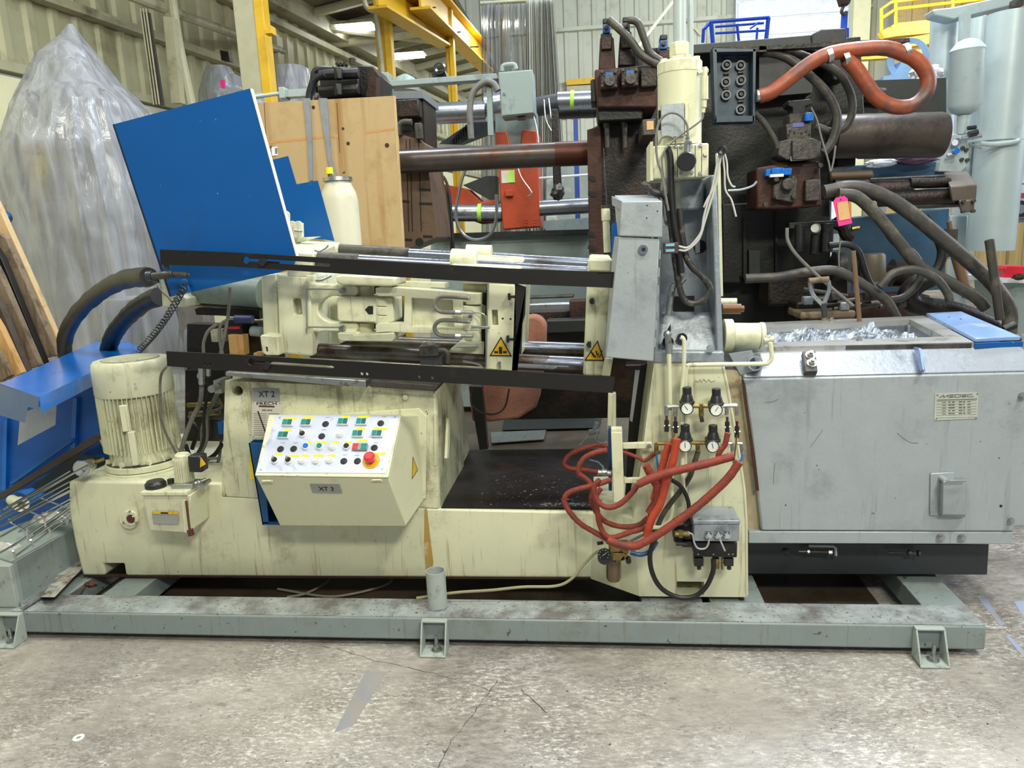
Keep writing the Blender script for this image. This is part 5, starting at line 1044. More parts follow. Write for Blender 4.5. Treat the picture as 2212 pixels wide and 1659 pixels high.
t = thing('ball_valve', 'second grey ball valve on a bent pipe further left over the trough', 'valve', P(1283, 960, 3.3))
build('body', [cpx(1272, 935, 1295, 930, 3.3, 15, 8), cpx(1284, 935, 1290, 912, 3.3, 12, 12)], GREYG, t, bevel=.003); build('pipe', tpx([(1290, 935), (1286, 948), (1298, 958), (1312, 955)], .006, 3.28), ZINC, t); build('lever', tpx([(1276, 935), (1262, 950), (1252, 960)], .004, 3.3), ZINC, t)
solo('hanging_wire', tpx([(1020, 838), (1018, 870), (1035, 888), (1065, 895), (1090, 880), (1100, 840)], .0045, 3.25), BLK, 'black cable sagging in a half loop below the lower rail', 'cable')
# ------------------------------------------------------------ junction box and valve block on the column foot
t = thing('junction_box', 'small grey painted junction box with three cable glands on the column', 'junction box', P(1550, 1170, 2.8))
Yj = 2.76; top_b = 1089
a, b = P(1499, 1133, Yj), P(1597, 1170, Yj)
build('body', wbox(a.x, b.x, Yj, YC-.001, b.z, a.z), GREYG, t, bevel=.004)
zt_ = a.z+.018
build('lid', wbox(a.x-.003, b.x+.002, Yj-.004, YC-.001, a.z+.001, zt_), GREYG, t, bevel=.004)
for x, y in ((1510, 1095), (1574, 1093), (1512, 1122), (1583, 1122)): p = PZ(x, y, zt_); p.y = min(p.y, YC-.02); build('lid_screw', cyl(p, p+V((0, 0, .002)), .0065, n=12), ZINC, t)
for x in (1530, 1551, 1570): g = build('cable_gland', [disc(x, 1154, Yj, 8.5, .012, 6), disc(x, 1154, Yj-.012, 7.5, .014, 16, .6)], CHROME, t)
for pts in ([(1532, 1157), (1530, 1175), (1522, 1185), (1507, 1184), (1499, 1170), (1496, 1155), (1485, 1150)], [(1552, 1158), (1558, 1172), (1566, 1190)]): build('cable', tpx(pts, .0035, Yj-.02), mt('light_cable', '#a4a6a2', .4), t)
t = thing('valve_block', 'black pneumatic valve block with hanging plugs below the grey junction box', 'valve', P(1540, 1230, 2.8))
build('block', slab([(1495, 1171), (1593, 1172), (1592, 1205), (1500, 1203)], 2.80, .1), BLK, t, bevel=.004)
build('side_block', bx(1456, 1135, 1498, 1172, 2.82, .08), BLK, t, bevel=.004); build('brass_elbow', [cpx(1458, 1153, 1490, 1153, 2.79, 12, 8), cpx(1470, 1146, 1470, 1160, 2.79, 14, 6)], BRASS, t); build('lower_valve', [cpx(1460, 1174, 1485, 1175, 2.80, 10, 8), bx(1474, 1165, 1500, 1182, 2.82, .05)], BLKP, t)
for x in (1510, 1575): build('plug', [bx(x-10, 1206, x+10, 1224, 2.82, .05), cpx(x, 1224, x, 1230, 2.83, 10, 8)], BLKP, t, bevel=.003)
build('brass_fitting', [bx(1540, 1208, 1554, 1230, 2.81, .03), cpx(1560, 1206, 1560, 1230, 2.82, 5, 8)], BRASS, t)
for x in (1508, 1541, 1574, 1583): build('screw', disc(x, 1197, 2.80, 1.7, .002, 8), ZINC, t)
# ------------------------------------------------------------ filter regulator
t = thing('filter_bowl', 'brass and smoky glass air filter with a black gauge on the column foot', 'filter', P(1325, 1255, 2.9))
Yf = 2.84
build('head', [bx(1315, 1180, 1358, 1196, Yf, .07), bx(1322, 1190, 1350, 1212, Yf, .07)], BRASS, t, bevel=.004)
build('arm', slab([(1330, 1212), (1352, 1196), (1356, 1202), (1334, 1218)], Yf, .02), BRASS, t)
g = build('gauge', disc(1306, 1198, Yf, 15, .035, 24), BLKP, t); build('dial', disc(1305, 1198, Yf-.035, 12.5, .001, 24), INK, g); build('needle', tpx([(1301, 1201), (1310, 1194)], .001, Yf-.038, smooth=False, n=5), WHITEP, g)
for k in range(8): b = math.radians(-40+k*37); build('tick', disc(1305+10*math.cos(b), 1198-10*math.sin(b), Yf-.036, .9, .001, 6), WHITEP, g)
bw = P(1325, 1206, Yf+.035); be = P(1326, 1256, Yf+.035)
build('bowl', lathe(bw, be, [(0, .031), (.8, .031), (.93, .026), (1, .01)], 24), mt('smoky_bowl', '#5c4a33', .15, 0, None, .3, 0, 10, coat=.5), t)
build('valve_cap', [cpx(1290, 1174, 1303, 1172, Yf, 8, 8), disc(1357, 1206, Yf+.02, 6, .03, 12)], BLKP, t)
# ------------------------------------------------------------ cables at bracket
hose('black_cable', [(1442, 318), (1448, 345), (1450, 420), (1456, 480), (1466, 540), (1472, 590)], .0125, BLK, 'thick black cable running down the front of the grey bracket', 'cable', Y=2.9, wob=.01)
hose('black_cable', [(1386, 400), (1400, 402), (1412, 415), (1436, 424), (1446, 460), (1456, 540), (1464, 600), (1474, 640), (1492, 655), (1520, 648), (1534, 625), (1520, 600), (1490, 570), (1476, 530), (1468, 450)], .0125, mt('corrugated_hose', '#2e2d2c', .4, 0, ('#6d6557', .3, 30)), 'black corrugated hose looping inside the recess of the grey bracket', 'hose', Y=2.92, wob=.08)
t = thing('hose_end', 'silver hose end fitting standing in the bracket recess', 'fitting', P(1446, 683, 2.95))
build('sleeve', cpx(1444, 680, 1450, 640, 2.95, 13, 14), ZINC, t); build('hex', cpx(1450, 640, 1451, 628, 2.95, 15, 6), ZINC, t); build('elbow', tpx([(1451, 630), (1455, 618), (1468, 612), (1478, 600)], .012, 2.95), ZINC, t)
t = thing('cable_tie_block', 'small grey connector block with pale blue labels beside the black cables', 'connector', P(1452, 546, 2.88))
build('block', bx(1434, 524, 1466, 548, 2.86, .03), GMET, t, bevel=.002)
for y in (529, 541): build('label_strip', bx(1438, y-3, 1457, y+3, 2.857, .003), mt('pale_cyan', '#7fb3c4', .4) if 'pale_cyan' not in MATS else MATS['pale_cyan'], t)
wl = mt('white_cable', '#b9b9b2', .4)
for k, pts in enumerate(([(1466, 532), (1485, 535), (1500, 522), (1515, 500), (1520, 470), (1528, 440), (1540, 400), (1552, 340), (1560, 322)], [(1466, 540), (1482, 541), (1500, 528), (1512, 512), (1522, 480), (1534, 440), (1546, 400), (1556, 345), (1562, 322)],
        [(1562, 322), (1570, 350), (1572, 380), (1580, 400), (1588, 404)], [(1560, 322), (1565, 370), (1567, 410), (1580, 432), (1590, 468)], [(1559, 323), (1553, 360), (1545, 400), (1528, 430), (1520, 448)])):
    solo('white_cable', tpx(pts, .0042 if k < 2 else .0035, 2.88, k=5), wl, ['upper of two pale cables curving from the connector block to the top of the bracket', 'lower of two pale cables curving from the connector block to the top of the bracket', 'short pale cable with frayed end hanging right of the bracket', 'longer pale cable with frayed end hanging right of the bracket', 'pale cable bent back over the right bracket wall'][k], 'cable')
solo('cable_clip', ring(P(1558, 325, 2.86), P(1562, 325, 2.9), .016, .012, 16), BLKP, 'black ring clip holding the pale cables at the bracket top', 'clip')
solo('white_trunking', slab([(1549, 330), (1556, 330), (1562, 640), (1556, 640)], 3.0, .04), CREAM, 'cream vertical trunking strip along the right edge of the bracket', 'trunking')
solo('blue_hose', tpx([(1388, 402), (1395, 398), (1404, 406), (1408, 425), (1420, 432)], .012, 3.02), mt('slate_blue_hose', '#4c5f78', .35), 'short slate blue hose bend left of the cylinder block', 'hose')
# ------------------------------------------------------------ blue cover box at bottom left
zb2 = P(85, 857, 2.75).z
def bq(px, py, dz=0): return PZ(px, py, zb2+dz)
t = thing('blue_cover', 'bright blue folded sheet-metal trough lying on edge at the left', 'cover', bq(150, 800, -.3))
q = [bq(0, 829), bq(84, 858), bq(304, 751), bq(244, 721)]
build('top_face', prism([p-V((0, 0, .004)) for p in q], (0, 0, .004)), BLUE2, t)
dn = V((0, 0, -1))
q0, q1, q2 = q[0], q[1], q[2]
build('end_face', loft(*[[PL(a, b, q1+V((0, o_, 0)), (q1-q0).cross(V((0, 0, 1)))) for a, b in ((-30, 819), (0, 829), (85, 857.5), (82, 884), (60, 879), (54, 914), (0, 897), (-30, 888))] for o_ in (0, .004)]), BLUE, t)
build('long_side', prism([q1, q2, q2+dn*.075, q1+dn*.065], (.003, .003, 0)), BLUE2, t)
t = thing('blue_cabinet', 'dark blue sheet cabinet behind and below the bright blue trough', 'cabinet', P(120, 1120, 3.3))
build('side_panel', slab([(-40, 890), (236, 800), (240, 1000), (236, 1080), (-40, 1180)], 3.55, .02), mt('deep_blue_panel', '#0b5cb2', .4, 0, ('#083f80', .35, 3), .08), t)
build('stiffener', slab([(157, 860), (166, 860), (160, 1000), (150, 1000)], 3.53, .02), BLUE2, t); build('stiffener', slab([(8, 910), (15, 905), (12, 1060), (2, 1060)], 3.53, .02), BLUE2, t)
for pts in ([(20, 1042), (150, 950), (156, 954), (24, 1048)], [(20, 1050), (185, 1000), (185, 1006), (22, 1056)]): build('ledge', slab(pts, 3.5, .02), mt('mid_blue', '#1266ae', .35), t)
solo('white_plate', slab([(42, 912), (58, 888), (122, 865), (119, 918), (38, 962)], 3.3, .004), mt('grubby_white_plate', '#b9bfc4', .4, .1, ('#8e8f8c', .3, 4)), 'grubby white square plate tucked under the bright blue trough', 'plate')
solo('steel_angle', slab([(-10, 1072), (200, 942), (215, 940), (218, 950), (-5, 1082)], 3.4, .04), WOODD, 'long brown rusty angle bar slanting across the blue cabinet', 'bar')
solo('grey_sheet', loft([P(50, 1065, 3.35), P(165, 980, 3.4), P(240, 990, 3.5), P(160, 1060, 3.4)], [P(50, 1067, 3.35), P(165, 982, 3.4), P(240, 992, 3.5), P(160, 1062, 3.4)]), DGRN, 'dark grey sheet lying in front of the blue cabinet', 'sheet')
solo('timber_end', slab([(215, 951), (222, 947), (232, 964), (222, 968)], 3.3, .06), WOODP, 'small pale broken timber end left of the cream motor', 'wood')
t = thing('pipe_flange', 'cream pipe flange on a short tube near the wire guard', 'flange', P(40, 1100, 3.1))
build('flange', ring(P(46, 1090, 3.08), P(42, 1088, 3.12), .034, .016, 24), CREAM, t); build('tube', cyl(P(40, 1087, 3.12), P(26, 1080, 3.25), .026), CREAM, t)
build('blue_mount', slab([(38, 1062), (60, 1058), (84, 1072), (70, 1086), (58, 1080), (58, 1070)], 3.2, .03), BLUE2, t)
# ------------------------------------------------------------ wire guard and sacks
t = thing('wire_guard', 'long bright wire guard cage lying left of the cream base', 'wire guard', P(70, 1180, 3.1))
def wz(px, py, z): return PZ(px, py, z)
for k, (a, b, z) in enumerate((((-10, 1128), (150, 1040), .66), ((-10, 1142), (152, 1058), .62), ((0, 1115), (146, 1030), .7), ((0, 1160), (154, 1076), .58), ((10, 1100), (190, 1005), .72), ((25, 1182), (150, 1095), .52), ((30, 1204), (150, 1118), .46), ((60, 1168), (150, 1110), .5), ((20, 1122), (148, 1052), .64), ((-10, 1110), (160, 1022), .7), ((5, 1135), (150, 1062), .6), ((40, 1150), (152, 1084), .56), ((70, 1155), (152, 1100), .5), ((-10, 1200), (60, 1160), .5), ((15, 1096), (150, 1018), .74))):
    build('wire', tube([wz(*a, z), wz(*b, z)], .0042, smooth=False, n=6), CHROME, t)
for k, (a, b) in enumerate((((18, 1125), (62, 1150)), ((48, 1098), (98, 1118)), ((88, 1075), (140, 1095)), ((60, 1142), (60, 1166)), ((97, 1118), (98, 1138)), ((106, 1142), (110, 1160)), ((140, 1118), (145, 1132)), ((28, 1190), (34, 1205)), ((66, 1166), (72, 1180)))):
    build('wire', tube([wz(*a, .62), wz(*b, .58)], .0042, smooth=False, n=6), CHROME, t)
def crumple(cx_, cy_, rx, ry, Y, seed, n=28, amp=.3):
    vs, fs = ball((0, 0, 0), 1, n); c = P(cx_, cy_, Y); s = mpp(Y); o = []
    for v in vs:
        f = 1+amp*noise.fractal(v*2.3+V((seed, 0, 0)), 1, 2, 4); o.append(c+V((v.x*rx*s*f, v.y*min(rx, ry)*s*f*1.2, v.z*ry*s*f)))
    return (o, fs)
solo('plastic_sack', crumple(10, 1190, 48, 20, 2.95, 3), mt('glossy_pale_sack', '#b9b7b4', .2, .1, ('#807b78', .3, 6)), 'glossy pale plastic bundle beneath the wire guard at the left edge', 'sack')
solo('plastic_sack', crumple(115, 1120, 50, 16, 3.15, 8), MATS['glossy_pale_sack'], 'pale plastic bundle inside the wire guard near the cream base', 'sack')
solo('steel_offcut', [loft([PZ(88, 1290, .17), PZ(118, 1290, .17), PZ(190, 1215, .17), PZ(158, 1200, .17)], [PZ(88, 1290, .132), PZ(118, 1290, .132), PZ(190, 1215, .132), PZ(158, 1200, .132)])], mt('peeling_white', '#a9a99f', .6, 0, ('#5e4a38', .5, 12), .15, .3, 9), 'peeling whitish steel strip on the left end of the skid', 'strip')
# small things on the floor
p = PZ(170, 1595, 0)
solo('washer', ring(p+V((0, 0, .0005)), p+V((0, 0, .004)), .019, .008, 24), WHITEP, 'steel washer lying on the concrete in the lower left', 'washer')
p = PZ(961, 1624, 0); solo('metal_bead', ball(p+V((0, 0, .006)), .006), CHROME, 'tiny shiny metal bead on the floor near the bottom middle', 'bead')
pt = mt('pale_blue_floor_paint', '#8f9db4', .7, 0, ('#9a938a', .55, 7)); pt2 = mt('faded_blue_floor_paint', '#848891', .7, 0, ('#8f8a84', .9, 9))
def decal(name, pts, mat, label): solo(name, prism([PZ(a, b, .0) for a, b in pts], (0, 0, .0008)), mat, label, 'floor mark')
decal('floor_paint', [(790, 1450), (835, 1452), (765, 1565), (722, 1583)], pt2, 'faded blue paint stripe on the floor in front of the skid')
decal('floor_paint', [(2111, 1290), (2130, 1293), (2170, 1350), (2160, 1352)], pt, 'broken pale blue paint line right of the skid corner')
decal('floor_paint', [(2172, 1375), (2182, 1374), (2225, 1420), (2222, 1432)], pt, 'pale blue paint line continuing at the right edge')
decal('floor_paint', [(2190, 1300), (2212, 1298), (2230, 1345), (2215, 1340)], pt, 'pale blue paint patch at the right edge above the line')
t = None

solo('rust_scrap', crumple(196, 1262, 16, 8, 2.95, 61), RUST, 'rusty brown scrap lump under the left end of the cream base', 'scrap')
solo('rust_scrap', loft([PZ(125, 1292, .12), PZ(165, 1292, .12), PZ(190, 1262, .12), PZ(170, 1255, .12)], [PZ(125, 1292, .06), PZ(165, 1292, .06), PZ(190, 1262, .06), PZ(170, 1255, .06)]), WOODD, 'dark wooden scrap between the left skid cross members', 'scrap')
# chips and shavings of metal on the trough deck and skid
random.seed(21)
ch = []
for k in range(150):
    x, y = random.uniform(-.55, .1), random.uniform(3.08, 3.5); r_ = random.uniform(.002, .006); a_ = random.uniform(0, 3); m = Matrix.Rotation(a_, 3, 'Z')@Matrix.Rotation(random.uniform(-.5, .5), 3, 'X'); ch.append(obox((x, y, zd+.008), r_*2, r_*.7, .0015, m))
for k in range(60):
    x, y = P(1230+random.gauss(0, 35), 1105, YB).x, YB+random.uniform(.0, .03); r_ = random.uniform(.003, .008); ch.append(obox((x, y+.01, zd+.009), r_*2, r_, .003, Matrix.Rotation(random.uniform(0, 3), 3, 'Z')))
q_ = build('metal_shavings', ch, ALU, base, kind='stuff', label='scattered bright metal shavings on the trough deck')
ch = []
for k in range(110):
    p = PZ(random.uniform(0, 2212), random.uniform(1430, 1659), .001); r_ = random.uniform(.0006, .0022)*random.choice((1, 1, 1, 1.8)); ch.append(obox(p+V((0, 0, .0004)), r_*2, r_, .001, Matrix.Rotation(random.uniform(0, 3), 3, 'Z')))
tag(build('floor_grit', ch, INKG, None, kind='stuff'), 'small dark grit and crumbs scattered over the concrete in front of the skid', 'grit')
# ============================================================ BACKGROUND
# ------------------------------------------------------------ wrapped stack (plastic film over pallets)
def filmshape(sil, Y, depth, seed, n=64, fold=.05):
    """sil: list of (y, xl, xr) rows in pixels, top to bottom"""
    vs = []; fs = []; m = len(sil)
    rows = []
    for j in range(m-1):
        for q in range(6):
            t_ = q/6; rows.append(tuple(sil[j][i]*(1-t_)+sil[j+1][i]*t_ for i in range(3)))
    rows.append(sil[-1])
    for j, (y, xl, xr) in enumerate(rows):
        a, b = P(xl, y, Y+depth/2), P(xr, y, Y+depth/2); c = (a+b)/2; rx = max((b.x-a.x)/2, .01); ry = min(depth/2, rx*1.2)
        for k in range(n):
            an = 2*PI*k/n; ca, sa = math.cos(an), math.sin(an)
            ex = math.copysign(abs(ca)**.75, ca); ey = math.copysign(abs(sa)**.75, sa)
            f = 1+fold*noise.noise(V((ca*3.2+seed, sa*3.2, j*.05)))+fold*.9*(abs(math.sin(k*1.13+j*.03+seed+.5*noise.noise(V((ca*2, sa*2, j*.2)))))-.5)*min(1, rx*2)+fold*.35*noise.noise(V((ca*9, sa*9, j*.35+seed)))
            vs.append(V((c.x+ex*rx*f, c.y+ey*ry*f, c.z)))
    r = len(rows)
    for j in range(r-1):
        for k in range(n): fs.append([j*n+k, j*n+(k+1) % n, (j+1)*n+(k+1) % n, (j+1)*n+k])
    fs.append(list(range(n)))
    return (vs, fs)
SH = mt('dim_contents', '#77716a', .7, 0, ('#4e4944', .4, 2))
t = thing('wrapped_stack', 'tall peaked stack shrouded in clear crumpled plastic film at the left', 'stack', P(230, 750, 5.6))
build('plastic_shroud', filmshape([(53, 148, 158), (80, 135, 172), (124, 100, 200), (175, 88, 232), (240, 76, 290), (320, 62, 325), (400, 50, 350), (470, 32, 372), (530, 30, 382), (600, 50, 392), (680, 90, 400), (760, 118, 420), (840, 120, 425)], 5.2, 1.3, 1, fold=.06), FILM, t)
build('load', [bx(105, 420, 370, 800, 5.6, .6), slab([(130, 190), (215, 190), (300, 420), (100, 420)], 5.6, .5)], SH, t, kind='stuff')
0 and build('film_gather', [tpx([(44, 470), (120, 500), (230, 520), (360, 500)], .018, 5.12, wob=.4), tpx([(50, 490), (150, 535), (260, 555), (375, 530)], .015, 5.12, wob=.4), tpx([(102, 128), (130, 230), (175, 330), (200, 420)], .012, 5.2, wob=.4), tpx([(60, 405), (110, 390), (160, 370), (215, 345)], .014, 5.2, wob=.4)], FILM, t, kind='stuff')
t = thing('wrapped_stack', 'lower film-wrapped load beside the coiled cord, under the blue panel', 'stack', P(380, 760, 4.6))
build('plastic_shroud', filmshape([(640, 250, 396), (690, 245, 405), (740, 240, 415), (800, 235, 420)], 4.5, .6, 5, fold=.05), FILM, t)
build('load', bx(262, 650, 392, 800, 4.7, .3), SH, t)
for k, (sil, Y, lab) in enumerate(((((146, 450, 495), (200, 440, 520), (260, 438, 520)), 8.2, 'grey film-wrapped load seen above the blue panel, left of the broad column'), (((148, 590, 662), (200, 588, 672), (260, 586, 674)), 8.4, 'film-wrapped load just right of the broad column'))):
    t = thing('wrapped_load', lab, 'stack', P(sil[-1][1]+30, 260, Y)); build('plastic_shroud', filmshape(list(sil), Y, .8, k+8, n=24), FILM, t); build('load', bx(sil[1][1]+12, 160, sil[1][2]-12, 255, Y+.3, .2), SH if k else GREYP, t)
solo('pink_bag', slab([(475, 172), (483, 172), (484, 190), (477, 190)], 8.0, .03), PINK, 'small pink tag on the wrapped load above the blue panel', 'tag')
# hanging plastic curtain in the middle
t = thing('plastic_curtain', 'tall frame draped with clear plastic in the middle background', 'curtain', P(1130, 500, 10.5))
def curtain(x0_, x1_, y0_, y1_, Y, flare):
    n = 60; vs = []; fs = []
    for k in range(n+1):
        u = k/n; o = .07*math.sin(k*1.3)+.05*math.sin(k*2.9)
        a = P(x0_+(x1_-x0_)*u, y0_, Y); b = P(x0_+(x1_-x0_)*u+flare*u, y1_, Y); vs += [a+V((0, o, 0)), b+V((0, o*1.3, 0))]
    for k in range(n): fs.append([2*k, 2*k+2, 2*k+3, 2*k+1])
    return (vs, fs)
build('film_sheet', curtain(1040, 1140, 8, 620, 10.3, 30), FILM, t); build('film_sheet', curtain(1136, 1190, -2, 620, 10.2, 45), mt('milky_film', '#e8e8de', .35, 0, None, .05, .2, 6, alpha=.93), t)
build('film_sheet', curtain(1165, 1196, -2, 620, 10.1, 42), MATS['milky_film'], t)
build('top_bar', cpx(1038, 8, 1196, -2, 10.4, 8), STRUC, t); build('post', cpx(1090, 8, 1092, 640, 10.8, 22, 4), STRUC, t); build('post', cpx(1160, 4, 1170, 640, 10.8, 20, 4), STRUC, t)
# ------------------------------------------------------------ planks at left
planks = [([(-30, 395), (0, 455), (128, 742), (118, 772), (-30, 470)], WOODP, 4.3, 'pale pine board leaning outermost at the left edge'),
          ([(-30, 488), (12, 514), (122, 768), (95, 775), (-30, 520)], WOODG, 4.22, 'weathered brown board leaning in front of the pale one'),
          ([(-30, 505), (4, 560), (98, 790), (86, 800), (-30, 545)], BLACK, 4.16, 'thin black bar leaning between two boards'),
          ([(-30, 540), (0, 595), (84, 790), (55, 800), (-30, 620)], WOODG, 4.1, 'knotty weathered plank in the middle of the leaning boards'),
          ([(-30, 620), (0, 660), (58, 802), (40, 812), (-30, 670)], WOODD, 4.04, 'dark narrow board behind the shortest orange board'),
          ([(-30, 660), (0, 708), (46, 806), (20, 822), (-30, 740)], WOOD, 3.98, 'short orange pine board leaning lowest'),
          ([(-30, 735), (0, 768), (20, 812), (0, 826), (-30, 820)], WOODG, 3.92, 'greyish board stub at the very left edge above the blue trough')]
for pts, m, Y, lab in planks: solo('wooden_board', slab(pts, Y, .045), m, lab, 'board', bevel=.003)
# ------------------------------------------------------------ plywood sheet with straps
t = thing('plywood_sheet', 'large upright plywood sheet behind the clamping unit', 'plywood', P(720, 545, 4.6))
PLY = mt('pine_plywood', '#b59c70', .5, 0, ('#a3875b', .4, 2.2), .06, .03, 2, ('#9c7748', .42, 9), ('#5f3c1e', .03, 9))
build('sheet', slab([(530, 224), (849, 207), (870, 545), (530, 560)], 4.6, .02), PLY, t)
build('edge_strip', slab([(849, 207), (853, 207), (874, 545), (870, 545)], 4.598, .022), WOODP, t)
for x, y, r_ in ((836, 314, 5), (752, 310, 4), (677, 232, 4), (741, 278, 3), (586, 318, 3)): build('knot', disc(x, y, 4.6, r_, .001, 10), RUST, t)
for x in (570, 727): build('seam', slab([(x, 222), (x+1, 222), (x+7, 330), (x+6, 330)], 4.599, .001), RUST, t)
b = build('barcode_label', bx(587, 317, 600, 336, 4.597, .002), WHITEP, t); 
for k in range(5): build('barcode_bar', bx(594, 320+k*2.6, 599, 321.2+k*2.6, 4.595, .001), INK, b)
build('marker_line', slab([(565, 307), (730, 290), (730, 296), (565, 312)], 4.599, .001), mt('faded_orange_line', '#bf8a52', .6), t)
build('marker_line', slab([(790, 284), (852, 276), (852, 281), (790, 289)], 4.599, .001), MATS['faded_orange_line'], t)
for k, pts in enumerate(([(655, 212), (669, 212), (674, 300), (676, 390), (668, 390), (663, 300)], [(688, 212), (706, 212), (716, 345), (732, 392), (722, 392), (708, 345)])):
    solo('lifting_strap', slab(pts, 4.589, .01), STRAP, 'grey webbing strap hanging over the plywood, the %s one' % ('left' if k == 0 else 'right'), 'strap')
t = thing('gas_bottle', 'cream domed gas bottle with a yellow cap in front of the plywood', 'bottle', P(735, 545, 4.1))
c = P(735, 560, 4.15); r = 39*mpp((c-O3).dot(FW)); tz_ = P(722, 392, 4.15).z; cxm = P(735, 450, 4.15).x
build('shell', lathe((cxm, 4.15, c.z-.9), (cxm, 4.15, tz_), [(0, r), (.92, r), (.955, r*.9), (.985, r*.72), (1, r*.68)], 36), GASW, t)
build('collar', lathe((cxm, 4.15, tz_), (cxm, 4.15, tz_+.02), [(0, r*.8), (1, r*.78)], 36), ZINC, t)
q = P(713, 384, 4.1); build('valve', cyl(q, q+V((0, 0, .03)), .012), BRASS, t); build('yellow_cap', cyl(q+V((0, 0, .02)), q+V((0, 0, .055)), .019), YEL, t)
# ------------------------------------------------------------ old dark injection machine
t = thing('old_press', 'huge old greasy brown-black die casting press behind the cream machine', 'machine', P(1500, 700, 5.0)); old = t
Y5 = 5.0
build('moving_platen', slab([(862, 300), (872, 292), (905, 300), (918, 312), (944, 512), (874, 540)], Y5, .5), mt('worn_brown_platen', '#6a5646', .5, .3, ('#41332a', .4, 4), .15, .2), t)
for x in (876, 884, 903): build('slot', slab([(x, 300), (x+2, 300), (x+8, 500), (x+6, 500)], Y5-.002, .002), HOLE, t)
for x0_, x1_, y in ((868, 884, 432), (905, 930, 407), (905, 933, 437), (875, 890, 515), (914, 934, 508)): build('slot', slab([(x0_, y), (x1_, y+1), (x1_, y+6), (x0_, y+5)], Y5-.003, .003), HOLE, t)
build('bore', disc(906, 523, Y5, 9, .003, 16), HOLE, t)
build('platen_head', slab([(850, 200), (913, 197), (916, 255), (918, 312), (905, 318), (862, 300)], Y5+.1, .4), GREASE, t); build('head_top', slab([(848, 197), (913, 196), (914, 212), (850, 214)], Y5+.05, .5), mt('grey_platen_top', '#7d8288', .4, .3), t)
build('head_block', bx(856, 214, 905, 253, Y5-.02, .1), GREASE, t, bevel=.01); build('hose_fitting', tpx([(862, 292), (862, 272), (872, 264), (890, 264)], .02, Y5-.05), GMET, t); build('valve', bx(896, 265, 910, 300, Y5-.06, .06), GMET, t, bevel=.005)
build('tie_bar', cpx(855, 350, 1275, 330, Y5-.1, 50, 32), mt('dark_worn_bar', '#5b5450', .3, .7, ('#5a3a26', .42, 3), .2, .05), t)
build('tie_bar_end', cpx(1200, 333.5, 1275, 330, Y5-.1, 52, 32), mt('red_brown_bar', '#4e2c20', .4, .6), t)
fpn = build('fixed_platen', slab([(1268, 282), (1292, 270), (1420, 250), (1420, 620), (1280, 620)], Y5-.3, .7), GREASE, t, bevel=.01)
build('platen_edge', slab([(1268, 280), (1298, 272), (1306, 560), (1273, 560)], Y5-.33, .05), RUST, t, bevel=.005)
for y in (380, 413, 500, 530): build('slot', slab([(1270, y), (1282, y), (1282, y+4), (1286, y+4), (1286, y+12), (1275, y+12), (1275, y+8), (1270, y+8)], Y5-.335, .006), HOLE, t)
build('upper_manifold', slab([(1284, 150), (1420, 138), (1420, 232), (1290, 232)], Y5-.55, .45), RUST, t, bevel=.01)
build('lower_manifold', slab([(1288, 232), (1388, 230), (1388, 258), (1292, 262)], Y5-.5, .4), GREAS2, t, bevel=.008)
build('end_block', bx(1276, 170, 1290, 222, Y5-.5, .2), BLK, t, bevel=.01)
for x, y in ((1316, 172), (1361, 168)):
    g = build('valve_cover', bx(x-20, y-22, x+19, y+20, Y5-.63, .09), GREASE, t, bevel=.008)
    build('solenoid_button', disc(x+1, y+4, Y5-.63, 11, .04, 20), GMET, g); build('blue_label', bx(x-8, y-16, x+8, y-5, Y5-.634, .004), BLUE, g)
    for a_, b_ in ((-15, -16), (14, -16), (-15, 14), (14, 14)): build('bolt', disc(x+a_, y+b_, Y5-.63, 3, .015, 8), GMET, g)
build('valve_cover', bx(1383, 145, 1420, 188, Y5-.6, .06), GREASE, t, bevel=.008)
for k, (x, y, hh, blue) in enumerate(((1310, 45, 105, 1), (1353, 42, 100, 0), (1434, 80, 60, 1))):
    g = build('pilot_valve', slab([(x-16, y+hh-30), (x-14, y+38), (x-8, y+28), (x+8, y+28), (x+16, y+38), (x+20, y+hh)] + [(x-17, y+hh)], Y5-.5, .15), RUST if k == 0 else GREASE, t, bevel=.006)
    build('valve_neck', bx(x-12, y+26, x+12, y+62, Y5-.52, .12), GREASE, g, bevel=.006)
    build('coil', bx(x-8, y+6, x+8, y+26, Y5-.53, .12), BLUE if blue else GMET, g, bevel=.004); build('coil_plug', bx(x-8, y-6, x+8, y+6, Y5-.52, .1), BLK, g, bevel=.006); build('nut', disc(x, y+14, Y5-.53, 5, .02, 12), GMET, g)
build('top_block', slab([(1346, 115), (1420, 104), (1420, 150), (1346, 150)], Y5-.4, .3), GREAS2, t)
text('chalk_mark', '2', P(1354, 128, Y5-.41), (1, 0, 0), (0, 0, 1), .07, GREYP, t)
for x in (1310, 1348): build('drain_fitting', [cpx(x, 258, x+1, 275, Y5-.4, 14, 8), cpx(x+1, 275, x+3, 320, Y5-.4, 11, 10)], GMET, t)
solo('thin_cable', tpx([(1304, 320), (1306, 370), (1310, 430), (1312, 500)], .004, Y5-.42), GMET, 'thin cable hanging down the front of the dark fixed platen', 'cable')
build('main_body', [slab([(1400, 120), (1860, 78), (1870, 300), (1800, 330), (1790, 700), (1400, 700)], Y5+.15, .8)], GREAS2, t, bevel=.01)
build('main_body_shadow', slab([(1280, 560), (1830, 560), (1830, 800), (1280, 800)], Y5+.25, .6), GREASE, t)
build('top_plate', slab([(1400, 104), (1752, 75), (1754, 98), (1400, 124)], Y5-.1, .5), DGRN, t, bevel=.006)
build('upper_panel', slab([(1640, 110), (1754, 98), (1755, 200), (1640, 210)], Y5+.0, .2), DGRN, t)
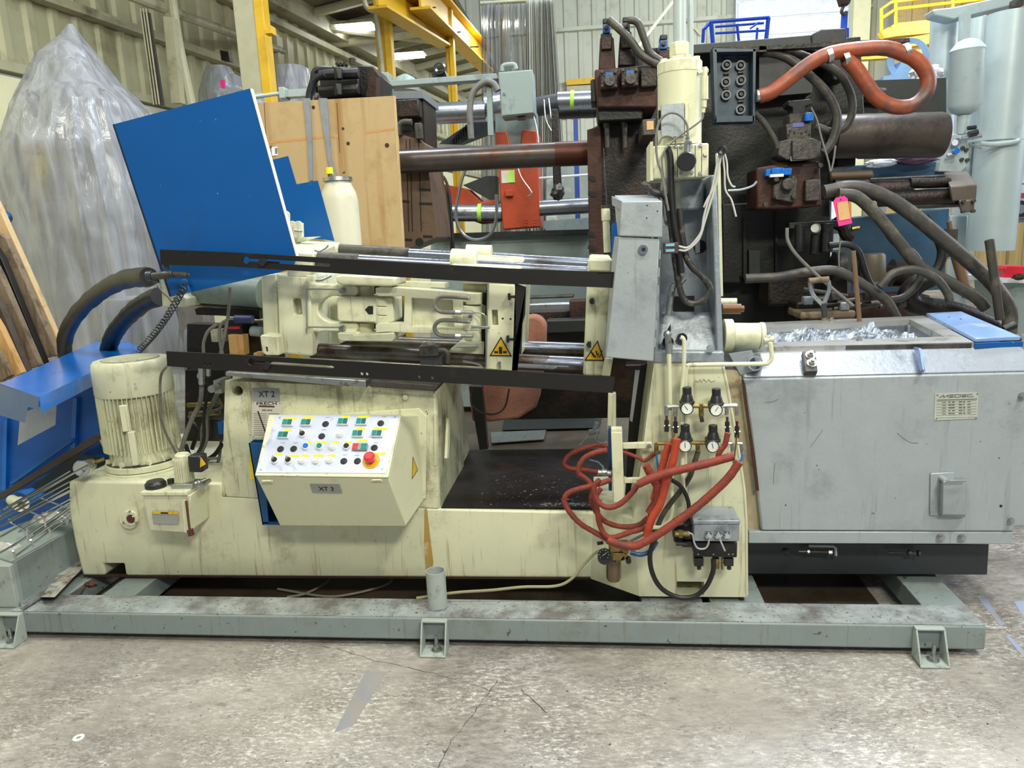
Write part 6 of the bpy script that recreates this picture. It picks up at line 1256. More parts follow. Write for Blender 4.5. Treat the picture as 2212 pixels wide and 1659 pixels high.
build('column_plate', slab([(1560, 440), (1795, 430), (1795, 590), (1600, 600), (1602, 612), (1560, 612)], Y5-.02, .3), GREAS2, t, bevel=.01)
build('rib', slab([(1606, 470), (1612, 470), (1614, 600), (1606, 600)], Y5-.06, .05), GREAS2, t); build('rib', slab([(1675, 455), (1680, 455), (1680, 595), (1675, 595)], Y5-.06, .05), GREAS2, t)
build('bracket_plate', slab([(1618, 540), (1642, 540), (1644, 605), (1618, 605)], Y5-.08, .05), DGRN, t, bevel=.005)
build('hanger', slab([(1752, 75), (1775, 62), (1830, 60), (1832, 170), (1800, 175), (1790, 120), (1752, 110)], Y5-.1, .2), BLK, t, bevel=.01)
build('support_arm', slab([(1640, 100), (1800, 90), (1965, 82), (1966, 90), (1800, 100), (1640, 108)], Y5-.6, .06), GREASE, t)
build('arm_base', slab([(1540, 102), (1655, 98), (1656, 112), (1548, 112)], Y5-.6, .1), GREASE, t)
build('ram_barrel', cpx(1800, 198, 1908, 208, Y5+.3, 34, 24), GREASE, t); build('inner_ram', cpx(1620, 216, 1800, 206, Y5+.4, 30, 20), GREASE, t)
build('main_cylinder', lathe(P(1800, 295, Y5), P(2036, 292, Y5), [(0, .13), (.96, .135), (1, .128)], 32), mt('oily_cylinder', '#4a423b', .4, .4, ('#2c2521', .4, 3), .15, .15), t); build('cylinder_plug', cpx(2036, 276, 2052, 275, Y5, 20, 14), GREASE, t)
build('mount_plate', slab([(1845, 175), (2044, 168), (2044, 245), (1845, 255)], Y5+.35, .04), DGRN, t)
build('lower_shell', slab([(1985, 255), (2042, 260), (2040, 310), (2010, 336), (1960, 338)], Y5+.2, .1), DGRN, t)
build('pump_motor', [cpx(1855, 325, 1940, 324, Y5+.2, 36, 20)], BLK, t); build('motor_end', cpx(1920, 323, 1962, 322, Y5+.18, 34, 20), NAVY, t); build('pump_body', bx(1808, 300, 1850, 360, Y5+.1, .2), BLK, t, bevel=.01)
build('ram_tube', cpx(1790, 382, 1884, 379, Y5-.1, 24, 20), mt('brown_tube', '#5c4b3a', .5, .4), t, bevel=.01)
build('injection_barrel', cpx(1800, 412, 1965, 408, Y5-.2, 46, 24), GREASE, t)
for x0_, y0_, x1_, y1_, d_ in ((1880, 388, 2040, 380, 6), (1960, 404, 2060, 401, 8), (1965, 396, 2050, 393, 22), (1960, 445, 2080, 440, 14), (1900, 430, 2060, 424, 34)): build('tie_rod', cpx(x0_, y0_, x1_, y1_, Y5-.25, d_, 14), GMET if d_ < 15 else GREASE, t)
build('end_block', loft([P(2052, 402, 4.6), P(2112, 399, 4.6), P(2108, 432, 4.6), P(2056, 436, 4.6)], [P(2038, 372, 5.0), P(2090, 369, 5.0), P(2098, 400, 5.0), P(2044, 404, 5.0)]), mt('brown_grey_block', '#5a5046', .5, .3), t, bevel=.008)
build('end_block', loft([P(2072, 434, 4.55), P(2106, 432, 4.55), P(2104, 458, 4.55), P(2076, 460, 4.55)], [P(2064, 416, 4.8), P(2096, 416, 4.8), P(2098, 430, 4.8), P(2068, 440, 4.8)]), MATS['brown_grey_block'], t, bevel=.006)
for x, y in ((2079, 435), (2101, 434), (2078, 457), (2100, 456)): build('bolt', disc(x, y, 4.55, 4, .02, 10), GMET, t)
# directional valve tower
g = build('valve_tower', [slab([(1705, 245), (1748, 238), (1752, 275), (1705, 280)], 4.55, .15)], GMET, t, bevel=.006)
build('tower_body', slab([(1698, 268), (1752, 265), (1752, 300), (1700, 302)], 4.52, .2), GMET, g, bevel=.004); build('tower_base', slab([(1684, 305), (1705, 300), (1755, 298), (1774, 305), (1772, 340), (1752, 345), (1700, 345), (1680, 335)], 4.5, .2), GMET, g, bevel=.006)
build('top_solenoid', slab([(1702, 218), (1752, 214), (1754, 225), (1740, 230), (1740, 245), (1712, 247), (1712, 232), (1702, 228)], 4.55, .12), BLK, g, bevel=.004)
build('blue_plug', bx(1740, 243, 1758, 261, 4.5, .05), BLUE2, g, bevel=.003)
build('rating_label', bx(1712, 265, 1737, 274, 4.517, .003), mt('violet_label', '#5a5f9a', .4), g); build('rating_plate', bx(1708, 337, 1738, 347, 4.495, .004), PAPER, g)
build('tower_column', slab([(1712, 302), (1745, 300), (1746, 345), (1712, 345)], 4.47, .06), GMET, g, bevel=.004)
for x, y in ((1707, 282), (1716, 286), (1732, 287), (1741, 284), (1748, 290), (1704, 290)): build('port_screw', disc(x, y, 4.52, 2.5, .006, 8), BLK, g)
# rusty manifold block
g = build('rusty_manifold', slab([(1635, 362), (1700, 352), (1772, 347), (1776, 445), (1690, 452), (1634, 452)], 4.55, .3), RUST, t, bevel=.012)
build('round_cover', [slab([(1672, 400), (1700, 385), (1722, 384), (1722, 430), (1712, 438), (1670, 430)], 4.5, .06), disc(1699, 399, 4.5, 13, .05, 20)], GMET, g, bevel=.006)
build('side_cover', bx(1740, 388, 1772, 434, 4.5, .06), GMET, g, bevel=.006)
build('blue_valve', [bx(1655, 364, 1710, 379, 4.5, .06), bx(1668, 362, 1692, 376, 4.47, .04)], BLUE2, g, bevel=.003); build('white_label', bx(1664, 376, 1693, 382, 4.465, .03), WHITEP, g)
for x, y in ((1675, 388), (1712, 386), (1677, 426), (1713, 424), (1652, 442), (1770, 358)): build('bolt', disc(x, y, 4.5, 5, .03, 10), GMET, g)
# filter regulators on the old press
g = build('air_unit', [bx(1705, 478, 1820, 492, 4.6, .08), cpx(1728, 485, 1728, 545, 4.6, 22, 16), cpx(1787, 482, 1785, 545, 4.6, 26, 16), cpx(1762, 505, 1760, 550, 4.6, 20, 16)], BLK, t, bevel=.004, label='row of dark air filters with a small white gauge')
build('gauge', disc(1760, 493, 4.58, 10, .03, 20), ZINC, g); build('gauge_face', disc(1760, 493, 4.55, 8.5, .002, 20), PAPER, g)
build('elbow_valve', tpx([(1800, 480), (1820, 490), (1826, 505), (1838, 518)], .035, 4.7), GREASE, t); build('valve_stem', cpx(1840, 495, 1856, 492, 4.7, 10, 8), BRASS, t)
# base clutter of the old press
for k, (x0_, y0_, x1_, y1_, Y, m) in enumerate(((1720, 650, 1860, 700, 4.5, GREASE), (1850, 640, 2010, 690, 4.7, RUST), (1660, 600, 1760, 660, 4.7, GREASE), (1730, 672, 1850, 690, 4.35, WOODG))): build('base_block', bx(x0_, y0_, x1_, y1_, Y, .3), m, t, bevel=.015)
for x0_, y0_, x1_, y1_, d_ in ((1738, 650, 1790, 645, 16), (1770, 660, 1850, 648, 12), (1735, 625, 1830, 640, 10), (1800, 668, 1900, 655, 14), (1900, 662, 2000, 650, 10)): build('pipe', cpx(x0_, y0_, x1_, y1_, 4.4, d_, 12), GMET, t)
for x, y, m in ((1747, 650, GREYG), (1826, 662, GREYG), (1806, 640, GMET), (1880, 640, GMET), (1950, 655, GMET), (1975, 640, GMET)): build('fitting_block', bx(x-10, y-9, x+10, y+9, 4.35, .06), m, t, bevel=.006)
build('canister', lathe(P(1884, 608, 4.9), P(1884, 548, 4.9), [(0, .075), (.1, .08), (.9, .078), (1, .066)], 24), mt('dusty_can', '#5a5140', .5, .2), t); build('canister_rim', cpx(1884, 608, 1884, 612, 4.9, 58, 24), ZINC, t)
build('coupling', ring(P(1822, 575, 4.9), P(1800, 575, 4.9), .09, .05, 20), GMET, t)
build('large_elbow', tpx([(2010, 600), (1980, 615), (1960, 640), (1980, 660), (2050, 670), (2130, 700), (2190, 740)], .055, 4.4, n=16), GREASE, t); build('flange_body', [cpx(1925, 590, 1985, 592, 5.0, 60, 20), bx(1910, 575, 1975, 585, 4.9, .2)], GREASE, t)
# dark floor mess under the cream machine
t = thing('scrap_pile', 'dark greasy blocks and planks lying behind the trough, the widest stretched to darken a gap', 'pile', P(1200, 700, 4.2))
for k, (x0_, y0_, x1_, y1_, Y, m) in enumerate(((1060, 655, 1290, 672, 4.6, ALUP), (1065, 640, 1240, 646, 4.8, GMET), (1030, 672, 1300, 700, 4.5, GREASE), (1180, 690, 1275, 720, 4.3, DGRN), (1230, 648, 1275, 690, 4.4, RUST), (1180, 716, 1275, 860, 4.35, GREASE), (1040, 790, 1440, 905, 4.3, GREASE))): build('scrap_and_gap_piece', bx(x0_, y0_, x1_, y1_, Y, .1), m, t, bevel=.01)  # widest block is stretched to keep the gap beside the column dark
for k, (pts, m, lab) in enumerate((([(1060, 935), (1180, 930), (1175, 950), (1062, 958)], ZINC, 'flat bright sheet on the dark floor behind the trough'), ([(1090, 905), (1300, 905), (1290, 925), (1085, 930)], DGRN, 'dark flat plate on the floor behind the bright sheet'))):
    solo('floor_plate', prism([PZ(a, b, .02) for a, b in pts], (0, 0, .006)), m, lab, 'plate')
solo('oil_film', prism([PZ(a, b, .001) for a, b in [(900, 860), (1420, 860), (1420, 1080), (1000, 1080)]], (0, 0, .001)), mt('oily_floor', '#54493c', .35, 0, ('#3a322a', .5, 2), .1, .1, 6), 'dark oily patch of floor behind the trough', 'oil')
solo('oil_film', prism([(-2.2, 2.95, .001), (1.2, 2.95, .001), (1.2, 3.9, .001), (-2.2, 3.9, .001)], (0, 0, .001)), MATS['oily_floor'], 'dark oily patch of floor beneath the skid', 'oil')
arc = [(1150+math.cos(a_)*30, 712+math.sin(a_)*30) for a_ in [math.radians(q) for q in range(-95, 1, 12)]]
t = thing('terracotta_slab', 'large rounded terracotta coloured block behind the tie rods', 'block', P(1110, 905, 3.95))
build('rounded_body', slab([(1112, 690), (1122, 682), (1138, 684)]+arc+[(1178, 760), (1165, 860), (1158, 880), (1120, 905), (1060, 912), (1020, 912), (1010, 830), (1100, 780)], 3.95, .12), TERRA, t, bevel=.02, seg=3)
# hoses on the old press
def bh(name, pts, r, Y, mat, lab, cat='hose'): return solo(name, tpx(pts, r, Y, n=12, k=7, wob=.02), mat, lab, cat)
bh('thick_hose', [(1314, 42), (1335, 60), (1360, 85), (1382, 115), (1402, 130), (1425, 140)], .022, 4.4, HOSED, 'thick hose arching from the first blue valve to the cream cylinder')
bh('thick_hose', [(1358, 42), (1378, 50), (1392, 85), (1405, 115), (1428, 132)], .02, 4.4, HOSED, 'thick hose arching from the second valve beside the first')
bh('orange_conduit', [(1640, 208), (1665, 200), (1700, 175), (1745, 140), (1790, 117), (1850, 107), (1910, 104), (1950, 115), (1985, 135), (2005, 170), (1998, 205), (1970, 228), (1930, 230), (1895, 212), (1870, 180), (1850, 150), (1828, 128)], .038, 4.3, ORNG, 'fat orange conduit looping above the dark press', 'conduit')
t = thing('conduit_gland', 'silver gland joining the orange conduit to the navy box', 'fitting', P(1640, 208, 4.3)); build('nut', cpx(1634, 207, 1645, 206, 4.3, 26, 12), ZINC, t); build('ferrule', cpx(1645, 206, 1657, 204, 4.3, 20, 16), ALUP, t)
for x, y, lab in ((1790, 120, 'silver clamp holding the orange conduit on the left'), (1957, 112, 'silver clamp holding the orange conduit at its right bend'), (1826, 128, 'short silver clamp at the end of the orange conduit')): solo('hose_clamp', ring(P(x-5, y+2, 4.3), P(x+6, y-2, 4.3), .042, .036, 18), ZINC, lab, 'clamp')
bh('thick_hose', [(1650, 110), (1700, 125), (1745, 160), (1785, 200), (1808, 250), (1800, 300), (1780, 330)], .024, 4.45, HOSED, 'thick dark hose bowing behind the orange conduit')
bh('thick_hose', [(1680, 110), (1730, 118), (1800, 150), (1830, 185), (1842, 230), (1830, 270), (1800, 285), (1760, 272)], .021, 4.5, HOSED, 'second dark hose bowing wider to the right')
bh('thick_hose', [(1780, 415), (1840, 405), (1900, 420), (1960, 455), (2040, 520), (2110, 580), (2150, 620), (2180, 670), (2180, 720)], .038, 4.25, HOSED, 'fattest dusty hose sweeping far down to the right')
bh('thick_hose', [(1810, 420), (1850, 425), (1890, 460), (1940, 520), (1985, 575), (2040, 605), (2105, 640), (2130, 665)], .032, 4.2, HOSED, 'dusty hose running parallel below the fattest one')
bh('thick_hose', [(1870, 430), (1900, 470), (1930, 520), (1970, 545), (1988, 575), (1985, 610), (1955, 640), (1925, 648)], .02, 4.3, HOSED, 'hose hooking down behind the shovel handle')
bh('thick_hose', [(1900, 620), (1930, 590), (1975, 582), (2020, 600), (2045, 630), (2052, 650)], .022, 4.15, HOSED, 'arched hose forming a hoop above the base pipes')
bh('thick_hose', [(1610, 602), (1680, 598), (1740, 588), (1800, 584), (1840, 600), (1880, 625), (1915, 650), (1938, 690)], .026, 4.2, HOSED, 'dusty hose lying low and dropping behind the furnace')
bh('thick_hose', [(1790, 530), (1830, 528), (1855, 545), (1870, 590), (1885, 620), (1905, 640)], .018, 4.3, BLK, 'black hose curving between the canister and the wooden handle')
bh('thick_hose', [(1995, 470), (2020, 500), (2035, 540), (2030, 570), (2018, 590)], .028, 4.6, BLK, 'short black hose bend behind the fattest hose')
bh('thin_hose', [(1700, 492), (1702, 520), (1720, 550), (1760, 590), (1800, 625), (1842, 660)], .009, 4.1, HOSEG, 'thin grey tube from the dark filters down to the base', 'tube')
bh('thin_hose', [(1630, 245), (1650, 265), (1672, 300), (1680, 320)], .016, 4.4, HOSED, 'short hose below the navy box')
bh('thin_cable', [(1752, 232), (1765, 260), (1775, 300), (1790, 350), (1794, 370), (1800, 350), (1805, 315)], .005, 4.4, HOSEG, 'thin cable hanging from the valve tower', 'cable')
bh('thin_cable', [(1815, 520), (1812, 560), (1815, 600)], .004, 4.2, HOSEG, 'short thin cable right of the dark filters', 'cable')
bh('thin_cable', [(1572, 412), (1600, 410), (1625, 402), (1635, 392)], .007, 4.4, GREYG, 'pale pipe end left of the rusty manifold', 'pipe')
t = thing('rigid_pipe', 'upright dark open pipe standing behind the right end of the furnace', 'pipe', P(2160, 690, 4.1)); build('tube', ring(P(2160, 690, 4.1), P(2137, 518, 4.1), .022, .017, 16), HOSED, t)
solo('open_pipe_end', ring(P(2168, 712, 4.0), P(2192, 702, 4.0), .022, .014, 16), BLK, 'short black pipe end behind the blue cover plate', 'pipe')
# navy connector box
t = thing('connector_box', 'navy open-fronted box with seven round sockets on the old press', 'box', P(1585, 260, 4.3))
build('back_plate', slab([(1545, 105), (1632, 107), (1630, 262), (1545, 262)], 4.42, .02), NAVY, t)
for pts in ([(1543, 104), (1632, 106), (1632, 111), (1545, 112)], [(1545, 250), (1630, 250), (1630, 262), (1545, 264)], [(1627, 106), (1633, 106), (1631, 262), (1626, 262)], [(1540, 104), (1548, 108), (1550, 262), (1545, 264)]): build('side_wall', slab(pts, 4.32, .11), NAVY, t)
for x, y in ((1570, 140), (1600, 141), (1568, 177), (1601, 173), (1569, 205), (1601, 203), (1600, 236)):
    g = build('socket', ring(P(x, y, 4.42), P(x, y, 4.39), .026, .017, 20), ZINC, t); build('insert', disc(x, y, 4.41, 4.5, .012, 12), BLKP, g)
for x, y in ((1570, 124), (1602, 123), (1570, 158), (1601, 156), (1569, 190), (1601, 218)): build('cap_tab', bx(x-6, y-2, x+6, y+2, 4.40, .02), GMET, t)
g = build('box_switch', bx(1388, 257, 1417, 292, 4.2, .48), GMET, old, bevel=.005); build('face', bx(1397, 261, 1412, 280, 4.195, .005), TANC, g)
t = thing('pink_tag', 'bright pink luggage tag with tan paper hanging on the old press', 'tag', P(1820, 488, 4.1))
build('card', slab([(1800, 436), (1806, 427), (1824, 423), (1831, 429), (1841, 482), (1812, 489)], 4.05, .004), PINK, t); build('paper', slab([(1808, 438), (1831, 434), (1837, 472), (1813, 477)], 4.046, .003), TANC, t); build('eyelet', disc(1816, 431, 4.05, 1.6, .002, 8), INK, t); build('tie_wire', tpx([(1816, 431, 4.05), (1814, 420, 4.2), (1808, 410, 4.35)], .0015, n=5), ZINC, t)
# shovel and wooden handle
t = thing('shovel', 'shovel with a D-shaped grip standing behind the furnace', 'shovel', P(1775, 760, 4.0))
build('grip', cpx(1747, 607, 1790, 603, 4.0, 13, 14), WOODG, t); build('yoke', [tpx([(1749, 610), (1755, 635), (1775, 657), (1780, 668)], .011, 4.0), tpx([(1789, 606), (1791, 625), (1782, 650), (1780, 668)], .011, 4.0)], ZINC, t); build('socket', cpx(1778, 655, 1782, 686, 4.0, 13, 12), DARKB, t); build('shaft', cpx(1782, 686, 1784, 740, 4.0, 15, 12), WOODG, t)
solo('wooden_stick', cpx(1843, 542, 1857, 700, 3.9, 10, 14), mt('worn_handle', '#6f553b', .5, 0, ('#574029', .3, 5)), 'upright worn wooden tool stick right of the shovel', 'stick')
solo('wooden_post', cpx(2062, 540, 2090, 640, 5.0, 22, 16), MATS['worn_handle'], 'thick slanting wooden stake behind the big hoses', 'post')
solo('wooden_post', cpx(2050, 478, 2058, 520, 5.3, 10, 10), MATS['worn_handle'], 'short pale stake above the thick slanting stake', 'post')
solo('steel_box_section', slab([(2043, 495), (2070, 495), (2066, 555), (2040, 555)], 5.1, .1), GMET, 'grey square tube beside the wooden stake', 'tube')
# blue slate cabinets behind press
t = thing('slate_cabinet', 'slate blue steel tray cabinet behind the old press, open at the top', 'cabinet', P(1950, 600, 6.0))
SLB = mt('slate_blue_paint', '#2f4f66', .45, .1, ('#24608f', .25, 3))
build('upper_tray', slab([(1820, 358), (2060, 347), (2062, 385), (1820, 400)], 6.0, .5), SLB, t, bevel=.006); build('lower_body', slab([(1840, 470), (2052, 450), (2040, 625), (1840, 640)], 5.9, .5), SLB, t, bevel=.006); build('white_stripe', bx(1800, 505, 1813, 540, 5.85, .03), WHT, t)
solo('purple_rag', crumple(1975, 345, 42, 10, 5.9, 12), mt('purple_cloth', '#4a3048', .9), 'dark purple rag lying in the slate tray', 'rag')
solo('white_rag', crumple(1905, 352, 30, 8, 5.9, 22), WHT, 'pale crumpled sheet next to the purple rag', 'rag')
# ------------------------------------------------------------ right side light-blue pipes
PB = LBLUE
Yp = 6.2
t = thing('vertical_pipe', 'wide light blue vertical pipe nearest the right edge, cut off above the floor', 'pipe', P(2140, 545, Yp))
build('tube', ring(P(2138, 541, Yp), P(2186, 30, Yp), .165, .16, 40), PB, t)
build('pipe_strap', [tpx([(2117, 310), (2150, 312), (2190, 307), (2202, 303)], .018, Yp-.18), ring(P(2156, 306, Yp), P(2156.5, 302, Yp), .175, .166, 32)], PB, t); build('strap_bolt', bx(2188, 298, 2212, 318, Yp-.1, .1), PB, t)
t = thing('vertical_pipe', 'light blue pipe standing at the left of the accumulator', 'pipe', P(2040, 560, 6.6)); build('tube', cyl(P(2016, 560, 6.6), P(2043, 25, 6.6), .105, n=32), PB, t)
t = thing('vertical_pipe', 'slimmer grey-green pipe behind the accumulator', 'pipe', P(2070, 560, 7.2)); build('tube', cyl(P(2058, 745, 7.2), P(2116, 40, 7.2), .09, n=32), PB, t)
t = thing('header_frame', 'light blue top frame linking the vertical pipes', 'frame', P(2100, 40, 6.3)); build('header', slab([(2015, 20), (2060, 15), (2212, -18), (2212, 6), (2060, 42), (2018, 32)], 6.3, .15), PB, t, bevel=.01); build('drop_bar', slab([(2082, 25), (2098, 22), (2094, 105), (2078, 110)], 6.2, .08), PB, t); build('corner_bolt', bx(2196, -5, 2212, 12, 6.2, .1), GMET, t)
t = thing('accumulator', 'light grey-green bladder accumulator bottle hanging between the pipes', 'accumulator', P(2085, 340, 6.0))
a, b = P(2082, 250, 6.0), P(2092, 84, 6.0)
build('bottle', lathe(a, b, [(0, .03), (.05, .085), (.14, .112), (.82, .112), (.85, .118), (.88, .11), (.97, .07), (1, .03)], 32), PB, t); build('neck', lathe(P(2078, 290, 6.0), a, [(0, .035), (.4, .04), (1, .045)], 20), PB, t)
t = thing('valve_plate', 'light grey-green valve plate with gauge, knobs and pipes under the accumulator', 'valve', P(2060, 370, 5.9))
build('plate', slab([(2025, 370), (2040, 300), (2062, 288), (2092, 300), (2092, 355), (2075, 372)], 5.95, .06), PB, t, bevel=.005)
g = build('gauge', disc(2063, 308, 5.93, 8, .04, 20), CHROME, t); build('dial', disc(2063, 308, 5.89, 6.5, .001, 16), WHITEP, g)
build('blue_knob', disc(2062, 327, 5.9, 6, .04, 12), BLUE2, t); build('side_pipe', [cpx(2046, 337, 2066, 332, 5.9, 8, 10), cpx(2078, 300, 2120, 293, 5.9, 9, 10), cpx(2092, 310, 2120, 320, 5.92, 5, 8)], ZINC, t); build('cable_plug', [cpx(2092, 290, 2112, 285, 5.88, 12, 10), cpx(2090, 277, 2108, 275, 5.9, 9, 10)], BLKP, t)
for x, y in ((2078, 320), (2076, 345), (2086, 324), (2088, 346)): build('port', disc(x, y, 5.95, 4, .02, 10), GMET, t)
build('tank_body', slab([(2088, 306), (2130, 306), (2122, 385), (2086, 385)], 6.3, .3), PB, t)
solo('steel_stand', slab([(2052, 465), (2092, 465), (2086, 560), (2050, 560)], 6.5, .2), PB, 'light grey-green support leg below the dark end blocks', 'stand', bevel=.01)
t = thing('blue_wheel_bracket', 'pale blue lifting eye bracket behind the orange conduit', 'bracket', P(1950, 170, 6.3)); pbm = mt('pale_blue_metal', '#8fb4dc', .3, .2)
build('ring', ring(P(1960, 125, 6.3), P(1963, 125, 6.45), .14, .1, 24), pbm, t); build('base', slab([(1908, 165), (1935, 160), (1950, 130), (1965, 135), (1972, 170), (1908, 174)], 6.3, .15), pbm, t)
solo('film_bag', crumple(2000, 160, 30, 16, 5.55, 31), WHT, 'white crumpled film bag on top of the dark mount plate', 'bag')
# ------------------------------------------------------------ far right trailer and white truck
t = thing('truck_trailer', 'white and blue truck trailer with red and white reflective strip at the right', 'trailer', P(2150, 480, 13))
build('box_side', slab([(2100, 150), (2400, 120), (2400, 395), (2090, 395)], 13, 2), mt('trailer_white', '#cfd6e6', .4), t); build('blue_panel', slab([(2092, 210), (2135, 185), (2135, 300), (2100, 308), (2092, 300)], 12.95, .04), BLUE2, t)
build('roof_arc', slab([(2100, 190), (2140, 160), (2212, 128), (2300, 120), (2300, 150), (2160, 175), (2110, 205)], 12.9, .05), WHT, t)
build('chassis', slab([(2080, 398), (2300, 400), (2300, 440), (2080, 438)], 12.9, .3), WHT, t)
for k, x in enumerate((2162, 2180, 2198, 2216)): build('reflector', bx(x, 417, x+17, 427, 12.88, .02), RED if k % 2 == 0 else WHITEP, t)
for x in (2180, 2200, 2222): g = build('wheel', disc(x, 452, 12.8, 17, .3, 24), BLK, t); build('hub', disc(x+3, 452, 12.5, 10, .02, 20), CHROME, g)
build('bumper', slab([(2110, 470), (2300, 470), (2300, 482), (2110, 480)], 12.7, .1), ALUP, t)
t = thing('red_tray', 'red plastic tray on a white bench at the right edge', 'tray', P(2195, 598, 6.8)); build('tray', slab([(2168, 582), (2172, 575), (2225, 575), (2225, 600), (2172, 602)], 6.5, .3), mt('red_plastic', '#d3202f', .3), t, bevel=.01)
t = thing('work_bench', 'pale bench corner carrying the red tray at the right edge', 'bench', P(2200, 700, 6.8)); build('top', slab([(2158, 601), (2300, 603), (2300, 612), (2160, 611)], 6.4, .7), WHITEP, t); build('panel', slab([(2170, 611), (2300, 611), (2300, 720), (2178, 720)], 6.5, .5), OLIVE, t)
solo('brown_object', crumple(2203, 598, 14, 6, 6.3, 41), RUST, 'small brown lump in front of the red tray', 'part')
# ------------------------------------------------------------ yellow mezzanine crane, blue lift cage
t = thing('yellow_gantry', 'yellow overhead crane girder with railings at the far right', 'crane', P(2000, 60, 16))
def yb(pts, Y=16, d=.2): return slab(pts, Y, d)
build('platform', yb([(1903, 68), (1935, 50), (2130, 30), (2130, 60), (1935, 78), (1912, 82)]), YELB, t)
build('girder', yb([(1830, 100), (1935, 86), (2150, 48), (2150, 72), (1935, 105), (1830, 118)], 15.8), YELB, t); build('lower_girder', yb([(1836, 118), (2010, 105), (2150, 82), (2150, 96), (2010, 120), (1836, 130)], 15.8), YELB, t)
for pts in ([(1904, 68), (1904, 20), (1925, 5), (2150, -25)], [(1904, 40), (1935, 20), (2150, -5)], [(1935, 52), (1935, -10)], [(2058, 38), (2058, -10)], [(2150, 30), (2120, 95), (2145, 60)]): build('railing', tpx(pts, .03, 15.9, smooth=False, n=6), YELB, t)
solo('yellow_post', slab([(1830, 128), (1838, 128), (1840, 670), (1830, 670)], 15.5, .15), YELB, 'short yellow post below the crane girder', 'post')
solo('yellow_rail', slab([(1222, 172), (1400, 158), (1400, 172), (1224, 184)], 23.6, .4), YELB, 'long yellow rail low on the far pale wall', 'rail')
solo('rail_shelf', slab([(1224, 186), (1300, 182), (1300, 215), (1226, 222)], 23.65, .35), STRUC, 'dark shelf band below the yellow rail', 'shelf')
t = thing('hook_block', 'crane hook hanging over the dark press', 'hook', P(1822, 30, 10)); build('block', slab([(1812, -10), (1842, -10), (1836, 8), (1818, 10)], 10, .12), RUST, t, bevel=.01); build('hook', tpx([(1826, 8), (1820, 18), (1818, 26), (1823, 31), (1829, 26)], .02, 10.05), GMET, t)
solo('lifting_sling', slab([(1820, 26), (1832, 24), (1830, 60), (1818, 62)], 10.1, .05), mt('sling_blue', '#1d52c4', .6), 'blue lifting sling hanging from the crane hook', 'sling')
solo('blue_door_post', slab([(1826, 60), (1834, 60), (1833, 740), (1826, 740)], 11, .05), CBLUE, 'narrow blue strip below the crane hook', 'strip')
t = thing('lift_cage', 'bright blue tubular lift cage standing behind the dark press', 'cage', P(1590, 110, 9.5))
def cb(x0_, y0_, x1_, y1_, Y=9.5, d_=8): build('tube', cpx(x0_, y0_, x1_, y1_, Y, d_, 4), CBLUE, t)
for s in ((1532, 48, 1662, 38, 9.2, 7), (1522, 62, 1536, 46, 9.5, 7), (1536, 48, 1540, 95, 9.2, 9), (1660, 38, 1655, 85, 9.2, 9), (1545, 58, 1650, 50, 9.9, 5), (1545, 72, 1652, 66, 9.9, 5), (1592, 52, 1596, 90, 9.6, 6), (1620, 62, 1640, 48, 9.7, 4), (1520, 62, 1518, 92, 9.5, 7), (1636, 60, 1634, 90, 9.8, 5), (1540, 90, 1580, 790, 9.3, 8), (1655, 85, 1660, 770, 9.3, 8)): cb(*s)
solo('brace', cpx(1375, 105, 1460, -5, 20, 6, 4), BLOCKW, 'pale yellow diagonal brace across the far wall', 'brace'); solo('brace', cpx(1492, 50, 1515, 75, 23.8, 6, 4), BLOCKW, 'short pale diagonal brace right of the two vertical pipes', 'brace')
# ------------------------------------------------------------ gray-green and orange machine in the middle
t = thing('orange_grey_machine', 'grey-green machine with an orange platen and silvery tie bars in the middle distance', 'machine', P(1100, 560, 7.0)); Y7 = 6.8
build('orange_platen', slab([(1070, 285), (1095, 284), (1100, 310), (1125, 312), (1128, 280), (1160, 282), (1166, 490), (1086, 496)], Y7, .5), ORANGE, t, bevel=.01)
build('orange_web', slab([(930, 392), (1010, 408), (1040, 436), (1072, 430), (1072, 480), (1040, 484), (935, 448)], Y7+.2, .3), ORANGE, t, bevel=.01)
build('orange_web', slab([(1000, 400), (1050, 380), (1072, 380), (1072, 440)], Y7+.25, .2), DARKB, t)
g = build('notice_sheet', bx(1083, 368, 1112, 395, Y7-.005, .004), PAPER, t); build('green_tape', bx(1098, 368, 1111, 394, Y7-.01, .004), mt('lime_tape', '#a6d84a', .5), g)
for x, y in ((1136, 474), (1136, 480), (1136, 486), (1156, 474), (1156, 480), (1156, 486)): build('bolt', disc(x, y, Y7, 2.4, .01, 8), ORANGE, t)
build('small_valve', bx(1091, 410, 1108, 424, Y7-.05, .05), ORANGE, t, bevel=.005)
build('box_bracket', slab([(1070, 246), (1160, 244), (1160, 284), (1128, 284), (1125, 312), (1100, 310), (1095, 286), (1070, 286)], Y7+.05, .2), OLIVE, t)
TB = STEEL
build('tie_bar', cpx(914, 247, 1050, 240, Y7+.4, 44, 28), ALUP, t); build('tie_bar', cpx(1050, 228, 1085, 222, Y7+.4, 52, 28), ALUP, t); build('bar_collar', cpx(914, 246, 932, 245, Y7+.38, 50, 28), OLIVE, t)
build('tie_bar', cpx(938, 460, 1085, 460, Y7+.1, 36, 28), ALUP, t); build('tie_bar', cpx(1205, 218, 1300, 214, Y7+.2, 38, 28), ALUP, t); build('tie_bar', cpx(1200, 244, 1300, 240, Y7+.4, 26, 20), GMET, t)
build('tie_bar', cpx(1160, 450, 1300, 442, Y7+.1, 34, 28), ALUP, t); build('tie_bar', cpx(1155, 232, 1205, 222, Y7+.2, 40, 24), DARKB, t)
for x, y, hgt in ((1037, 459, 34), (1236, 216, 36)): build('green_band', cpx(x-4, y, x+4, y, Y7+.09 if y > 300 else Y7+.19, hgt+4, 28), MATS['lime_tape'], t)
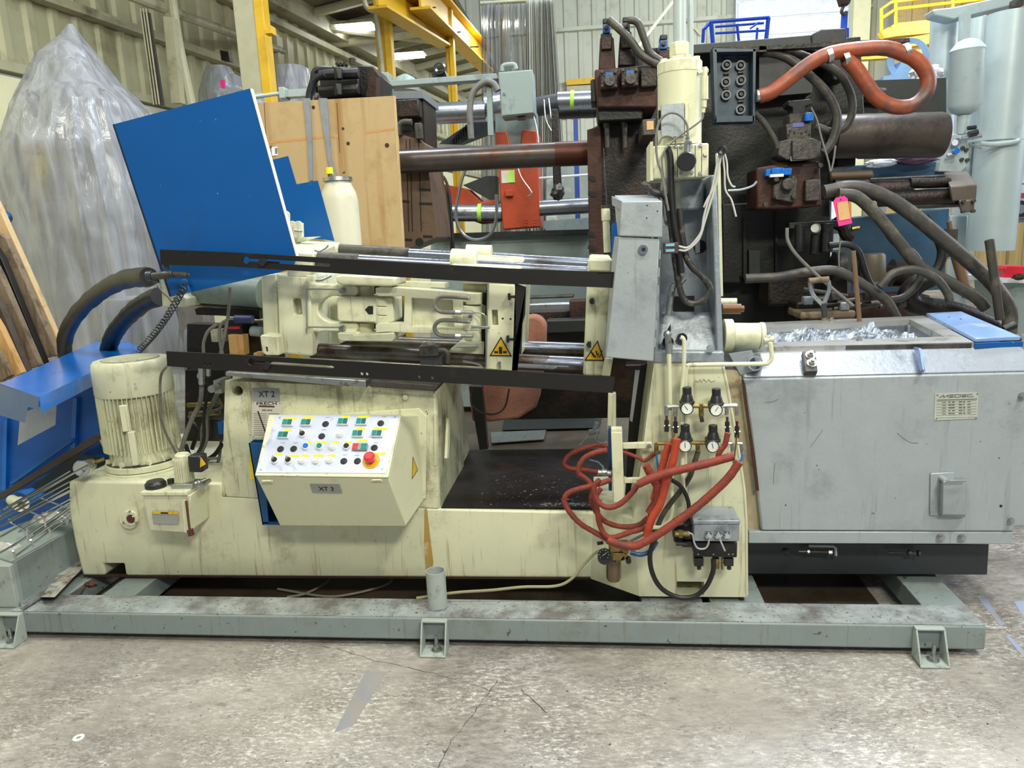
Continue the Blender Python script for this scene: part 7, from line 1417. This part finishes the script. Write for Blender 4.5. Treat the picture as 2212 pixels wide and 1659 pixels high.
build('bed', slab([(930, 512), (1275, 505), (1290, 880), (930, 880)], Y7+.1, 1), OLIVE, t, bevel=.01); build('bed_rail', slab([(930, 505), (1275, 495), (1275, 506), (930, 516)], Y7, .3), BLK, t)
build('bed_back', slab([(1160, 478), (1275, 470), (1275, 496), (1180, 498)], Y7+.6, .1), OLIVE, t)
build('toggle_arm', slab([(934, 320), (1020, 262), (1072, 262), (1072, 278), (985, 312), (950, 316)], Y7+.7, .2), DARKB, t); build('chain', [bx(975+k*5, 300-k*5, 982+k*5, 318-k*5, Y7+.6, .05) for k in range(8)], BLK, t, kind='stuff')
build('bed_plate', slab([(920, 310), (1025, 314), (1025, 322), (920, 322)], Y7+.5, .5), OLIVE, t)
build('cable_trunk', slab([(818, 176), (1072, 158), (1076, 170), (820, 188)], Y7-.3, .12), OLIVE, t, bevel=.004); build('trunk_end', bx(818, 156, 840, 205, Y7-.28, .15), OLIVE, t, bevel=.005); build('trunk_hanger', slab([(1050, 170), (1061, 170), (1066, 292), (1054, 292)], Y7-.32, .05), OLIVE, t)
build('dome_cover', lathe(P(876, 196, Y7+.1), P(876, 160, Y7+.1), [(0, .12), (.4, .12), (.8, .08), (1, .02)], 24), OLIVE, t)
build('hose', tpx([(1076, 196), (1065, 180), (1045, 178), (1022, 200), (1015, 240), (1018, 300)], .028, Y7-.35), HOSEG, t)
build('hose', tpx([(1015, 345), (1000, 380), (990, 420), (985, 470), (1000, 505), (1030, 518), (1060, 505), (1072, 470), (1072, 420)], .014, Y7-.2), ALUP, t, label='thin silvery hose drooping in a U')
for k, pts in enumerate(([(940, 378), (960, 385), (972, 430), (980, 540)], [(935, 385), (955, 395), (968, 440), (975, 540)], [(1110, 330), (1125, 380), (1148, 415), (1140, 425)], [(1150, 240), (1160, 280), (1165, 330)], [(1175, 215), (1180, 260), (1200, 300), (1190, 320)], [(1185, 212), (1190, 250), (1195, 280)])): build('cable', tpx(pts, .012 if k < 2 else .006, Y7-.25), BLK if k < 2 else ALUP, t)
build('white_rod', cpx(1150, 386, 1275, 377, 6.9, 5, 8), WHITEP, t)
t = thing('electrical_box', 'grey-green electrical cabinet mounted above the orange platen', 'electrical box', P(1115, 252, 6.4))
build('body', slab([(1076, 156), (1150, 150), (1155, 245), (1083, 253)], 6.45, .25), OLIVE, t, bevel=.006); build('door', slab([(1078, 158), (1147, 152), (1152, 243), (1085, 250)], 6.44, .01), OLIVE, t, bevel=.003); build('lock', disc(1089, 203, 6.44, 3, .01, 12), CHROME, t); build('conduit_top', tpx([(1085, 154), (1088, 142), (1110, 140), (1115, 150)], .02, 6.5), OLIVE, t); build('gland', bx(1118, 252, 1135, 258, 6.5, .06), BLKP, t)
t = thing('vertical_strut', 'worn dark strut standing between the orange platen and dark press', 'strut', P(1200, 430, 6.0)); build('post', slab([(1190, 235), (1205, 235), (1214, 430), (1196, 430)], 6.1, .1), GREASE, t, bevel=.008); build('foot', crumple(1205, 415, 14, 16, 6.0, 51), GMET, t)
solo('blue_cart_frame', slab([(1238, 250), (1248, 250), (1262, 818), (1250, 818)], 8.5, .1), mt('royal_frame', '#123a8a', .4), 'dark blue upright frame post behind the big tie bar', 'frame')
solo('background_shelving', slab([(1180, 360), (1290, 355), (1290, 800), (1180, 800)], 9.5, .3), mt('blurred_shelf', '#8f978f', .6, 0, ('#c9cbbe', .4, 4)), 'pale cluttered shelving far behind the tie bars', 'shelving')
# black clamp unit top-left of plywood, and grey bar
build('head_support', wbox(P(700, 207, 5.3).x, P(822, 207, 5.3).x, 5.22, 5.5, .5, P(740, 206, 5.3).z), GREASE, old); t = old
build('main_block', slab([(772, 140), (805, 142), (822, 165), (820, 210), (772, 208)], 5.2, .3), GREASE, t, bevel=.01); build('rear_block', slab([(800, 165), (812, 165), (812, 208), (790, 208)], 5.1, .1), RUST, t)
build('bolt', [cpx(761, 140, 761, 126, 5.2, 14, 6)], GREASE, t)
for k, (y0_, y1_) in enumerate(((150, 165), (185, 200))): build('coupling', [cpx(690, y0_+12, 775, y0_+8, 5.0, 24, 8), bx(710, y0_-2, 765, y0_+16, 5.0, .08), cpx(730, y0_-4, 732, y0_+22, 4.95, 20, 6)], BLK, t, bevel=.006)
build('backing', bx(690, 148, 775, 208, 5.15, .1), BLK, t, bevel=.01)
build('hose', tpx([(700, 160), (680, 172), (670, 195), (667, 215)], .022, 4.9), BLK, t); build('hose', tpx([(720, 150), (690, 150), (678, 162), (680, 200)], .022, 5.0), BLK, t)
for x in (732, 740, 748): build('bolt', disc(x, 141, 5.1, 4, .04, 6), BLK, t)
solo('grey_rod_arm', [cpx(545, 210, 605, 202, 5.0, 8, 12)], LBLUE, 'thin grey rod at the left end of the grey tube above the plywood', 'rod')
t = thing('square_tube', 'grey square tube lying over the top of the plywood sheet', 'tube', P(650, 200, 5.0)); build('tube', slab([(603, 194), (675, 190), (675, 206), (603, 210)], 5.0, .08), LBLUE, t); build('collar', bx(602, 188, 614, 212, 4.98, .1), LBLUE, t, bevel=.003); build('post', slab([(549, 200), (564, 200), (566, 226), (549, 226)], 5.0, .05), LBLUE, t); build('knob', cpx(541, 206, 549, 205, 5.0, 8, 10), LBLUE, t)
t = thing('dark_pipe_stub', 'dark pipe stub behind the grey-green trunking', 'pipe', P(945, 170, 8.5)); build('ring', ring(P(948, 148, 8.5), P(952, 146, 8.7), .06, .045, 16), NAVY, t); build('body', slab([(930, 155), (960, 152), (965, 165), (935, 168)], 8.6, .2), BLK, t)
